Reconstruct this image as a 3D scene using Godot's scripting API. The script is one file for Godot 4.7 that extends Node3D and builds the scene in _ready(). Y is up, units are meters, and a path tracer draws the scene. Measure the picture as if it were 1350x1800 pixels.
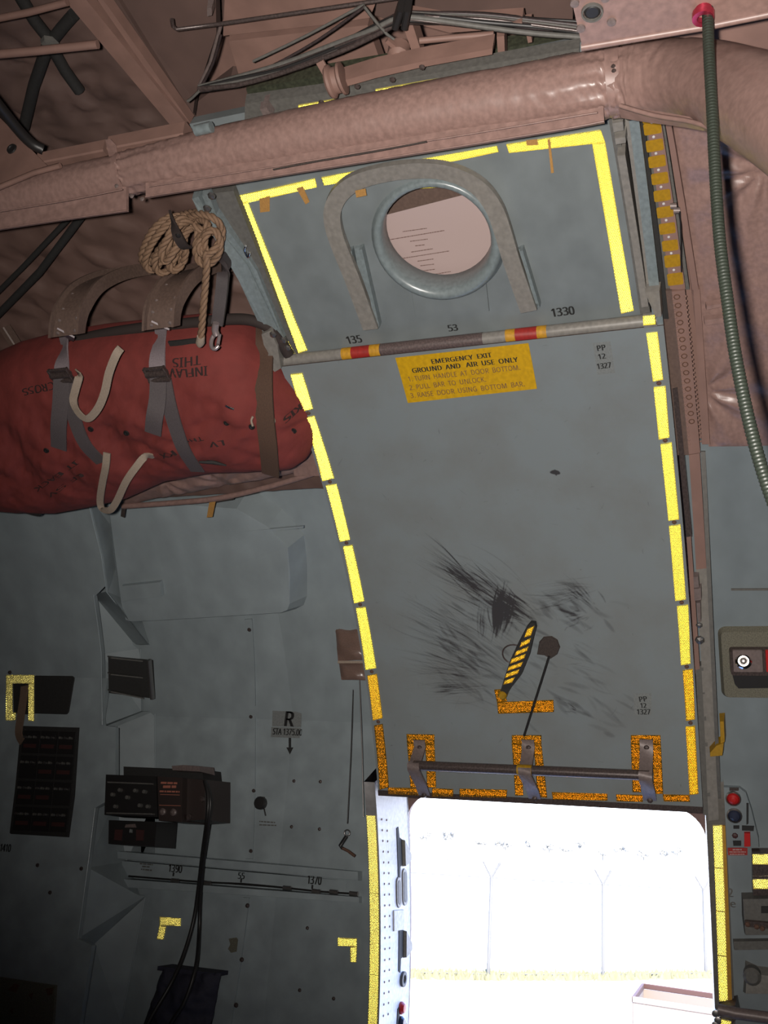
extends Node3D
# Interior of a military transport aircraft: raised paratroop door, duct, raft bag, wall panels.
# x runs along the fuselage (metres), y is up, the outboard wall lies towards -z.
# Curved walls are cylinders about the fuselage axis (YC, ZC); s is the arc length measured upwards.

const YC := 0.969
const ZC := -1.058
const RD := 1.946
var M := {}
var noise_soft: NoiseTexture2D
var noise_fine: NoiseTexture2D
var noise_spot: NoiseTexture2D
var noise_cloth: NoiseTexture2D
var noise_wear: NoiseTexture2D
var wob := FastNoiseLite.new()
var rng := RandomNumberGenerator.new()
var taken := {}


func _ready() -> void:
	rng.seed = 7
	wob.seed = 3
	wob.frequency = 1.0
	setup_view()
	make_materials()
	build_shell()
	build_outside()
	build_left_wall()
	build_right_wall()
	build_door()
	build_jambs()
	build_overhead()
	build_duct()
	build_bag()
	build_equipment()
	build_small_things()


func setup_view() -> void:
	var cam := Camera3D.new()
	cam.name = "camera"
	cam.fov = 54.01
	cam.near = 0.02
	cam.far = 2000.0
	cam.transform = Transform3D(Basis(Vector3(0.9371, 0.069, -0.3421), Vector3(0.0473, 0.9461, 0.3205), Vector3(0.3458, -0.3165, 0.8833)), Vector3(0, 1.6, 0))
	add_child(cam)
	var env := Environment.new()
	env.background_mode = Environment.BG_SKY
	var sky := Sky.new()
	var sm := ProceduralSkyMaterial.new()
	sm.sky_top_color = Color(0.45, 0.62, 0.9)
	sm.sky_horizon_color = Color(0.95, 0.97, 1.0)
	sm.ground_horizon_color = Color(0.9, 0.9, 0.88)
	sm.ground_bottom_color = Color(0.6, 0.58, 0.55)
	sm.sky_energy_multiplier = 2.4
	sm.ground_energy_multiplier = 1.6
	sky.sky_material = sm
	env.sky = sky
	env.tonemap_mode = Environment.TONE_MAPPER_LINEAR
	env.tonemap_exposure = 1.0
	env.sdfgi_enabled = true
	env.ssao_enabled = true
	env.ssil_enabled = true
	var we := WorldEnvironment.new()
	we.name = "world"
	we.environment = env
	add_child(we)
	var sun := DirectionalLight3D.new()
	sun.name = "sun"
	sun.light_energy = 9.0
	sun.light_color = Color(1.0, 0.96, 0.9)
	sun.light_angular_distance = 0.5
	sun.shadow_enabled = true
	sun.rotation = Vector3(deg_to_rad(-48), deg_to_rad(25), 0)
	add_child(sun)
	# the photographer's flash, a hand's width to the left of the lens
	var flash := SpotLight3D.new()
	flash.name = "camera_flash"
	flash.light_energy = 6.5
	flash.light_color = Color(1.0, 0.97, 0.94)
	flash.light_size = 0.02
	flash.spot_angle = 47.0
	flash.spot_angle_attenuation = 1.0
	flash.spot_range = 30.0
	flash.spot_attenuation = 2.0
	flash.shadow_enabled = true
	add_child(flash)
	flash.position = cam.transform * Vector3(-0.06, 0.02, 0.0)
	flash.look_at_from_position(flash.position, cam.transform * Vector3(0.55, 0.48, -3.0), Vector3.UP)


# ---------------------------------------------------------------- naming
func numbered(called: String) -> String:
	if not taken.has(called):
		taken[called] = 0
		return called
	taken[called] += 1
	return "%s_%03d" % [called, taken[called]]


func tag(o: Node, label: String, category: String, group := "") -> Node:
	o.set_meta("label", label)
	o.set_meta("category", category)
	if group:
		o.set_meta("group", group)
	return o


func thing(called: String, label: String, category: String, at := Vector3.ZERO, group := "") -> Node3D:
	var o := Node3D.new()
	o.name = numbered(called)
	add_child(o)
	o.position = at
	tag(o, label, category, group)
	return o


func put(called: String, st: SurfaceTool, m: Material, parent: Node = null, kind := "") -> MeshInstance3D:
	st.generate_normals()
	return put_mesh(called, st.commit(), m, parent, kind)


func put_mesh(called: String, mesh: Mesh, m: Material, parent: Node = null, kind := "") -> MeshInstance3D:
	var o := MeshInstance3D.new()
	o.mesh = mesh
	o.material_override = m
	if parent == null:
		o.name = numbered(called)
		add_child(o)
	else:
		o.name = called
		parent.add_child(o, true)
		# geometry is written in scene coordinates: undo the places of the parents
		var p: Node = parent
		var back := Vector3.ZERO
		while p != self:
			back -= (p as Node3D).position
			p = p.get_parent()
		o.position = back
	if kind:
		o.set_meta("kind", kind)
	return o


func struct(called: String, st: SurfaceTool, m: Material) -> MeshInstance3D:
	return put(called, st, m, null, "structure")


# ---------------------------------------------------------------- surfaces: (along x, along the surface, inboard offset) -> point
func cyl(r: float) -> Callable:
	return func(x: float, s: float, o: float) -> Vector3:
		var a := s / r
		return Vector3(x, YC + (r - o) * sin(a), ZC - (r - o) * cos(a))


func flat(z: float) -> Callable:
	return func(x: float, y: float, o: float) -> Vector3: return Vector3(x, y, z + o)


func fold() -> Callable:  # the upper door leaf
	return func(x: float, t: float, o: float) -> Vector3:
		return Vector3(x, 2.715 + t * 0.40939 - o * 0.91236, -1.985 + t * 0.91236 + o * 0.40939)


func inward(p: Vector3) -> Vector3:
	return Vector3(0, YC - p.y, ZC - p.z).normalized()


# ---------------------------------------------------------------- mesh helpers
func begin() -> SurfaceTool:
	var st := SurfaceTool.new()
	st.begin(Mesh.PRIMITIVE_TRIANGLES)
	st.set_smooth_group(-1)
	return st


func tri(st: SurfaceTool, a: Vector3, b: Vector3, c: Vector3) -> void:
	st.add_vertex(a)
	st.add_vertex(b)
	st.add_vertex(c)


func quad(st: SurfaceTool, a: Vector3, b: Vector3, c: Vector3, d: Vector3) -> void:
	tri(st, a, b, c)
	tri(st, a, c, d)


# a four-cornered plate lying on a surface; corners run round: top left, top right, bottom right, bottom left
func slab(st: SurfaceTool, c: Array, fn: Callable, b: float, h: float, nu := 1, nv := 6) -> void:
	var at := func(u: float, v: float, o: float) -> Vector3:
		var p: Vector2 = c[0].lerp(c[1], u).lerp(c[3].lerp(c[2], u), v)
		return fn.call(p.x, p.y, o)
	st.set_smooth_group(1)
	for j in nv:
		for i in nu:
			var u0 := float(i) / nu
			var u1 := float(i + 1) / nu
			var v0 := float(j) / nv
			var v1 := float(j + 1) / nv
			quad(st, at.call(u0, v0, b + h), at.call(u1, v0, b + h), at.call(u1, v1, b + h), at.call(u0, v1, b + h))
			quad(st, at.call(u0, v1, b), at.call(u1, v1, b), at.call(u1, v0, b), at.call(u0, v0, b))
	st.set_smooth_group(-1)
	for j in nv:
		var v0 := float(j) / nv
		var v1 := float(j + 1) / nv
		quad(st, at.call(0.0, v0, b), at.call(0.0, v0, b + h), at.call(0.0, v1, b + h), at.call(0.0, v1, b))
		quad(st, at.call(1.0, v1, b), at.call(1.0, v1, b + h), at.call(1.0, v0, b + h), at.call(1.0, v0, b))
	for i in nu:
		var u0 := float(i) / nu
		var u1 := float(i + 1) / nu
		quad(st, at.call(u0, 0.0, b), at.call(u1, 0.0, b), at.call(u1, 0.0, b + h), at.call(u0, 0.0, b + h))
		quad(st, at.call(u0, 1.0, b + h), at.call(u1, 1.0, b + h), at.call(u1, 1.0, b), at.call(u0, 1.0, b))


# an outline of any shape standing on a surface, its top edge drawn in by inset
func plate(st: SurfaceTool, poly: Array, fn: Callable, b: float, h: float, inset := 0.0) -> void:
	var p := PackedVector2Array(poly)
	if Geometry2D.is_polygon_clockwise(p):
		p.reverse()
	var n := p.size()
	var q := PackedVector2Array()
	for i in n:
		var e0 := (p[i] - p[(i + n - 1) % n]).normalized()
		var e1 := (p[(i + 1) % n] - p[i]).normalized()
		var nn := (Vector2(-e0.y, e0.x) + Vector2(-e1.y, e1.x)).normalized()
		q.append(p[i] + nn * inset)
	var idx := Geometry2D.triangulate_polygon(p)
	for k in range(0, idx.size(), 3):
		var t := [q[idx[k]], q[idx[k + 1]], q[idx[k + 2]]]
		tri(st, fn.call(t[0].x, t[0].y, b + h), fn.call(t[2].x, t[2].y, b + h), fn.call(t[1].x, t[1].y, b + h))
	for i in n:
		var j := (i + 1) % n
		quad(st, fn.call(p[i].x, p[i].y, b), fn.call(q[i].x, q[i].y, b + h), fn.call(q[j].x, q[j].y, b + h), fn.call(p[j].x, p[j].y, b))


func round_rect(a: Vector2, c: Vector2, r: float, n := 4) -> Array:
	var out := []
	var lo := Vector2(minf(a.x, c.x), minf(a.y, c.y))
	var hi := Vector2(maxf(a.x, c.x), maxf(a.y, c.y))
	var cs := [Vector2(hi.x - r, hi.y - r), Vector2(lo.x + r, hi.y - r), Vector2(lo.x + r, lo.y + r), Vector2(hi.x - r, lo.y + r)]
	for k in 4:
		for i in n + 1:
			var t := (k + float(i) / n) * PI / 2
			out.append(cs[k] + Vector2(cos(t), sin(t)) * r)
	return out


# a polygon in space given thickness by a push
func prism(st: SurfaceTool, pts: Array, push: Vector3) -> void:
	var p2 := PackedVector2Array()
	for p: Vector3 in pts:
		p2.append(Vector2(p.x, p.y))
	var idx := Geometry2D.triangulate_polygon(p2)
	for k in range(0, idx.size(), 3):
		tri(st, pts[idx[k]], pts[idx[k + 1]], pts[idx[k + 2]])
		tri(st, pts[idx[k]] + push, pts[idx[k + 2]] + push, pts[idx[k + 1]] + push)
	for i in pts.size():
		var j := (i + 1) % pts.size()
		quad(st, pts[i], pts[j], pts[j] + push, pts[i] + push)


func smooth_path(pts: Array, per := 6) -> Array:
	var out := []
	var n := pts.size()
	for i in n - 1:
		var p0: Vector3 = pts[maxi(i - 1, 0)]
		var p3: Vector3 = pts[mini(i + 2, n - 1)]
		for k in per:
			out.append((pts[i] as Vector3).cubic_interpolate(pts[i + 1], p0, p3, float(k) / per))
	out.append(pts[n - 1])
	return out


func tube(st: SurfaceTool, pts: Array, radius: Variant, sides := 8, caps := true, group := 1) -> void:
	var n := pts.size()
	var rings := []
	var t0: Vector3 = (pts[1] - pts[0]).normalized()
	var a := t0.cross(Vector3.UP if absf(t0.y) < 0.9 else Vector3.RIGHT).normalized()
	for i in n:
		var t: Vector3 = (pts[mini(i + 1, n - 1)] - pts[maxi(i - 1, 0)]).normalized()
		a = (a - t * a.dot(t)).normalized()
		var b := t.cross(a)
		var r: float = radius[i] if radius is Array else radius
		var ring := []
		for k in sides:
			var w := TAU * k / sides
			ring.append(pts[i] + (a * cos(w) + b * sin(w)) * r)
		rings.append(ring)
	st.set_smooth_group(group)
	for i in n - 1:
		for k in sides:
			var l := (k + 1) % sides
			quad(st, rings[i][k], rings[i][l], rings[i + 1][l], rings[i + 1][k])
	st.set_smooth_group(-1)
	if caps:
		for k in range(1, sides - 1):
			tri(st, rings[0][0], rings[0][k + 1], rings[0][k])
			tri(st, rings[n - 1][0], rings[n - 1][k], rings[n - 1][k + 1])


# a square-edged bar between two points; up gives the direction of its height
func beam(st: SurfaceTool, a: Vector3, b: Vector3, w: float, h: float, up: Vector3, bevel := 0.0) -> void:
	var t := (b - a).normalized()
	var s := t.cross(up).normalized()
	var u := s.cross(t).normalized()
	var e := minf(bevel, minf(w, h) * 0.45)
	var prof := []
	if e > 0:
		for k in 4:
			var sx: float = [1, -1, -1, 1][k]
			var sy: float = [1, 1, -1, -1][k]
			var c := [Vector2(sx * w / 2, sy * (h / 2 - e)), Vector2(sx * (w / 2 - e), sy * h / 2)]
			if k % 2:
				c.reverse()
			prof += c
	else:
		prof = [Vector2(w, h) / 2, Vector2(-w, h) / 2, Vector2(-w, -h) / 2, Vector2(w, -h) / 2]
	sweep(st, [a, b], prof, s, u)


# a flat outline carried along straight lines
func sweep(st: SurfaceTool, line: Array, prof: Array, s: Vector3, u: Vector3) -> void:
	var n := prof.size()
	for i in line.size() - 1:
		for k in n:
			var l := (k + 1) % n
			var p: Vector3 = s * prof[k].x + u * prof[k].y
			var q: Vector3 = s * prof[l].x + u * prof[l].y
			quad(st, line[i] + p, line[i] + q, line[i + 1] + q, line[i + 1] + p)
	var idx := Geometry2D.triangulate_polygon(PackedVector2Array(prof))
	for e in [line[0], line[line.size() - 1]]:
		for k in range(0, idx.size(), 3):
			var v := []
			for m in 3:
				v.append(e + s * prof[idx[k + m]].x + u * prof[idx[k + m]].y)
			tri(st, v[0], v[1], v[2])


# a strap: flat band along points; side = Vector3.ZERO lies on the bag or wall facing inboard
func band(st: SurfaceTool, pts: Array, w: float, th: float, side := Vector3.ZERO) -> void:
	var n := pts.size()
	var L := []
	for i in n:
		var t: Vector3 = (pts[mini(i + 1, n - 1)] - pts[maxi(i - 1, 0)]).normalized()
		var sd := side
		var nn: Vector3
		if side == Vector3.ZERO:
			nn = inward(pts[i])
			sd = t.cross(nn).normalized()
		else:
			sd = side
		nn = sd.cross(t).normalized()
		L.append([pts[i] + sd * w / 2 + nn * th / 2, pts[i] - sd * w / 2 + nn * th / 2, pts[i] - sd * w / 2 - nn * th / 2, pts[i] + sd * w / 2 - nn * th / 2])
	for i in n - 1:
		for k in 4:
			var l := (k + 1) % 4
			st.set_smooth_group(k + 2)
			quad(st, L[i][k], L[i][l], L[i + 1][l], L[i + 1][k])
	st.set_smooth_group(-1)
	for e in [L[0], L[n - 1]]:
		quad(st, e[0], e[1], e[2], e[3])


func lathe(st: SurfaceTool, o: Vector3, axis: Vector3, prof: Array, sides := 16, smooth := true) -> void:
	var ax := axis.normalized()
	var a := ax.cross(Vector3.UP if absf(ax.y) < 0.9 else Vector3.RIGHT).normalized()
	var b := ax.cross(a)
	for i in prof.size() - 1:
		st.set_smooth_group(2 + i if smooth else -1)
		for k in sides:
			var w0 := TAU * k / sides
			var w1 := TAU * (k + 1) / sides
			var d0 := a * cos(w0) + b * sin(w0)
			var d1 := a * cos(w1) + b * sin(w1)
			var p: Array = prof[i]
			var q: Array = prof[i + 1]
			quad(st, o + d0 * p[0] + ax * p[1], o + d1 * p[0] + ax * p[1], o + d1 * q[0] + ax * q[1], o + d0 * q[0] + ax * q[1])
	st.set_smooth_group(-1)


func rivet(st: SurfaceTool, p: Vector3, n: Vector3, r: float) -> void:
	lathe(st, p, n, [[r, 0.0], [r * 0.8, r * 0.45], [0.0, r * 0.65]], 7, false)


# rounded box: centre, axes with half sizes
func block(st: SurfaceTool, c: Vector3, ax: Vector3, ay: Vector3, az: Vector3, e := 0.004) -> void:
	var la := ax.length()
	var lb := ay.length()
	var prof := [Vector2(la - e, -lb), Vector2(la, -lb + e), Vector2(la, lb - e), Vector2(la - e, lb), Vector2(-la + e, lb), Vector2(-la, lb - e), Vector2(-la, -lb + e), Vector2(-la + e, -lb)]
	sweep(st, [c - az, c + az], prof, ax / la, ay / lb)


# prismatic reflective tape: a strip of small corner cubes moulded into its face
func tape_mesh(c: Array, fn: Callable, b := 0.0) -> ArrayMesh:
	var st := begin()
	# the cells stay true cubes: a regular lattice along the strip, cut off at its four edges
	var down: Vector2 = ((c[3] + c[2]) - (c[0] + c[1])).normalized()
	var along := Vector2(-down.y, down.x)
	if along.dot(c[1] - c[0]) < 0:
		along = -along
	var k := []
	for p: Vector2 in c:
		k.append(Vector2((p - c[0]).dot(along), (p - c[0]).dot(down)))
	var w: float = maxf(k[1].x, k[2].x) - minf(k[0].x, k[3].x)
	var l: float = maxf(k[2].y, k[3].y) - minf(k[0].y, k[1].y)
	var x0: float = minf(k[0].x, k[3].x)
	var y0: float = minf(k[0].y, k[1].y)
	var a := 0.0045
	var h := 0.003
	var dep := a * 0.40825
	var nc := ceili(w / a) + 1
	var nr := ceili(l / (a * 0.8660254))
	var at := func(p: Vector2, o: float) -> Vector3:
		var f := clampf(inverse_lerp(k[0].y, k[3].y, p.y), 0.0, 1.0)
		var x := clampf(p.x, lerpf(k[0].x, k[3].x, f), lerpf(k[1].x, k[2].x, f))
		var g := clampf(inverse_lerp(k[0].x, k[1].x, x), 0.0, 1.0)
		var y := clampf(p.y, lerpf(k[0].y, k[1].y, g), lerpf(k[3].y, k[2].y, g))
		var q: Vector2 = c[0] + along * x + down * y
		return fn.call(q.x, q.y, o)
	for j in nr:
		for i in range(-1, nc):
			var s: float = 0.5 * (j % 2)
			var rows := [[Vector2(i + s, j), Vector2(i + s + 1, j), Vector2(i + s + 0.5, j + 1)], [Vector2(i + s + 0.5, j + 1), Vector2(i + s + 1, j), Vector2(i + s + 1.5, j + 1)]]
			for t in rows:
				var v := []
				for p: Vector2 in t:
					v.append(Vector2(x0 + p.x * a, y0 + p.y * a * 0.8660254))
				var m: Vector2 = (v[0] + v[1] + v[2]) / 3
				var pit: Vector3 = at.call(m, b + h - dep)
				var top := [at.call(v[0], b + h), at.call(v[1], b + h), at.call(v[2], b + h)]
				if (top[1] - top[0]).cross(top[2] - top[0]).length() < 1e-7:
					continue
				for n in 3:
					tri(st, top[n], pit, top[(n + 1) % 3])
	var n := 6
	for e in 4:
		for i in n:
			var p: Vector2 = c[e].lerp(c[(e + 1) % 4], float(i) / n)
			var q: Vector2 = c[e].lerp(c[(e + 1) % 4], float(i + 1) / n)
			quad(st, fn.call(p.x, p.y, b), fn.call(q.x, q.y, b), fn.call(q.x, q.y, b + h), fn.call(p.x, p.y, b + h))
	st.generate_normals()
	return st.commit()


func tape(parent: Node, c: Array, fn: Callable, b := 0.0, m: Material = null, called := "reflective_tape") -> MeshInstance3D:
	return put_mesh(called, tape_mesh(c, fn, b), m if m else M.tape, parent)


# lettering laid on a surface between two points at mid height, with the capital height h
func lettering(parent: Node, words: String, fn: Callable, pl: Vector2, pr: Vector2, h: float, m: Material, o := 0.0006, bold := true, called := "lettering") -> MeshInstance3D:
	var tm := TextMesh.new()
	var font := SystemFont.new()
	font.font_names = PackedStringArray(["Droid Sans"])
	tm.font = font
	tm.font_size = 48
	tm.pixel_size = 0.01
	tm.depth = 0.0
	tm.curve_step = 2.0
	tm.text = words
	var arr := tm.get_mesh_arrays()
	var v: PackedVector3Array = arr[Mesh.ARRAY_VERTEX]
	var lo := Vector3(INF, INF, 0)
	var hi := -lo
	for p in v:
		lo = lo.min(p)
		hi = hi.max(p)
	var e := (pr - pl) / maxf(hi.x - lo.x, 0.001)
	var up := Vector2(-(pr - pl).y, (pr - pl).x).normalized() * h / (48 * 0.01 * 0.714)
	var mid := (lo.y + hi.y) / 2
	var st := begin()
	var idx: PackedInt32Array = arr[Mesh.ARRAY_INDEX] if arr[Mesh.ARRAY_INDEX] != null else PackedInt32Array(range(v.size()))
	# heavy letters are the same strokes set twice more, a hair to each side
	for shift: float in ([-0.05, 0.0, 0.05] if bold else [0.0]):
		for i in idx:
			var q: Vector2 = pl + e * (v[i].x - lo.x) + up * (v[i].y - mid) + (pr - pl).normalized() * h * shift
			st.add_vertex(fn.call(q.x, q.y, o + absf(shift) * 0.002))
	return put(called, st, m, parent)


# print too small to read: a row of word-long strokes
func small_print(parent: Node, fn: Callable, pl: Vector2, pr: Vector2, h: float, m: Material, o := 0.0006) -> MeshInstance3D:
	var st := begin()
	var len_ := pl.distance_to(pr)
	var t := 0.0
	var up := Vector2(-(pr - pl).y, (pr - pl).x).normalized() * h / 2
	while t < len_:
		var w := minf(h * rng.randf_range(1.0, 4.0), len_ - t)
		var a := pl.move_toward(pr, t)
		var b := pl.move_toward(pr, t + w)
		quad(st, fn.call(a.x + up.x, a.y + up.y, o), fn.call(b.x + up.x, b.y + up.y, o), fn.call(b.x - up.x, b.y - up.y, o), fn.call(a.x - up.x, a.y - up.y, o))
		t += w + h * 0.5
	return put("small_print", st, m, parent)


# padded vinyl over a surface: bulges between its edges and gathers at buttons
func quilt(st: SurfaceTool, c: Array, fn: Callable, b: float, swell: float, nu: int, nv: int, knots: Array, rough := 0.006, back := 0.0) -> void:
	var g := []
	for j in nv + 1:
		var row := []
		for i in nu + 1:
			var u := float(i) / nu
			var v := float(j) / nv
			var p: Vector2 = c[0].lerp(c[1], u).lerp(c[3].lerp(c[2], u), v)
			var o: float = b + swell * pow(sin(PI * u) * sin(PI * v), 0.45)
			o += rough * wob.get_noise_2d(p.x * 9, p.y * 9)
			for k in knots:
				var d: Vector2 = p - k
				var w := exp(-d.length() / 0.09)
				o += -0.02 * exp(-d.length() / 0.03) + 0.011 * w * sin(d.angle() * 9.0 + 3.0 * wob.get_noise_2d(k.x * 5, k.y * 5)) * smoothstep(0.0, 0.05, d.length())
			row.append(fn.call(p.x, p.y, maxf(o, back)))
		g.append(row)
	st.set_smooth_group(1)
	for j in nv:
		for i in nu:
			quad(st, g[j][i], g[j][i + 1], g[j + 1][i + 1], g[j + 1][i])
	st.set_smooth_group(-1)


# three strands laid round each other
func rope(st: SurfaceTool, pts: Array, r: float) -> void:
	var path := smooth_path(pts, 5)
	var fine := []
	var step := r * 0.7
	var acc := 0.0
	fine.append(path[0])
	for i in path.size() - 1:
		var d: float = (path[i + 1] - path[i]).length()
		while acc + step <= d:
			acc += step
			fine.append(path[i].lerp(path[i + 1], acc / d))
		acc -= d
		acc = maxf(acc, -step)
	if fine.size() < 3:
		return
	var n := fine.size()
	var a: Vector3 = (fine[1] - fine[0]).normalized().cross(Vector3(0.3, 0.2, 0.9)).normalized()
	var lines := [[], [], []]
	for i in n:
		var t: Vector3 = (fine[mini(i + 1, n - 1)] - fine[maxi(i - 1, 0)]).normalized()
		a = (a - t * a.dot(t)).normalized()
		var bb := t.cross(a)
		for k in 3:
			var w := TAU * (k / 3.0 + i * step / (r * 6.5))
			lines[k].append(fine[i] + (a * cos(w) + bb * sin(w)) * r * 0.5)
	for k in 3:
		tube(st, lines[k], r * 0.56, 6, true, 3 + k)


# ---------------------------------------------------------------- materials
func noise_tex(freq: float, lo: float, hi: float, kind := FastNoiseLite.TYPE_SIMPLEX_SMOOTH, size := 512, seed_ := 1, as_normal := false) -> NoiseTexture2D:
	var t := NoiseTexture2D.new()
	t.width = size
	t.height = size
	t.seamless = true
	var n := FastNoiseLite.new()
	n.noise_type = kind
	n.frequency = freq
	n.seed = seed_
	n.fractal_octaves = 4
	t.noise = n
	if as_normal:
		t.as_normal_map = true
		t.bump_strength = 4.0
	else:
		var g := Gradient.new()
		g.set_color(0, Color(lo, lo, lo))
		g.set_color(1, Color(hi, hi, hi))
		t.color_ramp = g
	return t


func mat(lin: Color, rough := 0.6, metal := 0.0, grain: Texture2D = null, scale := 2.0) -> StandardMaterial3D:
	var m := StandardMaterial3D.new()
	m.albedo_color = lin.linear_to_srgb()
	m.roughness = rough
	m.metallic = metal
	m.cull_mode = BaseMaterial3D.CULL_DISABLED
	if grain:
		m.albedo_texture = grain
		m.uv1_triplanar = true
		m.uv1_world_triplanar = true
		m.uv1_scale = Vector3.ONE * scale
	return m


func make_materials() -> void:
	noise_soft = noise_tex(0.012, 0.86, 1.0)
	noise_fine = noise_tex(0.05, 0.8, 1.0, FastNoiseLite.TYPE_SIMPLEX_SMOOTH, 512, 5)
	noise_spot = noise_tex(0.05, 0.66, 1.05, FastNoiseLite.TYPE_SIMPLEX, 512, 9)
	noise_wear = noise_tex(0.06, 0.2, 1.15, FastNoiseLite.TYPE_SIMPLEX, 512, 17)
	noise_cloth = noise_tex(0.02, 0.0, 1.0, FastNoiseLite.TYPE_SIMPLEX_SMOOTH, 512, 12, true)
	M.blue = mat(Color(0.176, 0.208, 0.222), 0.5, 0.0, noise_soft, 1.3)
	M.blue_aft_lit = mat(Color(0.3, 0.348, 0.366), 0.42, 0.0, noise_soft, 1.3)  # wall blue, brightened in the colour where the flash falls weaker aft
	M.blue_dirty = mat(Color(0.2, 0.22, 0.215), 0.55, 0.0, noise_spot, 3.0)
	M.door = mat(Color(0.168, 0.19, 0.194), 0.45, 0.0, noise_soft, 1.7)
	M.ring = mat(Color(0.19, 0.225, 0.232), 0.3, 0.0, noise_fine, 3.0)
	M.rail = mat(Color(0.225, 0.21, 0.188), 0.45, 0.0, noise_fine, 2.5)
	M.dull = mat(Color(0.12, 0.115, 0.105), 0.6, 0.0, noise_fine, 3.0)
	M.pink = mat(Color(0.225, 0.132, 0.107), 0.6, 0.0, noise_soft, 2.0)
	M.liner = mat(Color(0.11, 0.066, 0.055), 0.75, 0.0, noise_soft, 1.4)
	M.vinyl = mat(Color(0.27, 0.17, 0.147), 0.3, 0.0, noise_fine, 2.0)
	M.vinyl.normal_enabled = true
	M.vinyl.normal_texture = noise_cloth
	M.vinyl.normal_scale = 0.2
	M.vinyl_plain = mat(Color(0.27, 0.17, 0.147), 0.42, 0.0, noise_fine, 2.0)
	M.white_paint = mat(Color(0.6, 0.58, 0.58), 0.5, 0.0, noise_fine, 2.0)
	M.green_beam = mat(Color(0.045, 0.05, 0.03), 0.6, 0.0, noise_spot, 3.0)
	M.black = mat(Color(0.015, 0.014, 0.014), 0.45)
	M.black_rough = mat(Color(0.02, 0.019, 0.018), 0.8, 0.0, noise_fine, 4.0)
	M.ink = mat(Color(0.012, 0.012, 0.012), 0.8)
	M.faded_ink = mat(Color(0.022, 0.009, 0.008), 0.9)
	M.brown_ink = mat(Color(0.1, 0.05, 0.04), 0.9)
	M.cable = mat(Color(0.05, 0.035, 0.035), 0.5, 0.0, noise_spot, 5.0)
	M.steel = mat(Color(0.35, 0.33, 0.32), 0.3, 0.9)
	M.chrome = mat(Color(0.75, 0.75, 0.75), 0.12, 1.0)
	M.aluminium = mat(Color(0.2, 0.155, 0.145), 0.45, 0.15, noise_fine, 4.0)
	M.brown_metal = mat(Color(0.1, 0.075, 0.07), 0.35, 0.3, noise_spot, 5.0)
	M.rust = mat(Color(0.14, 0.07, 0.045), 0.8, 0.0, noise_spot, 6.0)
	M.tape = mat(Color(0.97, 0.88, 0.24), 0.22, 0.6)
	M.tape_clean = mat(Color(1.0, 0.93, 0.44), 0.17, 0.65)
	M.tape_worn = mat(Color(0.95, 0.52, 0.04), 0.19, 0.6, noise_wear, 5.0)
	M.tape_gold = mat(Color(0.97, 0.7, 0.1), 0.2, 0.6, noise_fine, 8.0)
	M.worn = mat(Color(0.12, 0.085, 0.08), 0.5, 0.0, noise_spot, 6.0)
	M.dark_brown = mat(Color(0.05, 0.036, 0.03), 0.8, 0.0, noise_spot, 6.0)
	M.yellow = mat(Color(0.37, 0.2, 0.0), 0.6, 0.0, noise_fine, 4.0)
	M.placard = mat(Color(0.6, 0.34, 0.0), 0.55, 0.0, noise_fine, 3.0)
	M.band_yellow = mat(Color(0.52, 0.26, 0.012), 0.6, 0.0, noise_fine, 4.0)
	M.band_red = mat(Color(0.33, 0.02, 0.015), 0.5, 0.0, noise_fine, 4.0)
	M.old_tape = mat(Color(0.42, 0.22, 0.06), 0.6, 0.0, noise_fine, 8.0)
	M.red = mat(Color(0.4, 0.015, 0.015), 0.35)
	M.red_dark = mat(Color(0.045, 0.014, 0.013), 0.6)
	M.paper = mat(Color(0.36, 0.275, 0.26), 0.85)
	M.paper_tan = mat(Color(0.36, 0.34, 0.31), 0.8)
	M.label = mat(Color(0.2, 0.214, 0.21), 0.6, 0.0, noise_fine, 6.0)
	M.bag = mat(Color(0.18, 0.027, 0.022), 0.85, 0.0, noise_soft, 3.0)
	M.bag.normal_enabled = true
	M.bag.normal_texture = noise_cloth
	M.bag.normal_scale = 0.3
	M.bag_trim = mat(Color(0.022, 0.014, 0.012), 0.85)
	M.web_brown = mat(Color(0.085, 0.045, 0.028), 0.85, 0.0, noise_fine, 8.0)
	M.web_grey = mat(Color(0.1, 0.083, 0.086), 0.6, 0.0, noise_fine, 9.0)
	M.web_cream = mat(Color(0.34, 0.27, 0.21), 0.8, 0.0, noise_fine, 9.0)
	M.arm = mat(Color(0.13, 0.085, 0.068), 0.55, 0.0, noise_fine, 4.0)
	M.rope = mat(Color(0.21, 0.125, 0.075), 0.8, 0.0, noise_fine, 9.0)
	M.navy = mat(Color(0.028, 0.028, 0.05), 0.8, 0.0, noise_fine, 6.0)
	M.hose = mat(Color(0.028, 0.036, 0.027), 0.45, 0.0, noise_fine, 9.0)
	M.anodised = mat(Color(0.5, 0.05, 0.09), 0.2, 0.8)
	M.packet = mat(Color(0.2, 0.13, 0.105), 0.3, 0.0, noise_fine, 8.0)
	M.floor_paint = mat(Color(0.13, 0.13, 0.125), 0.7, 0.0, noise_soft, 1.0)
	M.ground = mat(Color(0.55, 0.53, 0.5), 0.9, 0.0, noise_soft, 0.05)
	M.crate_red = mat(Color(0.05, 0.021, 0.016), 0.7)
	M.crate_pale = mat(Color(0.16, 0.13, 0.11), 0.8)
	M.galvanised = mat(Color(0.09, 0.09, 0.088), 0.6)
	M.far_green = mat(Color(0.15, 0.15, 0.135), 0.9)
	M.dry_grass = mat(Color(0.155, 0.15, 0.085), 0.9)
	M.lens = mat(Color(0.8, 0.8, 0.85), 0.05)
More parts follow.
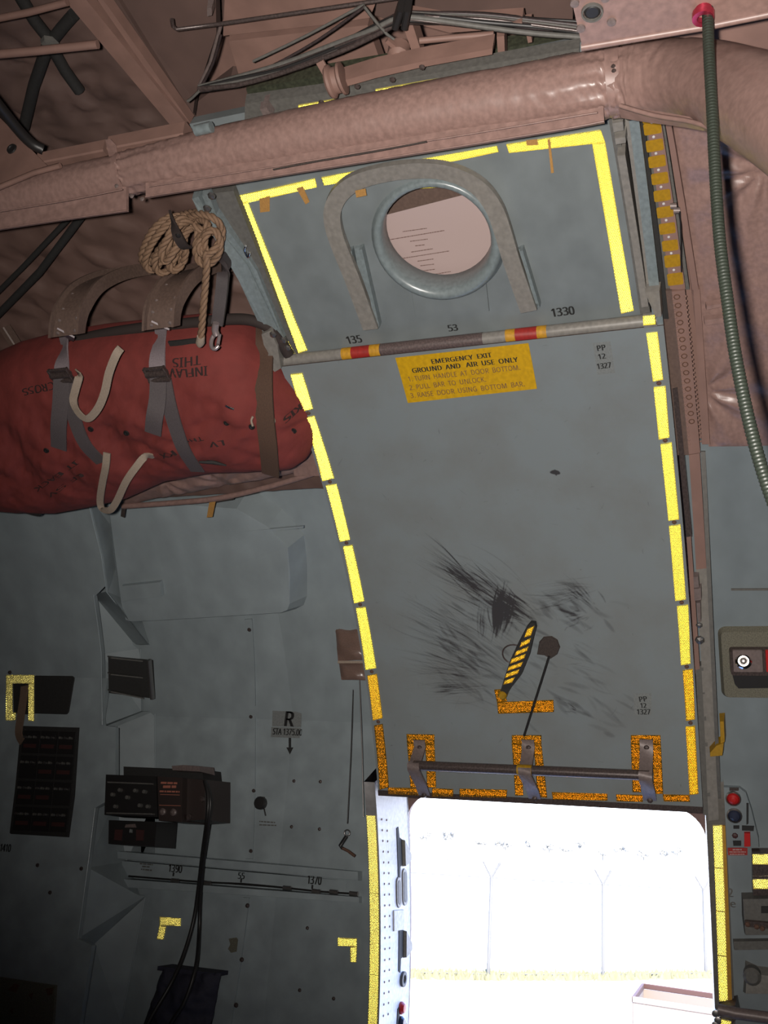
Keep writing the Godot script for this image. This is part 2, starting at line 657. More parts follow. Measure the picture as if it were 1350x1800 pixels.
	M.blue_lamp = mat(Color(0.03, 0.035, 0.06), 0.15)
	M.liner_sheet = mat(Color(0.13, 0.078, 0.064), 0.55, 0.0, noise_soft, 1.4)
	M.web_pale = mat(Color(0.26, 0.215, 0.23), 0.55, 0.0, noise_fine, 9.0)
	M.web_dark = mat(Color(0.05, 0.04, 0.042), 0.7, 0.0, noise_fine, 9.0)
	M.web_tan = mat(Color(0.2, 0.13, 0.09), 0.8, 0.0, noise_fine, 9.0)
	M.steel_paint = mat(Color(0.36, 0.3, 0.3), 0.3, 0.6)
	M.black_panel = mat(Color(0.03, 0.02, 0.018), 0.5)
	M.label_red = mat(Color(0.35, 0.12, 0.08), 0.6)
	M.bead = mat(Color(0.3, 0.348, 0.366), 0.22)  # the brightened aft blue again, glossy for the edge highlights
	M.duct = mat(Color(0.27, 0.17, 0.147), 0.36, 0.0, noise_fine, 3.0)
	M.patina = mat(Color(0.16, 0.15, 0.11), 0.7, 0.0, noise_spot, 9.0)


# ---------------------------------------------------------------- fuselage shell, floor and the world outside
func build_shell() -> void:
	var r := 2.33
	var fn := cyl(r)
	var low := -0.43 * r
	var high := 1.40 * r
	var head := 0.823          # arc height of the doorway's top edge
	var st := begin()
	slab(st, [Vector2(-7, high), Vector2(-1.122, high), Vector2(-1.122, low), Vector2(-7, low)], fn, -0.03, 0.03, 1, 40)
	slab(st, [Vector2(-0.18, high), Vector2(5, high), Vector2(5, low), Vector2(-0.18, low)], fn, -0.03, 0.03, 1, 40)
	slab(st, [Vector2(-1.122, high), Vector2(-0.18, high), Vector2(-0.18, head), Vector2(-1.122, head)], fn, -0.03, 0.03, 1, 24)
	for sgn in [-1, 1]:
		var cx: float = -1.122 if sgn < 0 else -0.18
		var cr := 0.1
		var c := Vector2(cx - sgn * cr, head - cr)
		var poly := [Vector2(cx, head)]
		for i in 9:
			var t := PI / 2 * i / 8
			poly.append(c + Vector2(sgn * cos(t), sin(t)) * cr)
		plate(st, poly, fn, -0.03, 0.03)
	struct("wall_outboard", st, M.pink)
	st = begin()
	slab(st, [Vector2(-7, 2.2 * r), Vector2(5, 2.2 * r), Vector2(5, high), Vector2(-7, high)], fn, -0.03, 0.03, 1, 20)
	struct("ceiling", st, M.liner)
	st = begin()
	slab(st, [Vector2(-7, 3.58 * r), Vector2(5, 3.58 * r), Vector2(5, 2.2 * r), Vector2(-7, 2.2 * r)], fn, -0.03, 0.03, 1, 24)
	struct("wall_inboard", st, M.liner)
	st = begin()
	block(st, Vector3(-1, -0.03, ZC), Vector3(6, 0, 0), Vector3(0, 0.03, 0), Vector3(0, 0, 2.13))
	struct("floor", st, M.floor_paint)
	for e in [["wall_rear", -7.02], ["wall_forward", 5.02]]:
		st = begin()
		block(st, Vector3(e[1], 1.2, ZC), Vector3(0.02, 0, 0), Vector3(0, 2.4, 0), Vector3(0, 0, 2.5))
		struct(e[0], st, M.liner)


func build_outside() -> void:
	var gy := -1.3
	var st := begin()
	block(st, Vector3(0, gy - 0.1, -150), Vector3(260, 0, 0), Vector3(0, 0.1, 0), Vector3(0, 0, 200))
	struct("ground", st, M.ground)
	# chain-link fence: Y-topped posts, top rail, wire
	var feet := [Vector3(-9.0384, -1.3, -24.5513), Vector3(-6.791, -1.3, -26.7861), Vector3(-4.3812, -1.3, -29.6607), Vector3(-1.9725, -1.3, -33.4273), Vector3(1.0786, -1.3, -38.3739)]
	var f := thing("perimeter_fence", "pale wire fence with Y-topped posts beyond the open doorway", "fence", feet[2])
	for p: Vector3 in feet:
		st = begin()
		tube(st, [p, p + Vector3(0, 2.4, 0)], 0.045, 8)
		for sg in [-1, 1]:
			tube(st, [p + Vector3(0, 2.37, 0), p + Vector3(sg * 0.22, 2.75, 0)], 0.03, 6)
		put("post", st, M.galvanised, f)
	for h in [2.37, 0.1]:
		st = begin()
		tube(st, feet.map(func(p): return p + Vector3(0, h, 0)), 0.014, 6)
		put("rail", st, M.galvanised, f)
	for k in 3:
		for sg in [-1, 1]:
			st = begin()
			var q: float = 0.07 * (k + 1)
			tube(st, feet.map(func(p): return p + Vector3(sg * q, 2.37 + q * 1.7, 0)), 0.004, 4)
			put("barbed_wire", st, M.galvanised, f)
	# grass verge at the foot of the fence
	st = begin()
	var gr := RandomNumberGenerator.new()
	gr.seed = 11
	for i in 2600:
		var t := gr.randf_range(0.0, 3.99)
		var p: Vector3 = feet[int(t)].lerp(feet[int(t) + 1], t - int(t)) + Vector3(0, 0, gr.randf_range(-0.7, 0.7))
		var h := gr.randf_range(0.05, 0.22)
		var w := gr.randf_range(0.03, 0.09)
		tri(st, p - Vector3(w, 0, 0), p + Vector3(gr.randf_range(-0.05, 0.05), h, 0), p + Vector3(w, 0, 0.04))
	var g := put("grass_verge", st, M.dry_grass, null, "stuff")
	tag(g, "dry grass along the foot of the fence outside", "grass")
	# far line of trees and low buildings, nearly lost in the glare
	for i in 22:
		st = begin()
		var x := -118.0 + i * 4.6 + gr.randf_range(-2, 2)
		var h := gr.randf_range(6.6, 8.8)
		var c := Vector3(x, gy, -260 - (i % 3) * 9.0)
		tube(st, [c, c + Vector3(gr.randf_range(-0.3, 0.3), h * 0.85, 0)], 0.14, 5)
		for k in 9:
			var o := c + Vector3(gr.randf_range(-1.3, 1.3), h * gr.randf_range(0.78, 0.95), gr.randf_range(-0.8, 0.8))
			var rr := gr.randf_range(0.25, 0.7)
			lathe(st, o, Vector3(gr.randf_range(-0.4, 0.4), 1, 0), [[0.0, -rr], [rr * 0.8, -rr * 0.6], [rr, 0.0], [rr * 0.75, rr * 0.5], [0.0, rr * 0.8]], 7)
		var t := put("distant_tree", st, M.far_green)
		tag(t, "faint distant tree on the glaring horizon through the doorway", "tree", "distant trees")
	# open crate by the aircraft
	var c := thing("ground_crate", "pale crate with red-brown rim standing outside the doorway", "crate", Vector3(-0.5, gy, -7.6))
	var near := [Vector3(-2.2864, -0.42, -20.2625), Vector3(-0.987, -0.42, -19.8939)]
	var p0: Vector3 = near[0]
	var p1: Vector3 = near[1] + (near[1] - near[0]) * 1.2
	var q0 := Vector3(-2.1955, -0.42, -18.0955)
	var q1 := q0 + (p1 - p0)
	for e in [[p0, p1], [p0, q0], [q0, q1], [p1, q1]]:
		st = begin()
		beam(st, e[0], e[1], 0.05, 0.09, Vector3.UP, 0.01)
		put("rim", st, M.crate_pale if e[0] == q0 else M.crate_red, c)
		st = begin()
		var lo := Vector3(0, (gy - e[0].y) / 2 - 0.03, 0)
		beam(st, e[0] + lo, e[1] + lo, 0.03, (e[0].y - gy) - 0.04, Vector3.UP)
		put("side_panel", st, M.crate_pale, c)


# ---------------------------------------------------------------- wall aft of the doorway
func build_left_wall() -> void:
	# recessed liner: flat below, curved above
	var up := cyl(2.31)
	var st := begin()
	slab(st, [Vector2(-2.3, 1.99), Vector2(-1.5, 1.99), Vector2(-1.5, 0.02), Vector2(-2.3, 0.02)], flat(-3.13), -0.02, 0.02)
	slab(st, [Vector2(-2.3, 0.95 * 2.31), Vector2(-1.5, 0.95 * 2.31), Vector2(-1.5, 0.4577 * 2.31), Vector2(-2.3, 0.4577 * 2.31)], up, -0.02, 0.02, 1, 24)
	struct("wall_aft", st, M.blue_aft_lit)
	st = begin()
	var splay := func(x: float, y: float, o: float) -> Vector3: return Vector3(x, y, -3.13 + (x + 1.5) * 0.12 + o)
	var splay_up := func(x: float, s: float, o: float) -> Vector3:
		var p: Vector3 = up.call(x, s, o)
		return p + inward(p) * (x + 1.5) * 0.12
	slab(st, [Vector2(-1.5, 1.99), Vector2(-1.09, 1.99), Vector2(-1.09, 0.02), Vector2(-1.5, 0.02)], splay, -0.02, 0.02)
	slab(st, [Vector2(-1.5, 0.95 * 2.31), Vector2(-1.09, 0.95 * 2.31), Vector2(-1.09, 0.4577 * 2.31), Vector2(-1.5, 0.4577 * 2.31)], splay_up, -0.02, 0.02, 1, 24)
	struct("wall_aft_return", st, M.blue_aft_lit)
	# forward-standing liner at the far left
	st = begin()
	var outl := [Vector2(-2.108, 1.9518), Vector2(-2.0988, 1.9272), Vector2(-2.0479, 1.9229), Vector2(-2.0073, 1.6996), Vector2(-2.0798, 1.6599), Vector2(-2.073, 1.4747), Vector2(-2.0683, 1.2626), Vector2(-2.0118, 1.248), Vector2(-2.0148, 1.0253), Vector2(-2.009, 0.871)]
	prism(st, [Vector3(-4.6, 2.087, -2.906)] + [Vector3(-2.11, 2.087, -2.906)] + outl.map(func(p): return Vector3(p.x, p.y, -2.906)) + [Vector3(outl[9].x, 0.02, -2.906), Vector3(-4.6, 0.02, -2.906)], Vector3(0, 0, -0.02))
	struct("wall_stand_lower", st, M.blue_aft_lit)
	st = begin()
	var e2 := [Vector2(-1.9316, 2.0244), Vector2(-1.9876, 1.8409), Vector2(-2.0035, 1.7295), Vector2(-2.0137, 1.6216), Vector2(-2.0378, 1.4909), Vector2(-2.0904, 1.4815), Vector2(-2.1049, 1.3666), Vector2(-2.1169, 1.2623), Vector2(-2.1595, 1.0299)]
	var top_s: float = Vector2(-2.0324, 1.9913).y
	# the curved sheet is laid in strips so that it follows the wall
	var strips := begin()
	for k in 24:
		var s0 := lerpf(e2[8].y, top_s, k / 24.0)
		var s1 := lerpf(e2[8].y, top_s, (k + 1) / 24.0)
		slab(strips, [Vector2(-4.6, s1), Vector2(_edge(e2, s1), s1), Vector2(_edge(e2, s0), s0), Vector2(-4.6, s0)], cyl(2.16), -0.02, 0.02, 1, 1)
	struct("wall_stand_upper", strips, M.blue_aft_lit)
	# sloping sides between the two liners
	st = begin()
	var faces := [
		[Vector3(-1.9316, 2.7098, -2.3368), Vector3(-1.9193, 2.7752, -2.498), Vector3(-1.9656, 2.6672, -2.624), Vector3(-1.9876, 2.595, -2.4799)], [Vector3(-1.9876, 2.595, -2.4799), Vector3(-1.9656, 2.6672, -2.624), Vector3(-2.0344, 2.5333, -2.7577), Vector3(-2.0137, 2.4425, -2.6374)], [Vector3(-2.0137, 2.4425, -2.6374), Vector3(-2.0344, 2.5333, -2.7577), Vector3(-2.0476, 2.3513, -2.9088), Vector3(-2.0356, 2.3443, -2.7236)], [Vector3(-2.0356, 2.3443, -2.7236), Vector3(-2.0476, 2.3513, -2.9088), Vector3(-1.9963, 2.2135, -2.9445)],
		[Vector3(-2.1631, 2.3627, -2.8244), Vector3(-2.0356, 2.3443, -2.7236), Vector3(-1.9963, 2.2135, -2.9445), Vector3(-2.0879, 2.2238, -3.0034)],
		[Vector3(-2.1631, 2.3627, -2.8244), Vector3(-2.0879, 2.2238, -3.0034), Vector3(-2.0673, 2.2111, -3.0116), Vector3(-2.1694, 2.1752, -2.9336)], [Vector3(-2.1694, 2.1752, -2.9336), Vector3(-2.0673, 2.2111, -3.0116), Vector3(-2.0871, 2.0031, -3.1), Vector3(-2.1378, 1.9333, -2.96)],
		[Vector3(-2.1378, 1.9333, -2.96), Vector3(-2.0871, 2.0031, -3.1), Vector3(-2.0501, 2.0082, -3.13), Vector3(-2.1661, 1.9443, -3.08)],
		[Vector3(-2.1661, 1.9443, -3.08), Vector3(-2.0501, 2.0082, -3.13), Vector3(-1.9973, 1.7153, -3.13), Vector3(-2.1137, 1.7049, -3.06)], [Vector3(-2.1137, 1.7049, -3.06), Vector3(-1.9973, 1.7153, -3.13), Vector3(-1.9668, 1.5297, -3.13), Vector3(-2.0794, 1.4944, -3.13), Vector3(-2.0829, 1.4741, -2.92), Vector3(-2.1185, 1.661, -2.96)], [Vector3(-2.0829, 1.4741, -2.92), Vector3(-2.0794, 1.4944, -3.13), Vector3(-1.9968, 1.3951, -3.1), Vector3(-2.0854, 1.2598, -2.93)],
		[Vector3(-2.0854, 1.2598, -2.93), Vector3(-1.9968, 1.3951, -3.1), Vector3(-1.9844, 1.3921, -3.13), Vector3(-2.0917, 1.237, -3.03)],
		[Vector3(-2.0917, 1.237, -3.03), Vector3(-1.9838, 1.3885, -3.13), Vector3(-2.0114, 0.9995, -3.13), Vector3(-2.08, 1.0067, -3)], [Vector3(-2.08, 1.0067, -3), Vector3(-2.0114, 0.9995, -3.13), Vector3(-2.0141, 0.8345, -3.13), Vector3(-2.0795, 0.8483, -2.99)]]
	for q in faces:
		prism(st, q, Vector3(0, 0, -0.012))
	struct("trim_1", st, M.blue_aft_lit)
	st = begin()
	for q in [[Vector3(-1.9834, 2.5929, -2.4747), Vector3(-1.9994, 2.5177, -2.5565), Vector3(-2.0097, 2.4408, -2.6321), Vector3(-2.0316, 2.3428, -2.7183), Vector3(-2.0187, 2.2186, -2.9889)], [Vector3(-2.0864, 2.3357, -2.7242), Vector3(-2.1009, 2.245, -2.7946), Vector3(-2.113, 2.1596, -2.8542), Vector3(-2.0971, 1.9284, -2.9)], [Vector3(-2.0805, 1.9303, -2.955), Vector3(-2.017, 1.7001, -2.92)], [Vector3(-2.077, 1.6598, -2.902), Vector3(-2.0701, 1.4749, -2.902), Vector3(-2.0655, 1.2631, -2.902)], [Vector3(-2.0566, 1.2432, -2.976), Vector3(-2.0633, 1.0114, -2.976), Vector3(-2.0656, 0.8523, -2.976)], [Vector3(-1.9848, 1.3831, -3.126), Vector3(-2.0088, 1.0002, -3.126), Vector3(-2.0157, 0.835, -3.126)], [Vector3(-2.0267, 2.5298, -2.7474), Vector3(-1.9579, 2.663, -2.6137)], [Vector3(-2.0565, 2.2079, -2.9958), Vector3(-2.1005, 2.0057, -3.12)], [Vector3(-2.0452, 1.9975, -3.125), Vector3(-1.9637, 1.5298, -3.125)]]:
		tube(st, q, 0.002, 6)
	struct("highlight_trim_3", st, M.bead)  # thin glossy beads added along the edges to catch the flash
	# louvred cut-out in the sloping side
	var lv := thing("louvre_vent", "small dark louvred vent in the sloping wall beside the frame", "vent", Vector3(-2.0444, 2.0985, -2.9459))
	st = begin()
	prism(st, [Vector3(-2.0751, 2.1514, -2.8417), Vector3(-1.9876, 2.1639, -2.9763), Vector3(-2.0033, 2.0408, -3.0477), Vector3(-2.1006, 2.0375, -2.9122)], Vector3(0, 0, -0.004))
	put("backing", st, M.black_rough, lv)
	for k in 3:
		st = begin()
		var pts: Array = [[Vector3(-2.056, 2.1438, -2.8227), Vector3(-1.9983, 2.152, -2.9247)], [Vector3(-2.0691, 2.0939, -2.855), Vector3(-2.0101, 2.1007, -2.9563)], [Vector3(-2.0814, 2.0414, -2.8868), Vector3(-2.0186, 2.0361, -2.9933)]][k]
		beam(st, pts[0], pts[1], 0.03, 0.004, Vector3(0, 0.8, 0.5))
		put("louvre", st, M.dull, lv)
	st = begin()
	var vp := [Vector3(-1.9731, 2.1559, -2.9341), Vector3(-1.9848, 2.0346, -3.0055)]
	beam(st, vp[0], vp[1], 0.012, 0.02, Vector3(0, 0, 1), 0.003)
	put("frame_bar", st, M.steel, lv)
	# rounded equipment cover below the blanket
	var ec := thing("equipment_cover", "large rounded blue-grey cover bulging from the wall below the quilted blanket", "cover", Vector3(-1.6165, 2.4401, -2.6938))
	st = begin()
	plate(st, [Vector2(-1.9693, 1.9506), Vector2(-1.4923, 1.8885), Vector2(-1.3928, 1.8123), Vector2(-1.3338, 1.7193), Vector2(-1.3478, 1.6099), Vector2(-1.3717, 1.5002), Vector2(-1.3923, 1.4665), Vector2(-1.4281, 1.4509), Vector2(-1.9153, 1.4265), Vector2(-2.0124, 1.4255), Vector2(-2.0502, 1.4431), Vector2(-2.0573, 1.5251), Vector2(-2.0344, 1.7185)], cyl(2.31), 0.0, 0.1, 0.03)
	put("shell", st, M.blue_aft_lit, ec)
	st = begin()
	plate(st, [Vector2(-1.9974, 1.5348), Vector2(-1.8371, 1.5451), Vector2(-1.8466, 1.4855), Vector2(-2.0113, 1.47)], cyl(2.21), -0.03, 0.05, 0.006)
	put("latch_block", st, M.blue_aft_lit, ec)
	st = begin()
	plate(st, [Vector2(-1.6158, 1.6985), Vector2(-1.2916, 1.7112), Vector2(-1.2935, 1.7035), Vector2(-1.6181, 1.6905)], cyl(2.21), -0.004, 0.007, 0.001)
	put("seam", st, M.blue_aft_lit, ec)
	# seam strips and screws
	var ss := thing("seam_strip", "vertical blue-grey seam strip with screws above the numbered rail", "strip", Vector3(-1.6535, 1.9189, -3.12))
	st = begin()
	plate(st, [Vector2(-1.6755, 2.0356), Vector2(-1.6469, 2.0362), Vector2(-1.6122, 1.7525), Vector2(-1.5941, 1.5368), Vector2(-1.6232, 1.5348)], flat(-3.13), 0.0, 0.006, 0.0015)
	slab(st, [Vector2(-1.6266, 1.4169), Vector2(-1.5983, 1.4186), Vector2(-1.6355, 1.1059), Vector2(-1.664, 1.1053)], cyl(2.31), 0.0, 0.006, 1, 6)
	put("strip", st, M.blue_aft_lit, ss)
	for p in [Vector3(-1.6581, 1.996, -3.123), Vector3(-1.6171, 1.7518, -3.123), Vector3(-1.604, 1.5608, -3.123), Vector3(-1.5921, 2.2554, -2.9198)]:
		st = begin()
		rivet(st, p, inward(p), 0.007)
		put("screw", st, M.brown_metal, ss)
	ss = thing("seam_strip", "vertical blue-grey seam strip with screws below the numbered rail", "strip", Vector3(-1.6259, 1.2421, -3.12))
	st = begin()
	plate(st, [Vector2(-1.6167, 1.4178), Vector2(-1.5919, 1.4181), Vector2(-1.5985, 1.2108), Vector2(-1.6095, 1.0462), Vector2(-1.6123, 0.8876), Vector2(-1.6319, 0.885), Vector2(-1.6254, 1.0444), Vector2(-1.6188, 1.2255)], flat(-3.13), 0.0, 0.006, 0.0015)
	put("strip", st, M.blue_aft_lit, ss)
	for p in [Vector3(-1.5955, 1.3938, -3.123), Vector3(-1.5957, 1.2332, -3.123), Vector3(-1.5989, 1.1015, -3.123)]:
		st = begin()
		rivet(st, p, Vector3(0, 0, 1), 0.008)
		put("screw", st, M.brown_metal, ss)
	# numbered rail
	var rl := thing("numbered_rail", "blue-grey wall rail marked 1390, 55 and 1370", "rail", Vector3(-1.6258, 1.4817, -3.1))
	for e in [["top_flange", [Vector2(-2.0764, 1.5298), Vector2(-1.1946, 1.5285), Vector2(-1.1922, 1.4984), Vector2(-2.0716, 1.5023)], 0.07], ["face", [Vector2(-2.0803, 1.4999), Vector2(-1.1922, 1.4984), Vector2(-1.189, 1.4586), Vector2(-2.071, 1.4471)], 0.03], ["bottom_flange", [Vector2(-2.0658, 1.4438), Vector2(-1.1888, 1.4553), Vector2(-1.1871, 1.4339), Vector2(-2.0604, 1.4132)], 0.06]]:
		st = begin()
		plate(st, e[1], flat(-3.13), 0.0, e[2], 0.004)
		put(e[0], st, M.blue_aft_lit, rl)
	var zf := flat(-3.1)
	lettering(rl, "1390", zf, Vector2(-1.89, 1.4873), Vector2(-1.8396, 1.4873), 0.024, M.ink)
	lettering(rl, "55", zf, Vector2(-1.6281, 1.4832), Vector2(-1.6052, 1.4832), 0.02, M.ink)
	lettering(rl, "1370", zf, Vector2(-1.3812, 1.4894), Vector2(-1.334, 1.4896), 0.026, M.ink)
	for k in 3:
		small_print(rl, zf, [Vector2(-2.0047, 1.4937), Vector2(-1.9943, 1.4853), Vector2(-1.9972, 1.4761)][k], [Vector2(-1.9531, 1.4937), Vector2(-1.9652, 1.4856), Vector2(-1.9546, 1.4755)][k], 0.0045, M.dull)
	for p in [Vector2(-1.8696, 1.4691), Vector2(-1.3633, 1.4688), Vector2(-1.6158, 1.4685)]:
		st = begin()
		plate(st, [p + Vector2(-0.003, 0.006), p + Vector2(0.003, 0.006), p + Vector2(0.003, -0.006), p + Vector2(-0.003, -0.006)], zf, 0.0, 0.0008)
		put("tick_mark", st, M.ink, rl)
	for p in [Vector3(-1.8511, 1.4509, -3.085), Vector3(-1.7313, 1.4529, -3.085), Vector3(-1.4425, 1.4595, -3.085), Vector3(-1.3418, 1.4572, -3.085), Vector3(-1.2821, 1.4602, -3.085), Vector3(-1.2153, 1.4605, -3.085)]:
		st = begin()
		tube(st, [p - Vector3(0.014, 0, 0), p + Vector3(0.014, 0, 0)], 0.007, 8)
		put("clip", st, M.steel, rl)
	st = begin()
	tube(st, smooth_path([Vector3(-2.0333, 1.4517, -3.086), Vector3(-1.8476, 1.4529, -3.086), Vector3(-1.73, 1.4547, -3.086), Vector3(-1.5949, 1.4598, -3.086), Vector3(-1.443, 1.4594, -3.086), Vector3(-1.3345, 1.4578, -3.086), Vector3(-1.2195, 1.4602, -3.086)], 3), 0.003, 5)
	put("wire", st, M.black, rl)
	# station sign with an arrow
	var sg := thing("station_sign", "wall marking with a large R, STA 1375.00 and a downward arrow", "sign", Vector3(-1.5026, 1.9517, -3.12))
	st = begin()
	plate(st, [Vector2(-1.5736, 2.0173), Vector2(-1.4646, 2.0157), Vector2(-1.4614, 1.9648), Vector2(-1.5698, 1.9657)], flat(-3.11), -0.006, 0.001)
	plate(st, [Vector2(-1.5773, 1.9643), Vector2(-1.4578, 1.9637), Vector2(-1.4564, 1.9298), Vector2(-1.5755, 1.93)], flat(-3.13), 0.003, 0.001)
	put("backing", st, M.label, sg)
	lettering(sg, "R", flat(-3.11), Vector2(-1.5214, 1.9916), Vector2(-1.4894, 1.9905), 0.05, M.ink, -0.004)
	lettering(sg, "STA 1375.00", flat(-3.13), Vector2(-1.5691, 1.9493), Vector2(-1.4604, 1.9485), 0.021, M.ink, 0.0045)
	st = begin()
	plate(st, [Vector2(-1.5092, 1.9301), Vector2(-1.5007, 1.9304), Vector2(-1.4973, 1.8985), Vector2(-1.4889, 1.8988), Vector2(-1.4991, 1.876), Vector2(-1.5142, 1.898), Vector2(-1.5057, 1.8982)], flat(-3.13), 0.001, 0.002)
	put("arrow", st, M.ink, sg)
	# plugged knob with its chain
	var kn := thing("vent_plug", "black round plug on a short chain on the wall below the station sign", "knob", Vector3(-1.5813, 1.7149, -3.12))
	st = begin()
	lathe(st, Vector3(-1.5861, 1.7134, -3.13), Vector3(0, 0, 1), [[0.021, 0.0], [0.021, 0.016], [0.017, 0.02], [0.0, 0.021]], 16)
	put("plug", st, M.black, kn)
	st = begin()
	plate(st, [Vector2(-1.5991, 1.7329), Vector2(-1.5759, 1.7341), Vector2(-1.575, 1.7268), Vector2(-1.5982, 1.7256)], flat(-3.13), 0.0, 0.012)
	put("hinge", st, M.brown_metal, kn)
	st = begin()
	tube(st, [Vector3(-1.57, 1.699, -3.118), Vector3(-1.5607, 1.6741, -3.118)], 0.0025, 5)
	put("chain", st, M.black, kn)
	small_print(kn, flat(-3.13), Vector2(-1.5876, 1.6552), Vector2(-1.5288, 1.6549), 0.004, M.dull, 0.001)
	small_print(kn, flat(-3.13), Vector2(-1.5863, 1.6444), Vector2(-1.5237, 1.6462), 0.004, M.dull, 0.001)
	# reflective corner marks
	var lt := thing("corner_mark", "bright yellow reflective corner mark beside the navy bag", "marking", Vector3(-1.8772, 1.3037, -3.13))
	tape(lt, [Vector2(-1.9192, 1.3334), Vector2(-1.8365, 1.3352), Vector2(-1.8349, 1.3109), Vector2(-1.9147, 1.3056)], flat(-3.13), 0.0, M.tape_clean)
	tape(lt, [Vector2(-1.9147, 1.3056), Vector2(-1.8885, 1.3062), Vector2(-1.8926, 1.264), Vector2(-1.9187, 1.2633)], flat(-3.13), 0.0, M.tape_clean)
	lt = thing("corner_mark", "bright yellow reflective corner mark next to the doorway edge", "marking", Vector3(-1.2665, 1.2967, -3.2))
	tape(lt, [Vector2(-1.257, 1.3315), Vector2(-1.1935, 1.3357), Vector2(-1.1916, 1.312), Vector2(-1.2548, 1.3076)], flat(-3.085), 0.0, M.tape_clean)
	tape(lt, [Vector2(-1.2137, 1.3099), Vector2(-1.1916, 1.312), Vector2(-1.1897, 1.2678), Vector2(-1.2101, 1.2673)], flat(-3.085), 0.0, M.tape_clean)
	# rust stain where paint has come off
	st = begin()
	plate(st, [Vector2(-1.654, 1.2894), Vector2(-1.6258, 1.2954), Vector2(-1.6142, 1.2847), Vector2(-1.6125, 1.2562), Vector2(-1.6403, 1.2485), Vector2(-1.6521, 1.2592), Vector2(-1.6457, 1.2733)], flat(-3.13), 0.0, 0.0008)
	tag(put("paint_chip", st, M.patina), "brownish bare patch in the wall paint beside the lower seam", "patch")
	# stray screws on the splayed panel
	var sc := [Vector3(-1.4739, 1.7899, -3.15), Vector3(-1.3731, 1.7912, -3.18), Vector3(-1.4667, 1.645, -3.15), Vector3(-1.3612, 1.6435, -3.18), Vector3(-1.3742, 1.3467, -3.17), Vector3(-1.3823, 1.1683, -3.18), Vector3(-1.262, 1.1593, -3.19)]
	for i in sc.size():
		st = begin()
		var p: Vector3 = sc[i]
		p.z = -3.13 + (p.x + 1.5) * 0.12 + 0.001
		rivet(st, p, Vector3(0, 0, 1), 0.006)
		tag(put("wall_screw", st, M.brown_metal), "small dark screw head in the wall panel next to the doorway", "screw", "screws next to the doorway")
	# pull line with ring and clip
	var pl := thing("pull_line", "thin dark line with a ring and red-tipped clip hanging beside the doorway", "cord", Vector3(-1.2809, 1.9279, -3.1))
	st = begin()
	tube(st, [Vector3(-1.2576, 2.1243, -3.05), Vector3(-1.2458, 1.8694, -3.05), Vector3(-1.2398, 1.6644, -3.05)], 0.0022, 5)
	put("line", st, M.black, pl)
	st = begin()
	var rc := Vector3(-1.2393, 1.6372, -3.05)
	var ringp := []
	for k in 17:
		ringp.append(rc + Vector3(cos(TAU * k / 16), sin(TAU * k / 16), 0) * 0.009)
	tube(st, ringp, 0.0022, 5, false)
	put("ring", st, M.steel, pl)
	st = begin()
	tube(st, [Vector3(-1.2404, 1.627, -3.05), Vector3(-1.2588, 1.5971, -3.05), Vector3(-1.2506, 1.5909, -3.05)], 0.006, 6)
	put("clip_body", st, M.black, pl)
	st = begin()
	tube(st, [Vector3(-1.2506, 1.5909, -3.05), Vector3(-1.2309, 1.5838, -3.05), Vector3(-1.2069, 1.5704, -3.05)], 0.005, 6)
	put("clip_tip", st, M.rust, pl)
	var p2 := thing("guide_wire", "thin grey wire running down the wall edge behind the door", "wire", Vector3(-1.2053, 1.9242, -3.05))
	st = begin()
	tube(st, [Vector3(-1.218, 2.1251, -3), Vector3(-1.1871, 1.8664, -3), Vector3(-1.1686, 1.6863, -3)], 0.0018, 5)
	put("strand", st, M.steel, p2)
	# packet tucked behind the door
	var pk := thing("foil_packet", "creased brown plastic packet tucked behind the door's left edge", "packet", Vector3(-1.2633, 2.1897, -3))
	st = begin()
	quilt(st, [Vector2(-1.2936, 2.2656), Vector2(-1.1844, 2.2648), Vector2(-1.1762, 2.1618), Vector2(-1.2758, 2.1578)], flat(-2.95), 0.0, 0.02, 10, 10, [], 0.02)
	put("upper_pouch", st, M.packet, pk)
	st = begin()
	quilt(st, [Vector2(-1.2712, 2.1504), Vector2(-1.1753, 2.1509), Vector2(-1.171, 2.0968), Vector2(-1.2586, 2.0976)], flat(-2.95), 0.0, 0.018, 10, 8, [], 0.015)
	put("lower_pouch", st, M.packet, pk)
	st = begin()
	beam(st, Vector3(-1.2755, 2.1541, -2.95), Vector3(-1.1756, 2.1545, -2.95), 0.004, 0.008, Vector3.UP)
	beam(st, Vector3(-1.1918, 2.2352, -2.95), Vector3(-1.1918, 2.2352, -2.95) + Vector3(0.02, 0, -0.15), 0.02, 0.02, Vector3.UP)
	put("seal", st, M.web_cream, pk)



func _edge(e: Array, s: float) -> float:
	for i in e.size() - 1:
		if s <= e[i].y and s >= e[i + 1].y and e[i].y > e[i + 1].y:
			return lerpf(e[i].x, e[i + 1].x, (e[i].y - s) / (e[i].y - e[i + 1].y))
	return e[0].x if s > e[0].y else e[e.size() - 1].x


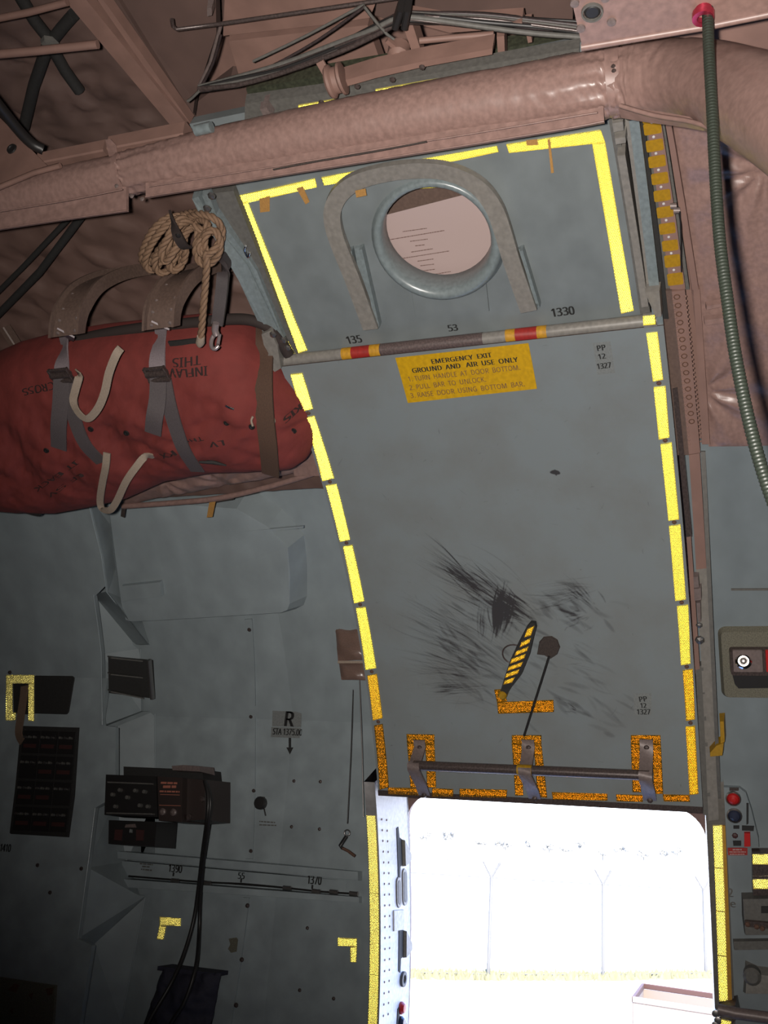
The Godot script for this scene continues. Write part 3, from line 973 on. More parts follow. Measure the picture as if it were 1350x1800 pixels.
# ---------------------------------------------------------------- wall forward of the doorway
func build_right_wall() -> void:
	var r := 2.0
	var fn := cyl(r)
	var top_s := Vector2(-0.0758, 1.8107)
	var st := begin()
	slab(st, [Vector2(-0.155, top_s.y + 0.02), Vector2(1.6, top_s.y + 0.02), Vector2(1.6, -0.4 * r), Vector2(-0.155, -0.4 * r)], fn, -0.02, 0.02, 1, 30)
	struct("wall_forward_panel", st, M.blue)
	st = begin()
	slab(st, [Vector2(-0.155, 1.55 * r), Vector2(1.6, 1.55 * r), Vector2(1.6, top_s.y + 0.02), Vector2(-0.155, top_s.y + 0.02)], fn, -0.02, 0.012, 1, 16)
	struct("wall_forward_upper", st, M.pink)
	st = begin()
	plate(st, [Vector2(-0.0644, 1.4216), Vector2(0.1126, 1.419), Vector2(0.1124, 1.4129), Vector2(-0.0647, 1.4169)], fn, 0.0, 0.004)
	plate(st, [Vector2(-0.112, 1.8028), Vector2(-0.1018, 1.802), Vector2(-0.1188, 0.7696), Vector2(-0.1273, 0.769)], fn, 0.0, 0.006)
	struct("trim_2", st, M.dull)
	# quilted blanket
	var bl := thing("insulation_blanket", "glossy beige quilted blanket on the wall behind the green hose", "blanket", Vector3(-0.018, 2.7428, -1.9151))
	st = begin()
	quilt(st, [Vector2(-0.1146, 2.6954), Vector2(0.5291, 2.5931), Vector2(0.6491, 1.763), Vector2(-0.0931, 1.8087)], cyl(1.99), 0.0, 0.035, 160, 120, [Vector2(0.0489, 2.4807), Vector2(-0.1012, 1.9534)], 0.004)
	put("pad", st, M.duct, bl)
	for e in [[Vector2(-0.0758, 2.163), Vector2(-0.0196, 2.1662), Vector2(-0.02, 2.1566), Vector2(-0.0767, 2.1491)], [Vector2(-0.0826, 2.1287), Vector2(-0.0213, 2.1302), Vector2(-0.0221, 2.1121), Vector2(-0.0814, 2.1115)]]:
		st = begin()
		plate(st, e, cyl(1.96), -0.01, 0.014, 0.003)
		put("fold_strip", st, M.vinyl_plain, bl)
	# beige edging rail beside the blanket
	var er := thing("edging_rail", "long beige edging rail between yellow-marked rail and blanket", "rail", Vector3(-0.1176, 2.8034, -1.7763))
	st = begin()
	slab(st, [Vector2(-0.1216, 2.6849), Vector2(-0.1122, 2.6828), Vector2(-0.0869, 2.211), Vector2(-0.0992, 2.2128)], cyl(1.97), -0.02, 0.03, 1, 10)
	slab(st, [Vector2(-0.097, 2.2125), Vector2(-0.0847, 2.2107), Vector2(-0.0891, 1.8124), Vector2(-0.1065, 1.8138)], cyl(1.97), -0.02, 0.028, 1, 10)
	put("rail", st, M.pink, er)
	for p in [Vector3(-0.1134, 2.8068, -1.7246), Vector3(-0.1187, 2.8107, -1.7139)]:
		st = begin()
		tube(st, [p - Vector3(0.006, 0, 0), p + Vector3(0.006, 0, 0)], 0.006, 8)
		put("clamp", st, M.aluminium, er)
	st = begin()
	tube(st, smooth_path([Vector3(-0.1077, 2.7986, -1.7179), Vector3(-0.1107, 2.7763, -1.7767), Vector3(-0.1145, 2.7586, -1.8198), Vector3(-0.1159, 2.7462, -1.8484)], 4), 0.0015, 5)
	put("lead", st, M.black, er)
	# rail with painted yellow squares
	var yr := thing("marked_rail", "narrow beige rail painted with a column of yellow squares", "rail", Vector3(-0.1383, 2.8277, -1.7108))
	st = begin()
	slab(st, [Vector2(-0.1631, 2.6917), Vector2(-0.1239, 2.6828), Vector2(-0.1059, 2.2164), Vector2(-0.1583, 2.2241)], cyl(1.985), -0.02, 0.022, 1, 12)
	put("channel", st, M.dull, yr)
	st = begin()
	slab(st, [Vector2(-0.152, 2.6802), Vector2(-0.1275, 2.6746), Vector2(-0.113, 2.2106), Vector2(-0.1434, 2.2151)], cyl(1.97), -0.015, 0.016, 1, 12)
	put("web", st, M.pink, yr)
	var cs := [Vector2(-0.1427, 2.6403), Vector2(-0.1416, 2.6136), Vector2(-0.1413, 2.588), Vector2(-0.141, 2.5509), Vector2(-0.1404, 2.5156), Vector2(-0.139, 2.4771), Vector2(-0.1385, 2.4382), Vector2(-0.1368, 2.3998), Vector2(-0.136, 2.3611), Vector2(-0.1342, 2.3202), Vector2(-0.133, 2.2831), Vector2(-0.1312, 2.2385)]
	for i in cs.size():
		st = begin()
		var h := 0.0125 if i < 10 else 0.0145
		plate(st, round_rect(cs[i] - Vector2(0.0155, h), cs[i] + Vector2(0.0155, h), 0.003, 2), cyl(1.97), 0.0008, 0.001)
		put("yellow_square", st, M.yellow, yr)
		if i < cs.size() - 1:
			st = begin()
			var m: Vector2 = cs[i].lerp(cs[i + 1], 0.5)
			rivet(st, cyl(1.97).call(m.x, m.y, 0.001), inward(cyl(1.97).call(m.x, m.y, 0.0)), 0.003)
			put("rivet", st, M.white_paint, yr)
	# perforated frame
	var pf := thing("perforated_frame", "beige frame strip with a row of round holes beside the door", "frame", Vector3(-0.1285, 2.647, -2.0901))
	st = begin()
	slab(st, [Vector2(-0.1401, 2.2068), Vector2(-0.1139, 2.2071), Vector2(-0.1117, 1.7867), Vector2(-0.1372, 1.7841)], cyl(1.965), -0.02, 0.022, 1, 10)
	put("strip", st, M.pink, pf)
	st = begin()
	slab(st, [Vector2(-0.1648, 2.2149), Vector2(-0.1372, 2.2137), Vector2(-0.1317, 1.7838), Vector2(-0.1649, 1.7864)], cyl(1.975), -0.03, 0.03, 1, 10)
	put("web", st, M.arm, pf)
	var a := Vector2(-0.131, 2.1928)
	var b := Vector2(-0.1247, 1.8713)
	for k in 16:
		st = begin()
		var q := a.lerp(b, k / 15.0)
		var pq: Vector3 = cyl(1.965).call(q.x, q.y, 0.0005)
		lathe(st, pq, inward(pq), [[0.0075, 0.0], [0.006, 0.0035], [0.005, 0.0035], [0.0045, 0.001], [0.0, 0.001]], 12)
		put("hole_rim", st, M.rust, pf)
	st = begin()
	for k in 34:
		for e in [[Vector2(-0.1139, 2.1917), Vector2(-0.1085, 1.8169)], [Vector2(-0.1383, 2.1882), Vector2(-0.134, 1.8114)]]:
			var q: Vector2 = e[0].lerp(e[1], k / 33.0)
			var pq: Vector3 = cyl(1.965).call(q.x, q.y, 0.002)
			rivet(st, pq, inward(pq), 0.003)
	put("rivets", st, M.pink, pf, "stuff")
	# long slim rails beside the door, down to the doorway
	var sr := thing("guide_rail", "slim grey guide rails running down the door's right edge", "rail", Vector3(-0.1321, 2.2475, -2.5568))
	var strips := [
		[[Vector2(-0.1379, 1.7874), Vector2(-0.1135, 1.7901), Vector2(-0.1181, 1.471), Vector2(-0.1425, 1.4686)], M.pink],
		[[Vector2(-0.1429, 1.4741), Vector2(-0.1171, 1.4765), Vector2(-0.1259, 0.7839), Vector2(-0.1518, 0.7793)], M.rail],
		[[Vector2(-0.1607, 1.9652), Vector2(-0.1495, 1.967), Vector2(-0.1461, 1.5639), Vector2(-0.1596, 1.5614)], M.brown_metal],
		[[Vector2(-0.1594, 1.5645), Vector2(-0.1487, 1.5656), Vector2(-0.151, 1.1852), Vector2(-0.1624, 1.182)], M.pink],
		[[Vector2(-0.1616, 1.2017), Vector2(-0.1419, 1.205), Vector2(-0.1443, 0.7975), Vector2(-0.1644, 0.7933)], M.dull]]
	for e in strips:
		st = begin()
		slab(st, e[0], cyl(1.975), -0.03, 0.035, 1, 10)
		put("strip", st, e[1], sr)
	for e in [[Vector2(-0.15, 1.4473), Vector2(-0.1366, 1.4469), Vector2(-0.1359, 1.4155), Vector2(-0.1508, 1.4143)], [Vector2(-0.1508, 1.4143), Vector2(-0.1319, 1.4154), Vector2(-0.1327, 1.3808), Vector2(-0.1518, 1.3781)], [Vector2(-0.1479, 1.3748), Vector2(-0.1357, 1.3762), Vector2(-0.1377, 1.3212), Vector2(-0.1473, 1.3197)]]:
		st = begin()
		plate(st, e, cyl(1.95), -0.02, 0.024, 0.002)
		put("latch_plate", st, M.aluminium, sr)
	st = begin()
	rivet(st, Vector3(-0.1435, 2.1816, -2.5787), inward(Vector3(-0.1435, 2.1816, -2.5787)), 0.008)
	rivet(st, Vector3(-0.1446, 2.1495, -2.6038), inward(Vector3(-0.1446, 2.1495, -2.6038)), 0.012)
	put("bolt", st, M.steel, sr)
	# yellow locking handle
	var yh := thing("yellow_handle", "chipped yellow L-shaped locking handle beside the door's lower right corner", "handle", Vector3(-0.1161, 1.9229, -2.7587))
	st = begin()
	plate(st, [Vector2(-0.1107, 1.0568), Vector2(-0.0967, 1.0587), Vector2(-0.0971, 0.9984), Vector2(-0.1112, 0.9933)], cyl(1.96), -0.03, 0.05, 0.003)
	put("lever", st, M.yellow, yh)
	st = begin()
	plate(st, [Vector2(-0.1221, 0.9889), Vector2(-0.0995, 0.9973), Vector2(-0.1043, 0.9572), Vector2(-0.1394, 0.9528), Vector2(-0.1399, 0.9682)], cyl(1.95), -0.03, 0.045, 0.004)
	put("grip", st, M.yellow, yh)
	# recessed lamp unit
	var lu := thing("dome_lamp", "recessed wall lamp with a chrome bulb socket and red label in a grey frame", "lamp", Vector3(-0.0405, 2.1066, -2.6786))
	st = begin()
	plate(st, round_rect(Vector2(-0.1028, 1.3162), Vector2(0.1032, 1.1188), 0.02), fn, 0.0, 0.018, 0.008)
	put("bezel", st, M.patina, lu)
	st = begin()
	plate(st, round_rect(Vector2(-0.0777, 1.2556), Vector2(0.1047, 1.1834), 0.008), cyl(1.98), 0.0, 0.022, 0.003)
	put("housing", st, M.brown_metal, lu)
	st = begin()
	plate(st, [Vector2(-0.0733, 1.1818), Vector2(0.1048, 1.185), Vector2(0.1036, 1.1498), Vector2(-0.0601, 1.1445), Vector2(-0.0691, 1.1568)], cyl(1.98), -0.002, 0.012, 0.001)
	put("lower_tray", st, M.black, lu)
	st = begin()
	plate(st, round_rect(Vector2(-0.0693, 1.244), Vector2(0.0016, 1.1838), 0.004), cyl(1.958), 0.0, 0.004, 0.001)
	put("face_plate", st, M.aluminium, lu)
	st = begin()
	plate(st, round_rect(Vector2(0.0081, 1.244), Vector2(0.1039, 1.1847), 0.003), cyl(1.958), 0.0, 0.005, 0.001)
	put("red_label", st, M.red, lu)
	var lc := Vector3(-0.0439, 2.105, -2.6478)
	var ln := (Vector3(0, 1.6, 0) - lc).normalized()
	st = begin()
	lathe(st, lc, ln, [[0.02, -0.004], [0.02, 0.004], [0.0165, 0.008], [0.0135, 0.009], [0.011, 0.005]], 24)
	put("reflector_ring", st, M.chrome, lu)
	st = begin()
	lathe(st, lc, ln, [[0.011, 0.004], [0.008, 0.006], [0.006, 0.012], [0.0, 0.014]], 16)
	put("bulb", st, M.steel, lu)
	# caution light panel
	var cp := thing("caution_light_panel", "grey jump-light panel with a red lamp above a dark blue lamp", "light panel", Vector3(-0.0744, 1.7497, -2.8885))
	st = begin()
	plate(st, [Vector2(-0.1134, 0.8773), Vector2(-0.071, 0.8778), Vector2(-0.0548, 0.8648), Vector2(-0.043, 0.8196), Vector2(-0.0298, 0.7449), Vector2(-0.0297, 0.718), Vector2(-0.1158, 0.7121)], fn, 0.0, 0.012, 0.002)
	put("panel", st, M.blue, cp)
	for e in [[Vector3(-0.0877, 1.7864, -2.868), M.red, "red_lamp"], [Vector3(-0.0872, 1.7446, -2.8863), M.blue_lamp, "blue_lamp"]]:
		st = begin()
		lathe(st, e[0], inward(e[0]), [[0.0195, 0.0], [0.0195, 0.006], [0.0165, 0.009], [0.016, 0.004]], 20)
		var ring := put(e[2], st, M.steel, cp)
		st = begin()
		lathe(st, e[0], inward(e[0]), [[0.016, 0.004], [0.012, 0.012], [0.006, 0.016], [0.0, 0.017]], 20)
		put("lens", st, e[1], ring)
	for e in [[[Vector2(-0.0962, 0.8695), Vector2(-0.0723, 0.8707), Vector2(-0.0727, 0.863), Vector2(-0.0966, 0.8618)], M.brown_metal, "name_tag"], [[Vector2(-0.0561, 0.8304), Vector2(-0.0505, 0.8307), Vector2(-0.0531, 0.7762), Vector2(-0.0589, 0.7728)], M.ink, "slot"], [[Vector2(-0.0913, 0.7693), Vector2(-0.0758, 0.7703), Vector2(-0.0762, 0.7612), Vector2(-0.0917, 0.7602)], M.ink, "name_tag"], [[Vector2(-0.0702, 0.7706), Vector2(-0.0395, 0.771), Vector2(-0.0415, 0.7574), Vector2(-0.0708, 0.757)], M.ink, "name_tag"], [[Vector2(-0.0654, 0.7543), Vector2(-0.05, 0.7553), Vector2(-0.0503, 0.7194), Vector2(-0.0671, 0.7168)], M.red, "guard_switch"], [[Vector2(-0.0947, 0.7284), Vector2(-0.0735, 0.7298), Vector2(-0.0742, 0.7163), Vector2(-0.0939, 0.7149)], M.ink, "name_tag"]]:
		st = begin()
		plate(st, e[0], cyl(1.985), -0.004, 0.014 if e[2] == "guard_switch" else 0.006, 0.001)
		put(e[2], st, e[1], cp)
	st = begin()
	rivet(st, Vector3(-0.0884, 1.6942, -2.9079), inward(Vector3(-0.0884, 1.6942, -2.9079)), 0.008)
	put("push_button", st, M.red_dark, cp)
	# red placard below it
	var rp := thing("warning_placard", "small red warning placard below the jump-light panel", "sign", Vector3(-0.0834, 1.6568, -2.9254))
	st = begin()
	plate(st, [Vector2(-0.1089, 0.7096), Vector2(-0.0593, 0.713), Vector2(-0.0602, 0.6935), Vector2(-0.1084, 0.6901)], fn, 0.0, 0.002)
	put("plate", st, M.band_red, rp)
	small_print(rp, fn, Vector2(-0.0963, 0.7059), Vector2(-0.0736, 0.7075), 0.003, M.paper, 0.003)
	for k in 2:
		small_print(rp, fn, [Vector2(-0.1051, 0.6993), Vector2(-0.104, 0.6934)][k], [Vector2(-0.064, 0.7022), Vector2(-0.0671, 0.696)][k], 0.0022, M.paper, 0.003)
	# reflective bars on a box
	var rb := thing("striped_box", "brown box edge with two bright yellow reflective bars at the right edge", "box", Vector3(-0.0184, 1.6135, -2.8984))
	st = begin()
	plate(st, [Vector2(-0.0495, 0.7091), Vector2(0.0866, 0.72), Vector2(0.0815, 0.612), Vector2(-0.0533, 0.5995)], cyl(1.99), -0.01, 0.05, 0.004)
	put("body", st, M.brown_metal, rb)
	tape(rb, [Vector2(-0.0464, 0.6971), Vector2(0.0844, 0.7064), Vector2(0.0832, 0.6789), Vector2(-0.0476, 0.6707)], cyl(1.94), 0.0, M.tape_clean)
	tape(rb, [Vector2(-0.0494, 0.6327), Vector2(0.0815, 0.643), Vector2(0.0803, 0.6173), Vector2(-0.0492, 0.6082)], cyl(1.94), 0.0, M.tape_clean)
	# stencils and fittings under it
	lettering(self_thing("wall_stencil", "faint stencilled 2 on the wall beside the right-hand doorway tape", "marking", Vector3(-0.107, 1.5524, -2.9606)), "2", fn, Vector2(-0.113, 0.5914), Vector2(-0.1016, 0.5923), 0.022, M.dull, 0.001)
	lettering(self_thing("wall_stencil", "faint stencilled letters below the 2 beside the right-hand doorway tape", "marking", Vector3(-0.1034, 1.5092, -2.9733)), "e", fn, Vector2(-0.1088, 0.5608), Vector2(-0.096, 0.5619), 0.018, M.dull, 0.001)
	var lb := thing("latch_box", "grey riveted latch box with a dark slot on the wall at lower right", "box", Vector3(-0.0385, 1.4876, -2.9585))
	st = begin()
	plate(st, [Vector2(-0.0802, 0.5914), Vector2(0.0813, 0.6077), Vector2(0.0763, 0.5061), Vector2(-0.0779, 0.4915), Vector2(-0.0815, 0.5344)], cyl(1.99), -0.01, 0.04, 0.006)
	put("body", st, M.dull, lb)
	st = begin()
	plate(st, round_rect(Vector2(-0.0752, 0.5281), Vector2(0.0753, 0.5096), 0.006), cyl(1.95), 0.0, 0.006, 0.002)
	put("slot_frame", st, M.brown_metal, lb)
	st = begin()
	plate(st, [Vector2(-0.0322, 0.565), Vector2(-0.0131, 0.5667), Vector2(-0.0139, 0.5495), Vector2(-0.033, 0.5478)], cyl(1.95), 0.0, 0.004, 0.001)
	put("catch", st, M.black_rough, lb)
	st = begin()
	for q in [Vector2(-0.0675, 0.516), Vector2(-0.0457, 0.5123), Vector2(-0.0322, 0.5093)]:
		var pq: Vector3 = cyl(1.944).call(q.x, q.y, 0.0)
		rivet(st, pq, inward(pq), 0.007)
	put("screws", st, M.rust, lb)
	var db := thing("hinge_bracket", "worn grey bracket with a round boss on the wall at the lower right corner", "bracket", Vector3(-0.0515, 1.363, -2.9882))
	st = begin()
	plate(st, [Vector2(-0.1069, 0.4715), Vector2(0.0756, 0.4919), Vector2(0.0743, 0.4666), Vector2(-0.1052, 0.4459)], cyl(1.99), -0.01, 0.018, 0.003)
	put("flange", st, M.dull, db)
	st = begin()
	plate(st, [Vector2(-0.0784, 0.4203), Vector2(-0.0484, 0.4093), Vector2(-0.0236, 0.4091), Vector2(0.072, 0.4218), Vector2(0.0684, 0.3556), Vector2(-0.0875, 0.3423)], cyl(1.99), -0.01, 0.04, 0.01)
	put("boss_plate", st, M.rail, db)
	var bc := Vector3(-0.0624, 1.3567, -2.9691)
	st = begin()
	lathe(st, bc - inward(bc) * 0.02, inward(bc), [[0.022, 0.0], [0.022, 0.03], [0.015, 0.035], [0.0, 0.035]], 16)
	put("boss", st, M.dull, db)
	# grab bar at the very corner
	var gb := thing("step_bar", "brownish metal bar crossing the lower right corner of the picture", "bar", Vector3(-0.0553, 1.2627, -2.9352))
	st = begin()
	tube(st, [Vector3(-0.1466, 1.2719, -2.9337), Vector3(-0.106, 1.2687, -2.9342), Vector3(0.0756, 1.2652, -2.9348)], 0.014, 12)
	put("tube", st, M.aluminium, gb)
	st = begin()
	plate(st, [Vector2(-0.1491, 0.3123), Vector2(-0.1011, 0.3301), Vector2(-0.0946, 0.2899), Vector2(-0.1235, 0.2595), Vector2(-0.1505, 0.2766)], cyl(1.96), -0.03, 0.065, 0.008)
	put("end_fitting", st, M.brown_metal, gb)
	st = begin()
	for q in [Vector3(-0.1524, 1.2646, -2.9349), Vector3(-0.1475, 1.2493, -2.9372), Vector3(-0.1535, 1.2381, -2.9389)]:
		lathe(st, q, inward(q), [[0.009, 0.0], [0.009, 0.01], [0.0, 0.012]], 10)
	put("bolt", st, M.steel, gb)
	tape(gb, [Vector2(-0.1392, 0.285), Vector2(-0.1149, 0.2812), Vector2(-0.1199, 0.2608), Vector2(-0.1427, 0.2673)], cyl(1.9), 0.0, M.tape_clean)


func self_thing(called: String, label: String, category: String, at: Vector3) -> Node3D:
	return thing(called, label, category, at)


# ---------------------------------------------------------------- the raised door
const DX0 := -1.066
const DX1 := -0.163


func door_texture(s0: float, s1: float) -> ImageTexture:
	var w := 720
	var h := 1030
	var dark := PackedFloat32Array()
	dark.resize(w * h)
	var to_px := func(p: Vector2) -> Vector2: return Vector2((p.x - DX0) / (DX1 - DX0) * w, (s1 - p.y) / (s1 - s0) * h)
	var r := RandomNumberGenerator.new()
	r.seed = 21
	var stroke := func(a: Vector2, b: Vector2, wid: float, k: float) -> void:
		var pa: Vector2 = to_px.call(a)
		var pb: Vector2 = to_px.call(b)
		var n := int(pa.distance_to(pb)) + 1
		var bow := r.randf_range(-0.08, 0.08)
		var off := (pb - pa).orthogonal() * bow
		for i in n:
			var t := float(i) / n
			var p := pa.lerp(pb, t) + off * sin(PI * t)
			var rr := wid * (0.4 + 0.6 * sin(PI * t))
			for dy in range(-int(rr) - 1, int(rr) + 2):
				for dx in range(-int(rr) - 1, int(rr) + 2):
					var x := int(p.x) + dx
					var y := int(p.y) + dy
					if x < 0 or y < 0 or x >= w or y >= h:
						continue
					var d := Vector2(dx, dy).length()
					if d <= rr + 0.5:
						dark[y * w + x] = minf(1.0, dark[y * w + x] + k * clampf(rr + 0.5 - d, 0.0, 1.0))
	# scuffs left by boots and gear round the handle: [from, to, spread, count, width, strength]
	var fans := [
		[Vector2(-0.8299, 1.5726), Vector2(-0.6513, 1.3714), 0.02, 16, 0.9, 0.2],
		[Vector2(-0.8334, 1.5125), Vector2(-0.6679, 1.397), 0.03, 26, 0.8, 0.16],
		[Vector2(-0.7471, 1.5095), Vector2(-0.6053, 1.3707), 0.03, 26, 0.9, 0.2],
		[Vector2(-0.8967, 1.3842), Vector2(-0.7048, 1.2622), 0.045, 46, 0.8, 0.11],
		[Vector2(-0.9275, 1.2454), Vector2(-0.7152, 1.1777), 0.05, 56, 0.8, 0.11],
		[Vector2(-0.9158, 1.1502), Vector2(-0.687, 1.1444), 0.03, 36, 0.8, 0.1],
		[Vector2(-0.6699, 1.4055), Vector2(-0.5789, 1.3369), 0.025, 40, 1.3, 0.2],
		[Vector2(-0.6291, 1.4214), Vector2(-0.668, 1.279), 0.014, 34, 1.6, 0.2],
		[Vector2(-0.6889, 1.3805), Vector2(-0.7069, 1.2707), 0.006, 10, 1.2, 0.12],
		[Vector2(-0.5718, 1.3951), Vector2(-0.3996, 1.4161), 0.02, 26, 0.8, 0.13],
		[Vector2(-0.4557, 1.4338), Vector2(-0.4037, 1.3754), 0.018, 26, 1.1, 0.13],
		[Vector2(-0.4747, 1.3274), Vector2(-0.4215, 1.3431), 0.015, 14, 1.0, 0.12],
		[Vector2(-0.4982, 1.2452), Vector2(-0.3911, 1.1966), 0.025, 10, 0.7, 0.13],
		[Vector2(-0.8725, 1.3318), Vector2(-0.5646, 1.1129), 0.06, 60, 1.0, 0.06],
		[Vector2(-0.4983, 1.0813), Vector2(-0.4693, 1.0657), 0.012, 14, 1.0, 0.16],
		[Vector2(-0.8698, 1.1164), Vector2(-0.77, 1.1231), 0.012, 18, 0.9, 0.2]]
	for f in fans:
		for i in int(f[3] * 1.7):
			var j := Vector2(r.randfn(0, f[2]), r.randfn(0, f[2]))
			var a: Vector2 = f[0].lerp(f[1], r.randf_range(0.0, 0.45)) + j
			var b: Vector2 = f[0].lerp(f[1], r.randf_range(0.55, 1.05)) + j * r.randf_range(0.3, 1.0)
			stroke.call(a, b, f[4] * r.randf_range(0.5, 1.9), f[5] * r.randf_range(0.3, 1.05))
	# broad faint rubs under the scuffs
	for e in [[Vector2(-0.8425, 1.3143), Vector2(-0.703, 1.1442), 0.05, 70], [Vector2(-0.7541, 1.467), Vector2(-0.5876, 1.3286), 0.035, 60], [Vector2(-0.5621, 1.4115), Vector2(-0.4054, 1.3592), 0.025, 40], [Vector2(-0.5394, 1.2122), Vector2(-0.4439, 1.0987), 0.05, 40]]:
		for i in e[3]:
			var p: Vector2 = e[0].lerp(e[1], r.randf()) + Vector2(r.randfn(0, e[2]), r.randfn(0, e[2]))
			stroke.call(p, p + Vector2(r.randf_range(0.02, 0.07), r.randf_range(-0.05, -0.01)), r.randf_range(2.0, 6.0), r.randf_range(0.012, 0.045))
	# short random scratches and specks all over
	for i in 170:
		var p := Vector2(r.randf_range(DX0, DX1), r.randf_range(s0, s1))
		stroke.call(p, p + Vector2(r.randfn(0, 0.008), r.randfn(0, 0.008)), r.randf_range(0.4, 1.0), r.randf_range(0.05, 0.3))
	stroke.call(Vector2(-0.4607, 1.7518), Vector2(-0.4392, 1.7471), 5.0, 0.3)
	stroke.call(Vector2(-0.4502, 1.7575), Vector2(-0.4483, 1.7413), 3.0, 0.3)
	var n1 := FastNoiseLite.new()
	n1.seed = 4
	n1.frequency = 0.006
	n1.fractal_octaves = 5
	var n2 := FastNoiseLite.new()
	n2.seed = 8
	n2.frequency = 0.06
	var img := Image.create(w, h, false, Image.FORMAT_RGB8)
	var paint := Color(0.174, 0.197, 0.203)
	var grime := Color(0.146, 0.148, 0.14)
	var black := Color(0.022, 0.018, 0.02)
	for y in h:
		for x in w:
			var g := clampf(0.3 + 0.9 * n1.get_noise_2d(x, y) + 0.15 * n2.get_noise_2d(x, y), 0.0, 1.0)
			var c := paint.lerp(grime, g * 0.55).lerp(black, dark[y * w + x] * 0.9)
			img.set_pixel(x, y, c.linear_to_srgb())
	return ImageTexture.create_from_image(img)


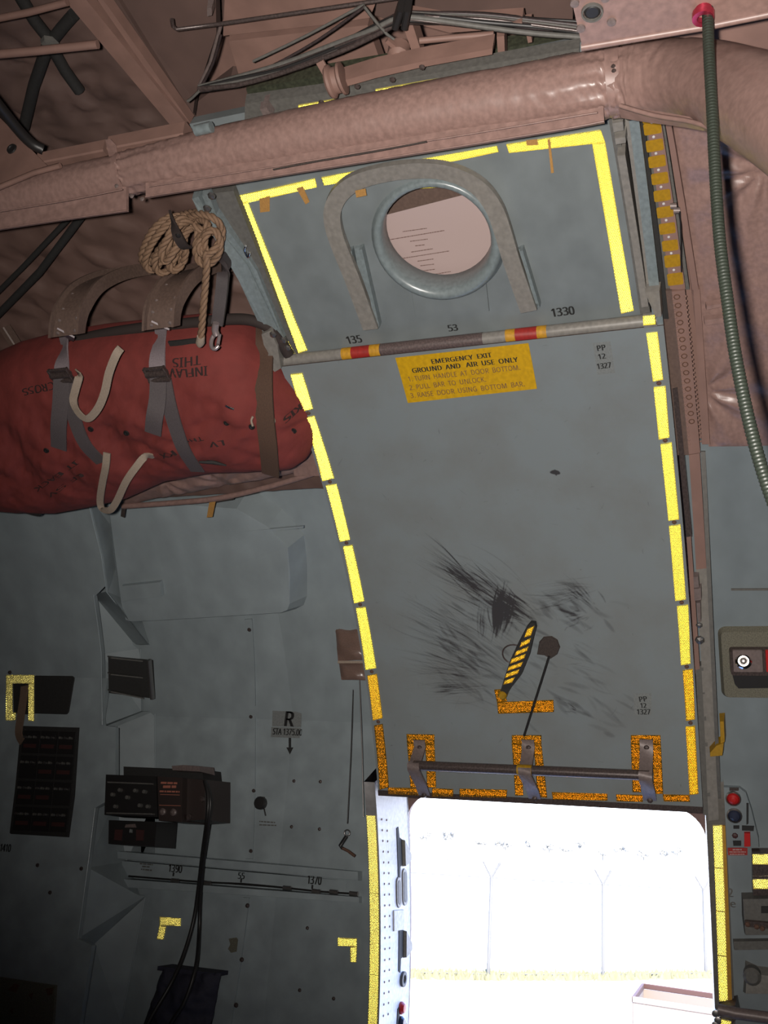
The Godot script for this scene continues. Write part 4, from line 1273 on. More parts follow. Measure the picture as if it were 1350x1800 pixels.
func build_door() -> void:
	var fn := cyl(RD)
	var s1 := 62.3 * PI / 180 * RD
	var s0: float = Vector2(-0.589, 0.8093).y
	var door := thing("troop_door", "raised curved blue-grey emergency exit door edged with yellow reflective tape", "door", Vector3(-0.61, 1.75, -2.85))
	# lower leaf
	var st := begin()
	var nv := 28
	st.set_smooth_group(1)
	for j in nv:
		var sa := lerpf(s1, s0, float(j) / nv)
		var sb := lerpf(s1, s0, float(j + 1) / nv)
		var va := float(j) / nv
		var vb := float(j + 1) / nv
		var q := [[DX0, sa, 0.0, va], [DX1, sa, 1.0, va], [DX1, sb, 1.0, vb], [DX0, sa, 0.0, va], [DX1, sb, 1.0, vb], [DX0, sb, 0.0, vb]]
		for e in q:
			st.set_uv(Vector2(e[2], e[3]))
			st.add_vertex(fn.call(e[0], e[1], 0.0))
	var pm := mat(Color(1, 1, 1), 0.42)
	pm.albedo_texture = door_texture(s0, s1)
	put("lower_leaf", st, pm, door)
	st = begin()
	slab(st, [Vector2(DX0, s1), Vector2(DX1, s1), Vector2(DX1, s0), Vector2(DX0, s0)], fn, -0.045, 0.0445, 1, nv)
	put("leaf_core", st, M.brown_metal, door)
	# upper leaf with the round window opening
	var fo := fold()
	var c := Vector2(-0.602, 0.283)
	var hr := 0.116
	var lo := Vector2(-1.042, -0.005)
	var hi := Vector2(-0.203, 0.62)
	st = begin()
	var segs := 64
	var ring := []
	for k in segs:
		var t := TAU * k / segs
		var d := Vector2(cos(t), sin(t))
		var m := INF
		if absf(d.x) > 1e-6:
			m = minf(m, ((hi.x if d.x > 0 else lo.x) - c.x) / d.x)
		if absf(d.y) > 1e-6:
			m = minf(m, ((hi.y if d.y > 0 else lo.y) - c.y) / d.y)
		ring.append([c + d * hr, c + d * m])
	for cor in [Vector2(hi.x, hi.y), Vector2(lo.x, hi.y), Vector2(lo.x, lo.y), Vector2(hi.x, lo.y)]:
		var best := 0
		for k in segs:
			if ring[k][1].distance_to(cor) < ring[best][1].distance_to(cor):
				best = k
		ring[best][1] = cor
	for k in segs:
		var l := (k + 1) % segs
		for o in [0.0, -0.03]:
			quad(st, fo.call(ring[k][0].x, ring[k][0].y, o), fo.call(ring[l][0].x, ring[l][0].y, o), fo.call(ring[l][1].x, ring[l][1].y, o), fo.call(ring[k][1].x, ring[k][1].y, o))
		for e in [0, 1]:
			quad(st, fo.call(ring[k][e].x, ring[k][e].y, 0.0), fo.call(ring[l][e].x, ring[l][e].y, 0.0), fo.call(ring[l][e].x, ring[l][e].y, -0.03), fo.call(ring[k][e].x, ring[k][e].y, -0.03))
	put("upper_leaf", st, M.door, door)
	# window surround
	var ax: Vector3 = (fo.call(c.x, c.y, 1.0) - fo.call(c.x, c.y, 0.0)).normalized()
	st = begin()
	var prof := [[0.155, 0.0], [0.151, 0.006], [0.147, 0.017], [0.141, 0.025], [0.134, 0.028], [0.126, 0.027], [0.12, 0.021], [0.116, 0.012], [0.1155, -0.03], [0.12, -0.034]]
	var at: Vector3 = fo.call(c.x, c.y, 0.0)
	var bx := Vector3.RIGHT
	var by := ax.cross(bx)
	st.set_smooth_group(1)
	var climb: Vector3 = (fo.call(c.x, c.y + 1.0, 0.0) - fo.call(c.x, c.y, 0.0)).normalized()
	var lip := func(i: int, w: float) -> Vector3:
		var dd := bx * cos(w) + by * sin(w)
		var low := 0.5 - 0.5 * dd.dot(climb)
		var hgt: float = prof[i][1]
		var rad: float = prof[i][0]
		rad = 0.116 + (rad - 0.116) * lerpf(0.45, 1.0, low)
		return at + dd * rad + ax * (hgt * lerpf(0.3, 1.15, low) if hgt > 0 else hgt)
	for i in prof.size() - 1:
		for k in 48:
			var w0 := TAU * k / 48
			var w1 := TAU * (k + 1) / 48
			quad(st, lip.call(i, w0), lip.call(i, w1), lip.call(i + 1, w1), lip.call(i + 1, w0))
	put("window_surround", st, M.ring, door)
	st = begin()
	plate(st, [Vector2(-0.6928, 0.1671), Vector2(-0.5212, 0.1606), Vector2(-0.5312, 0.0804), Vector2(-0.7037, 0.0844)], fo, 0.0, 0.004, 0.002)
	put("apron_plate", st, M.door, door)
	# bent guard rail over the window
	st = begin()
	band(st, smooth_path(_lift([Vector2(-0.807, 0.0875), Vector2(-0.8073, 0.1532), Vector2(-0.8073, 0.2254), Vector2(-0.8098, 0.2992), Vector2(-0.808, 0.3554), Vector2(-0.7946, 0.3982), Vector2(-0.7629, 0.4311), Vector2(-0.7136, 0.4507), Vector2(-0.6385, 0.4548), Vector2(-0.5689, 0.4458), Vector2(-0.5197, 0.4257), Vector2(-0.4819, 0.3914), Vector2(-0.4617, 0.3444), Vector2(-0.4552, 0.2906), Vector2(-0.4518, 0.2244), Vector2(-0.4463, 0.1594), Vector2(-0.4392, 0.0855)], fo, 0.022), 4), 0.036, 0.014)
	put("guard_rail", st, M.rail, door)
	for e in [[Vector2(-0.8271, 0.0821), Vector2(-0.7908, 0.0853), Vector2(-0.7703, 0.2899), Vector2(-0.7863, 0.2897)], [Vector2(-0.4589, 0.0884), Vector2(-0.4161, 0.0882), Vector2(-0.4321, 0.2324), Vector2(-0.4466, 0.2264)]]:
		st = begin()
		plate(st, e, fo, 0.0, 0.009, 0.002)
		put("rail_clip", st, M.ring, door)
	# raised rims of the two sockets that take the rail's ends
	for e in [[Vector2(-0.8298, 0.0825), Vector2(-0.8207, 0.0845), Vector2(-0.7888, 0.2901), Vector2(-0.7973, 0.2886)], [Vector2(-0.7967, 0.0845), Vector2(-0.7863, 0.0863), Vector2(-0.7643, 0.2918), Vector2(-0.7728, 0.2903)], [Vector2(-0.8281, 0.079), Vector2(-0.7886, 0.0833), Vector2(-0.7874, 0.0962), Vector2(-0.8268, 0.0919)], [Vector2(-0.4619, 0.0858), Vector2(-0.4542, 0.0862), Vector2(-0.4449, 0.2289), Vector2(-0.4522, 0.2287)], [Vector2(-0.4239, 0.0864), Vector2(-0.4148, 0.0881), Vector2(-0.4245, 0.2339), Vector2(-0.4321, 0.2324)], [Vector2(-0.46, 0.0825), Vector2(-0.4151, 0.0866), Vector2(-0.4154, 0.0987), Vector2(-0.4602, 0.0947)]]:
		st = begin()
		plate(st, e, fo, 0.0, 0.02, 0.001)
		put("socket_rim", st, M.ring, door)
	for e in [[Vector2(-0.7325, 0.4309), Vector2(-0.7095, 0.432), Vector2(-0.7118, 0.4168), Vector2(-0.7349, 0.4157)], [Vector2(-0.9569, 0.4359), Vector2(-0.9317, 0.4383), Vector2(-0.9456, 0.4037), Vector2(-0.9683, 0.4048)], [Vector2(-0.8669, 0.4443), Vector2(-0.8515, 0.4469), Vector2(-0.8492, 0.4104), Vector2(-0.8602, 0.4055)], [Vector2(-0.3359, 0.4542), Vector2(-0.3315, 0.4545), Vector2(-0.3357, 0.3849), Vector2(-0.3413, 0.3847)], [Vector2(-0.3765, 0.4607), Vector2(-0.3548, 0.4589), Vector2(-0.3558, 0.4474), Vector2(-0.3763, 0.45)]]:
		st = begin()
		plate(st, e, fo, 0.0295 if e[0].x < -0.7 and e[0].x > -0.75 else 0.0032, 0.0006)
		put("old_tape", st, M.old_tape, door)
	# reflective border of the upper leaf
	for e in [[Vector2(-1.0139, 0.4499), Vector2(-0.82, 0.4583), Vector2(-0.823, 0.4392), Vector2(-1.0101, 0.43)], [Vector2(-0.8059, 0.4583), Vector2(-0.6493, 0.4593), Vector2(-0.6504, 0.4393), Vector2(-0.8059, 0.4401)], [Vector2(-0.6493, 0.4593), Vector2(-0.4339, 0.4585), Vector2(-0.433, 0.4464), Vector2(-0.6504, 0.4393)], [Vector2(-0.4158, 0.4586), Vector2(-0.2373, 0.4539), Vector2(-0.2312, 0.4286), Vector2(-0.4139, 0.4404)], [Vector2(-1.0178, 0.4314), Vector2(-0.9863, 0.4342), Vector2(-0.9944, 0.0302), Vector2(-1.035, 0.0232)], [Vector2(-0.2555, 0.4297), Vector2(-0.2312, 0.4286), Vector2(-0.2229, 0.0378), Vector2(-0.2498, 0.0341)]]:
		tape(door, e, fo)
	# reflective border of the lower leaf
	var L := [[Vector2(-1.0468, 2.0931), Vector2(-1.0148, 2.0928), Vector2(-1.0216, 1.9862), Vector2(-1.0592, 1.9813)], [Vector2(-1.051, 1.9632), Vector2(-1.025, 1.9659), Vector2(-1.0262, 1.7748), Vector2(-1.0621, 1.7685)], [Vector2(-1.0559, 1.7557), Vector2(-1.0245, 1.7571), Vector2(-1.0285, 1.5847), Vector2(-1.0599, 1.579)], [Vector2(-1.0549, 1.5646), Vector2(-1.0256, 1.5687), Vector2(-1.0271, 1.3936), Vector2(-1.0591, 1.3871)], [Vector2(-1.0567, 1.3729), Vector2(-1.0271, 1.376), Vector2(-1.0268, 1.1857), Vector2(-1.0606, 1.1802)], [Vector2(-1.058, 1.1627), Vector2(-1.0277, 1.1682), Vector2(-1.0286, 1.0322), Vector2(-1.0593, 1.0245)], [Vector2(-1.0577, 1.0089), Vector2(-1.0307, 1.0149), Vector2(-1.0305, 0.8248), Vector2(-1.0595, 0.8149)]]
	var R := [[Vector2(-0.2, 2.1024), Vector2(-0.1763, 2.1022), Vector2(-0.1755, 1.9804), Vector2(-0.1979, 1.9769)], [Vector2(-0.198, 1.962), Vector2(-0.1722, 1.9622), Vector2(-0.1751, 1.8267), Vector2(-0.1995, 1.8227)], [Vector2(-0.1968, 1.8102), Vector2(-0.1712, 1.8127), Vector2(-0.1706, 1.6039), Vector2(-0.196, 1.6005)], [Vector2(-0.1958, 1.5864), Vector2(-0.169, 1.5897), Vector2(-0.1702, 1.3823), Vector2(-0.1964, 1.3781)], [Vector2(-0.1933, 1.3638), Vector2(-0.1657, 1.368), Vector2(-0.1707, 1.2042), Vector2(-0.1946, 1.1993)], [Vector2(-0.1913, 1.1852), Vector2(-0.166, 1.1901), Vector2(-0.1687, 1.0507), Vector2(-0.1915, 1.0454)], [Vector2(-0.1938, 1.0297), Vector2(-0.1697, 1.0335), Vector2(-0.1714, 0.8483), Vector2(-0.1943, 0.844)]]
	for i in 7:
		tape(door, L[i], fn, 0.0, M.tape_worn if i == 6 else M.tape_gold if i == 5 else M.tape)
		tape(door, R[i], fn, 0.0, M.tape_gold if i > 4 else M.tape)
	for i in 6:
		for S in [L, R]:
			var g: Vector2 = (S[i][2] + S[i][3] + S[i + 1][0] + S[i + 1][1]) / 4
			st = begin()
			rivet(st, fn.call(g.x, g.y, 0.0), inward(fn.call(g.x, g.y, 0.0)), 0.006)
			put("screw", st, M.rust, door)
	for e in [[Vector2(-1.0341, 0.8229), Vector2(-0.9418, 0.8257), Vector2(-0.94, 0.8041), Vector2(-1.034, 0.8026)], [Vector2(-0.8989, 0.8278), Vector2(-0.8364, 0.8276), Vector2(-0.838, 0.806), Vector2(-0.9008, 0.8028)], [Vector2(-0.8178, 0.8301), Vector2(-0.6798, 0.8337), Vector2(-0.6846, 0.8107), Vector2(-0.8196, 0.807)], [Vector2(-0.556, 0.8334), Vector2(-0.4055, 0.8363), Vector2(-0.4067, 0.8174), Vector2(-0.5542, 0.8127)], [Vector2(-0.383, 0.8359), Vector2(-0.3133, 0.8379), Vector2(-0.3143, 0.8192), Vector2(-0.3827, 0.8171)], [Vector2(-0.262, 0.8421), Vector2(-0.1943, 0.844), Vector2(-0.1939, 0.8257), Vector2(-0.2601, 0.8237)],
			[Vector2(-0.9612, 0.9859), Vector2(-0.8777, 0.9868), Vector2(-0.8806, 0.9579), Vector2(-0.9624, 0.9585)], [Vector2(-0.9624, 0.9585), Vector2(-0.9331, 0.9595), Vector2(-0.933, 0.8278), Vector2(-0.9642, 0.8263)], [Vector2(-0.9078, 0.957), Vector2(-0.8806, 0.9579), Vector2(-0.8868, 0.8301), Vector2(-0.9141, 0.8287)],
			[Vector2(-0.6543, 0.992), Vector2(-0.5721, 0.9945), Vector2(-0.5742, 0.9684), Vector2(-0.6565, 0.9672)], [Vector2(-0.6565, 0.9672), Vector2(-0.6294, 0.9681), Vector2(-0.6359, 0.8197), Vector2(-0.6584, 0.8185)], [Vector2(-0.5962, 0.9676), Vector2(-0.5742, 0.9684), Vector2(-0.5696, 0.8167), Vector2(-0.5963, 0.8185)],
			[Vector2(-0.3338, 1.0019), Vector2(-0.2581, 1.0043), Vector2(-0.2582, 0.9792), Vector2(-0.3354, 0.9781)], [Vector2(-0.3354, 0.9781), Vector2(-0.3119, 0.9789), Vector2(-0.3172, 0.8455), Vector2(-0.3394, 0.8443)], [Vector2(-0.2814, 0.9784), Vector2(-0.2582, 0.9792), Vector2(-0.2604, 0.8437), Vector2(-0.2837, 0.8425)],
			[Vector2(-0.6908, 1.1242), Vector2(-0.6683, 1.1262), Vector2(-0.6576, 1.0914), Vector2(-0.6867, 1.0875)], [Vector2(-0.6867, 1.0875), Vector2(-0.5306, 1.0971), Vector2(-0.5321, 1.0626), Vector2(-0.6869, 1.0541)]]:
		tape(door, e, fn, 0.0, M.tape_worn)
	# instruction placard
	st = begin()
	slab(st, [Vector2(-0.7711, 2.1068), Vector2(-0.4551, 2.1083), Vector2(-0.457, 1.9851), Vector2(-0.7739, 1.978)], fn, 0.0, 0.0012, 1, 6)
	var pc := put("instruction_placard", st, M.placard, door)
	var rows := [["EMERGENCY  EXIT", [Vector2(-0.6867, 2.0869), Vector2(-0.5439, 2.0885)], 0.0125, true], ["GROUND  AND   AIR  USE  ONLY", [Vector2(-0.7393, 2.0674), Vector2(-0.487, 2.0692)], 0.013, true], ["1. TURN  HANDLE  AT  DOOR  BOTTOM.", [Vector2(-0.7552, 2.0448), Vector2(-0.4857, 2.0474)], 0.0135, false], ["2. PULL  BAR  TO  UNLOCK.", [Vector2(-0.7586, 2.0207), Vector2(-0.5706, 2.0242)], 0.0135, false], ["3. RAISE  DOOR  USING  BOTTOM  BAR.", [Vector2(-0.7615, 1.9981), Vector2(-0.4833, 2.002)], 0.0135, false]]
	for e in rows:
		lettering(pc, e[0], fn, e[1][0], e[1][1], e[2], M.brown_ink if not e[3] else M.ink, 0.0018, e[3])
	# station numbers and part marks
	lettering(door, "135", fo, Vector2(-0.8867, 0.0452), Vector2(-0.8503, 0.0454), 0.022, M.ink)
	lettering(door, "53", fo, Vector2(-0.6361, 0.046), Vector2(-0.6145, 0.0462), 0.018, M.ink)
	lettering(door, "1330", fo, Vector2(-0.3968, 0.055), Vector2(-0.3481, 0.0557), 0.022, M.ink)
	for e in [[[Vector2(-0.3154, 2.0907), Vector2(-0.2773, 2.0903), Vector2(-0.2774, 2.0082), Vector2(-0.3166, 2.0066)], [Vector2(-0.3074, 2.0762), Vector2(-0.29, 2.0771)], [Vector2(-0.3079, 2.0539), Vector2(-0.2928, 2.055)], [Vector2(-0.3137, 2.029), Vector2(-0.2835, 2.03)]], [[Vector2(-0.3183, 1.1186), Vector2(-0.2734, 1.1209), Vector2(-0.2776, 1.059), Vector2(-0.3212, 1.0579)], [Vector2(-0.305, 1.1028), Vector2(-0.2861, 1.1048)], [Vector2(-0.3033, 1.0854), Vector2(-0.2888, 1.0856)], [Vector2(-0.3132, 1.0676), Vector2(-0.2799, 1.0684)]]]:
		st = begin()
		slab(st, e[0], fn, 0.0, 0.0005, 1, 3)
		var lb := put("part_mark", st, M.label, door)
		lettering(lb, "PP", fn, e[1][0], e[1][1], 0.0145, M.ink, 0.001)
		lettering(lb, "12", fn, e[2][0], e[2][1], 0.0135, M.ink, 0.001)
		lettering(lb, "1327", fn, e[3][0], e[3][1], 0.0145, M.ink, 0.001)
	# crossbar over the hinge line
	var bar := [Vector3(-1.0647, 2.7099, -1.965), Vector3(-0.2034, 2.7084, -1.965)]
	var by0: float = (bar[0].y + bar[1].y) / 2
	var bl := Vector3(bar[0].x, by0, -1.965)
	var br := Vector3(bar[1].x, by0, -1.965)
	st = begin()
	tube(st, [bl, br], 0.0145, 20)
	var cb := put("crossbar", st, M.rail, door)
	var spans := [Vector3(-0.9037, 2.7117, -1.965), Vector3(-0.8787, 2.7119, -1.965), Vector3(-0.8322, 2.7111, -1.965), Vector3(-0.8064, 2.7111, -1.965), Vector3(-0.558, 2.7098, -1.965), Vector3(-0.5053, 2.7107, -1.965), Vector3(-0.4832, 2.7109, -1.965), Vector3(-0.4341, 2.7106, -1.965), Vector3(-0.4125, 2.7108, -1.965)]
	for e in [[0, 1, M.band_yellow, "yellow_band"], [1, 2, M.band_red, "red_band"], [2, 3, M.band_yellow, "yellow_band"], [3, 4, M.worn, "worn_sleeve"], [5, 6, M.band_yellow, "yellow_band"], [6, 7, M.band_red, "red_band"], [7, 8, M.band_yellow, "yellow_band"]]:
		st = begin()
		tube(st, [Vector3(spans[e[0]].x, by0, -1.965), Vector3(spans[e[1]].x, by0, -1.965)], 0.0152 if e[3] != "worn_sleeve" else 0.0149, 20)
		put(e[3], st, e[2], cb)
	for p in [bl, br]:
		st = begin()
		var sg := -1.0 if p == bl else 1.0
		tube(st, [p, p + Vector3(sg * 0.028, 0, 0)], 0.018, 16)
		beam(st, p + Vector3(sg * 0.012, 0, 0), p + Vector3(sg * 0.012, 0.02, -0.035), 0.03, 0.03, Vector3(0, 0.5, 0.5), 0.004)
		put("bar_end", st, M.rail, door)
	tape(door, [Vector2(-0.1981, 2.1281), Vector2(-0.1741, 2.1276), Vector2(-0.174, 2.1049), Vector2(-0.1993, 2.1055)], cyl(1.905))
	# side arms of the folding leaf
	_arm(door)
	# striped release lever
	var lev := 0.024
	st = begin()
	plate(st, [Vector2(-0.5749, 1.3041), Vector2(-0.5628, 1.3172), Vector2(-0.551, 1.3154), Vector2(-0.5497, 1.3005), Vector2(-0.5606, 1.2709), Vector2(-0.5768, 1.2214), Vector2(-0.6044, 1.1651), Vector2(-0.6347, 1.1284), Vector2(-0.6512, 1.105), Vector2(-0.667, 1.1047), Vector2(-0.6668, 1.1213), Vector2(-0.6537, 1.1547), Vector2(-0.6325, 1.2047), Vector2(-0.6032, 1.2578)], cyl(1.922), -0.012, 0.014, 0.001)
	var lv := put("release_lever", st, M.black_rough, door)
	lv.set_meta("label", "release lever with yellow and black stripes")
	for e in [[Vector2(-0.5718, 1.3004), Vector2(-0.5528, 1.3084), Vector2(-0.5651, 1.2805), Vector2(-0.5838, 1.2756)], [Vector2(-0.5932, 1.2608), Vector2(-0.5658, 1.2739), Vector2(-0.572, 1.2591), Vector2(-0.5995, 1.2459)], [Vector2(-0.61, 1.2343), Vector2(-0.5747, 1.2492), Vector2(-0.5807, 1.2359), Vector2(-0.6162, 1.221)], [Vector2(-0.6248, 1.2127), Vector2(-0.5847, 1.2277), Vector2(-0.5908, 1.2145), Vector2(-0.6312, 1.1977)], [Vector2(-0.6352, 1.1894), Vector2(-0.5949, 1.2045), Vector2(-0.6026, 1.1913), Vector2(-0.6414, 1.1761)], [Vector2(-0.6437, 1.1694), Vector2(-0.6065, 1.183), Vector2(-0.6142, 1.1697), Vector2(-0.6499, 1.1561)], [Vector2(-0.6506, 1.1494), Vector2(-0.6214, 1.1597), Vector2(-0.6324, 1.1447), Vector2(-0.6567, 1.1361)]]:
		tape(lv, e, cyl(1.92), 0.002, M.tape_gold, "yellow_stripe")
	st = begin()
	var pv := Vector3(-0.663, 2.024, -2.686)
	lathe(st, pv, inward(pv), [[0.012, -0.01], [0.012, 0.022], [0.008, 0.028], [0.0, 0.028]], 14)
	put("pivot", st, M.yellow, lv)
	st = begin()
	var rp := []
	for k in 25:
		var t := TAU * k / 24
		var cc := Vector2(-0.624, 1.2286)
		rp.append(fn.call(cc.x + cos(t) * 0.032, cc.y + sin(t) * 0.028, 0.001))
	tube(st, rp, 0.0022, 5, false)
	put("lever_ring", st, M.brown_metal, door)
	# rod and rusty cover patch
	st = begin()
	plate(st, [Vector2(-0.5521, 1.2652), Vector2(-0.5383, 1.28), Vector2(-0.517, 1.2816), Vector2(-0.503, 1.2716), Vector2(-0.4977, 1.2502), Vector2(-0.5074, 1.2288), Vector2(-0.5269, 1.2155), Vector2(-0.5426, 1.2254), Vector2(-0.5622, 1.2287)], fn, 0.0, 0.004, 0.002)
	put("rubber_patch", st, M.dark_brown, door)
	st = begin()
	tube(st, [fn.call(Vector2(-0.5289, 1.2254).x, Vector2(-0.5289, 1.2254).y, 0.006), fn.call(Vector2(-0.6193, 0.9931).x, Vector2(-0.6193, 0.9931).y, 0.006)], 0.0035, 8)
	put("pull_rod", st, M.black, door)
	# bottom lifting bar on three brackets
	var gb0 := Vector3(-0.914, 1.8243, -2.7367)
	var gb1 := Vector3(-0.2974, 1.839, -2.7291)
	gb1.y = gb0.y
	gb1.z = gb0.z
	st = begin()
	tube(st, [gb0 - Vector3(0.012, 0, 0), gb1 + Vector3(0.012, 0, 0)], 0.0135, 18)
	var gb := put("lifting_bar", st, M.brown_metal, door)
	for e in [[Vector2(-0.924, 0.9479), Vector2(-0.9226, 0.8083), gb0], [Vector2(-0.6096, 0.959), Vector2(-0.6028, 0.815), gb0.lerp(gb1, 0.49)], [Vector2(-0.295, 0.9701), Vector2(-0.2949, 0.8265), gb1]]:
		var top: Vector3 = fn.call(e[0].x, e[0].y, 0.004)
		var foot: Vector3 = fn.call(e[1].x, e[1].y, 0.004)
		var mid: Vector3 = e[2]
		mid.x = top.x
		st = begin()
		band(st, [top + (top - foot).normalized() * 0.022, top, top + (mid - top) * 0.75 + inward(top) * 0.004, mid + inward(mid) * 0.012 + (top - foot).normalized() * 0.008, mid + inward(mid) * 0.014 - (top - foot).normalized() * 0.006, foot.lerp(mid, 0.3), foot], 0.034, 0.006, Vector3.RIGHT)
		var br_ := put("bracket", st, M.aluminium, gb)
		st = begin()
		rivet(st, top + inward(top) * 0.003, inward(top), 0.008)
		rivet(st, foot + inward(foot) * 0.004, inward(foot), 0.008)
		put("bolt", st, M.brown_metal, br_)
	st = begin()
	var gm := gb0.lerp(gb1, 0.49)
	tube(st, [gm - Vector3(0.02, 0, 0), gm + Vector3(0.02, 0, 0)], 0.0148, 16)
	put("wrapped_tape", st, M.yellow, gb)
	# bottom edge rail
	st = begin()
	slab(st, [Vector2(DX0, s0 + 0.004), Vector2(DX1, s0 + 0.004), Vector2(DX1, s0 - 0.012), Vector2(DX0, s0 - 0.012)], fn, -0.045, 0.047, 1, 1)
	put("bottom_edge", st, M.brown_metal, door)
	# notice seen through the window
	var ns := thing("notice_sheet", "pink printed notice seen through the round window of the door", "paper", fo.call(c.x, c.y, -0.06))
	var sheet := func(x: float, y: float, o: float) -> Vector3: return fo.call(x, y, o - 0.05)
	st = begin()
	plate(st, [Vector2(-0.7677, 0.3176), Vector2(-0.4569, 0.3479), Vector2(-0.4861, 0.1355), Vector2(-0.792, 0.1308)], sheet, -0.001, 0.001)
	put("sheet", st, M.paper, ns)
	var lines := [[Vector2(-0.6899, 0.2776), Vector2(-0.6341, 0.2768)], [Vector2(-0.7233, 0.2629), Vector2(-0.5985, 0.2653)], [Vector2(-0.6802, 0.2515), Vector2(-0.6398, 0.2507)], [Vector2(-0.6719, 0.2386), Vector2(-0.6497, 0.2379)], [Vector2(-0.6851, 0.2246), Vector2(-0.6347, 0.2253)], [Vector2(-0.7181, 0.212), Vector2(-0.5998, 0.2139)], [Vector2(-0.6774, 0.1996), Vector2(-0.6402, 0.1997)], [Vector2(-0.6741, 0.1871), Vector2(-0.6423, 0.1866)], [Vector2(-0.6725, 0.1733), Vector2(-0.6431, 0.1733)], [Vector2(-0.6899, 0.1592), Vector2(-0.6089, 0.1619)]]
	for e in lines:
		small_print(ns, sheet, e[0], e[1], 0.0018, M.brown_ink)
	st = begin()
	plate(st, [Vector2(-0.8055, 0.3869), Vector2(-0.4293, 0.3849), Vector2(-0.4627, 0.0211), Vector2(-0.8776, -0.0044)], fo, -0.082, 0.002)
	put("backing_board", st, M.arm, ns)
	# struts that fix the board to the leaf
	for q in [Vector2(-0.74, 0.30), Vector2(-0.46, 0.30)]:
		st = begin()
		beam(st, fo.call(q.x, q.y, -0.03), fo.call(q.x, q.y, -0.081), 0.02, 0.02, Vector3.RIGHT)
		put("standoff", st, M.arm, ns)
	tape(ns, [Vector2(-0.6521, 0.3862), Vector2(-0.5766, 0.3793), Vector2(-0.5804, 0.3643), Vector2(-0.6512, 0.3715)], func(x: float, y: float, o: float) -> Vector3: return fo.call(x, y, o - 0.055), 0.0)


func _lift(a: Array, fn: Callable, o: float) -> Array:
	return a.map(func(p: Vector2) -> Vector3: return fn.call(p.x, p.y, o))


func _arm(door: Node3D) -> void:
	# left: a tapering channel with an inner web, down to the bar end
	var f := cyl(1.96)
	var st := begin()
	plate(st, [Vector2(-1.0758, 2.6182), Vector2(-1.0568, 2.6205), Vector2(-1.0578, 2.5654), Vector2(-1.0551, 2.5431), Vector2(-1.0304, 2.4219), Vector2(-1.0296, 2.2425), Vector2(-1.0563, 2.2127), Vector2(-1.0735, 2.215), Vector2(-1.0698, 2.4606), Vector2(-1.0824, 2.5499)], f, -0.02, 0.035, 0.002)
	put("side_arm", st, M.ring, door)
	st = begin()
	plate(st, [Vector2(-1.0534, 2.6175), Vector2(-1.0348, 2.6168), Vector2(-1.043, 2.5634), Vector2(-1.0246, 2.4506), Vector2(-1.0181, 2.4017), Vector2(-1.0277, 2.207), Vector2(-1.0498, 2.1965), Vector2(-1.0474, 2.4066), Vector2(-1.0606, 2.5169), Vector2(-1.0621, 2.564)], f, -0.01, 0.02, 0.002)
	put("side_arm_web", st, M.ring, door)
	st = begin()
	plate(st, [Vector2(-1.0608, 2.633), Vector2(-0.9945, 2.6289), Vector2(-1.0226, 2.1336), Vector2(-1.0747, 2.1398), Vector2(-1.0587, 2.4051)], cyl(1.985), -0.01, 0.02, 0.0)
	put("edge_plate", st, M.dull, door)
	st = begin()
	plate(st, [Vector2(-1.0715, 2.231), Vector2(-1.0409, 2.2401), Vector2(-1.0395, 2.1899), Vector2(-1.0551, 2.1244), Vector2(-1.095, 2.1087), Vector2(-1.0993, 2.1298), Vector2(-1.0758, 2.1744), Vector2(-1.0786, 2.1984)], cyl(1.95), -0.02, 0.04, 0.003)
	put("bar_clevis", st, M.rail, door)
	for p in [Vector3(-1.0404, 2.8373, -1.5216), Vector3(-1.015, 2.844, -1.494), Vector3(-1.0377, 2.7205, -1.8567), Vector3(-1.0242, 2.7186, -1.8845), Vector3(-1.0227, 2.7084, -1.9057)]:
		st = begin()
		rivet(st, p, inward(p), 0.009)
		put("bolt", st, M.steel, door)
	st = begin()
	tube(st, smooth_path([Vector3(-1.0132, 2.8227, -1.6469), Vector3(-1.0211, 2.8193, -1.6576), Vector3(-1.0213, 2.8133, -1.6756), Vector3(-1.0121, 2.8168, -1.6651)], 4), 0.003, 6)
	put("clip", st, M.chrome, door)


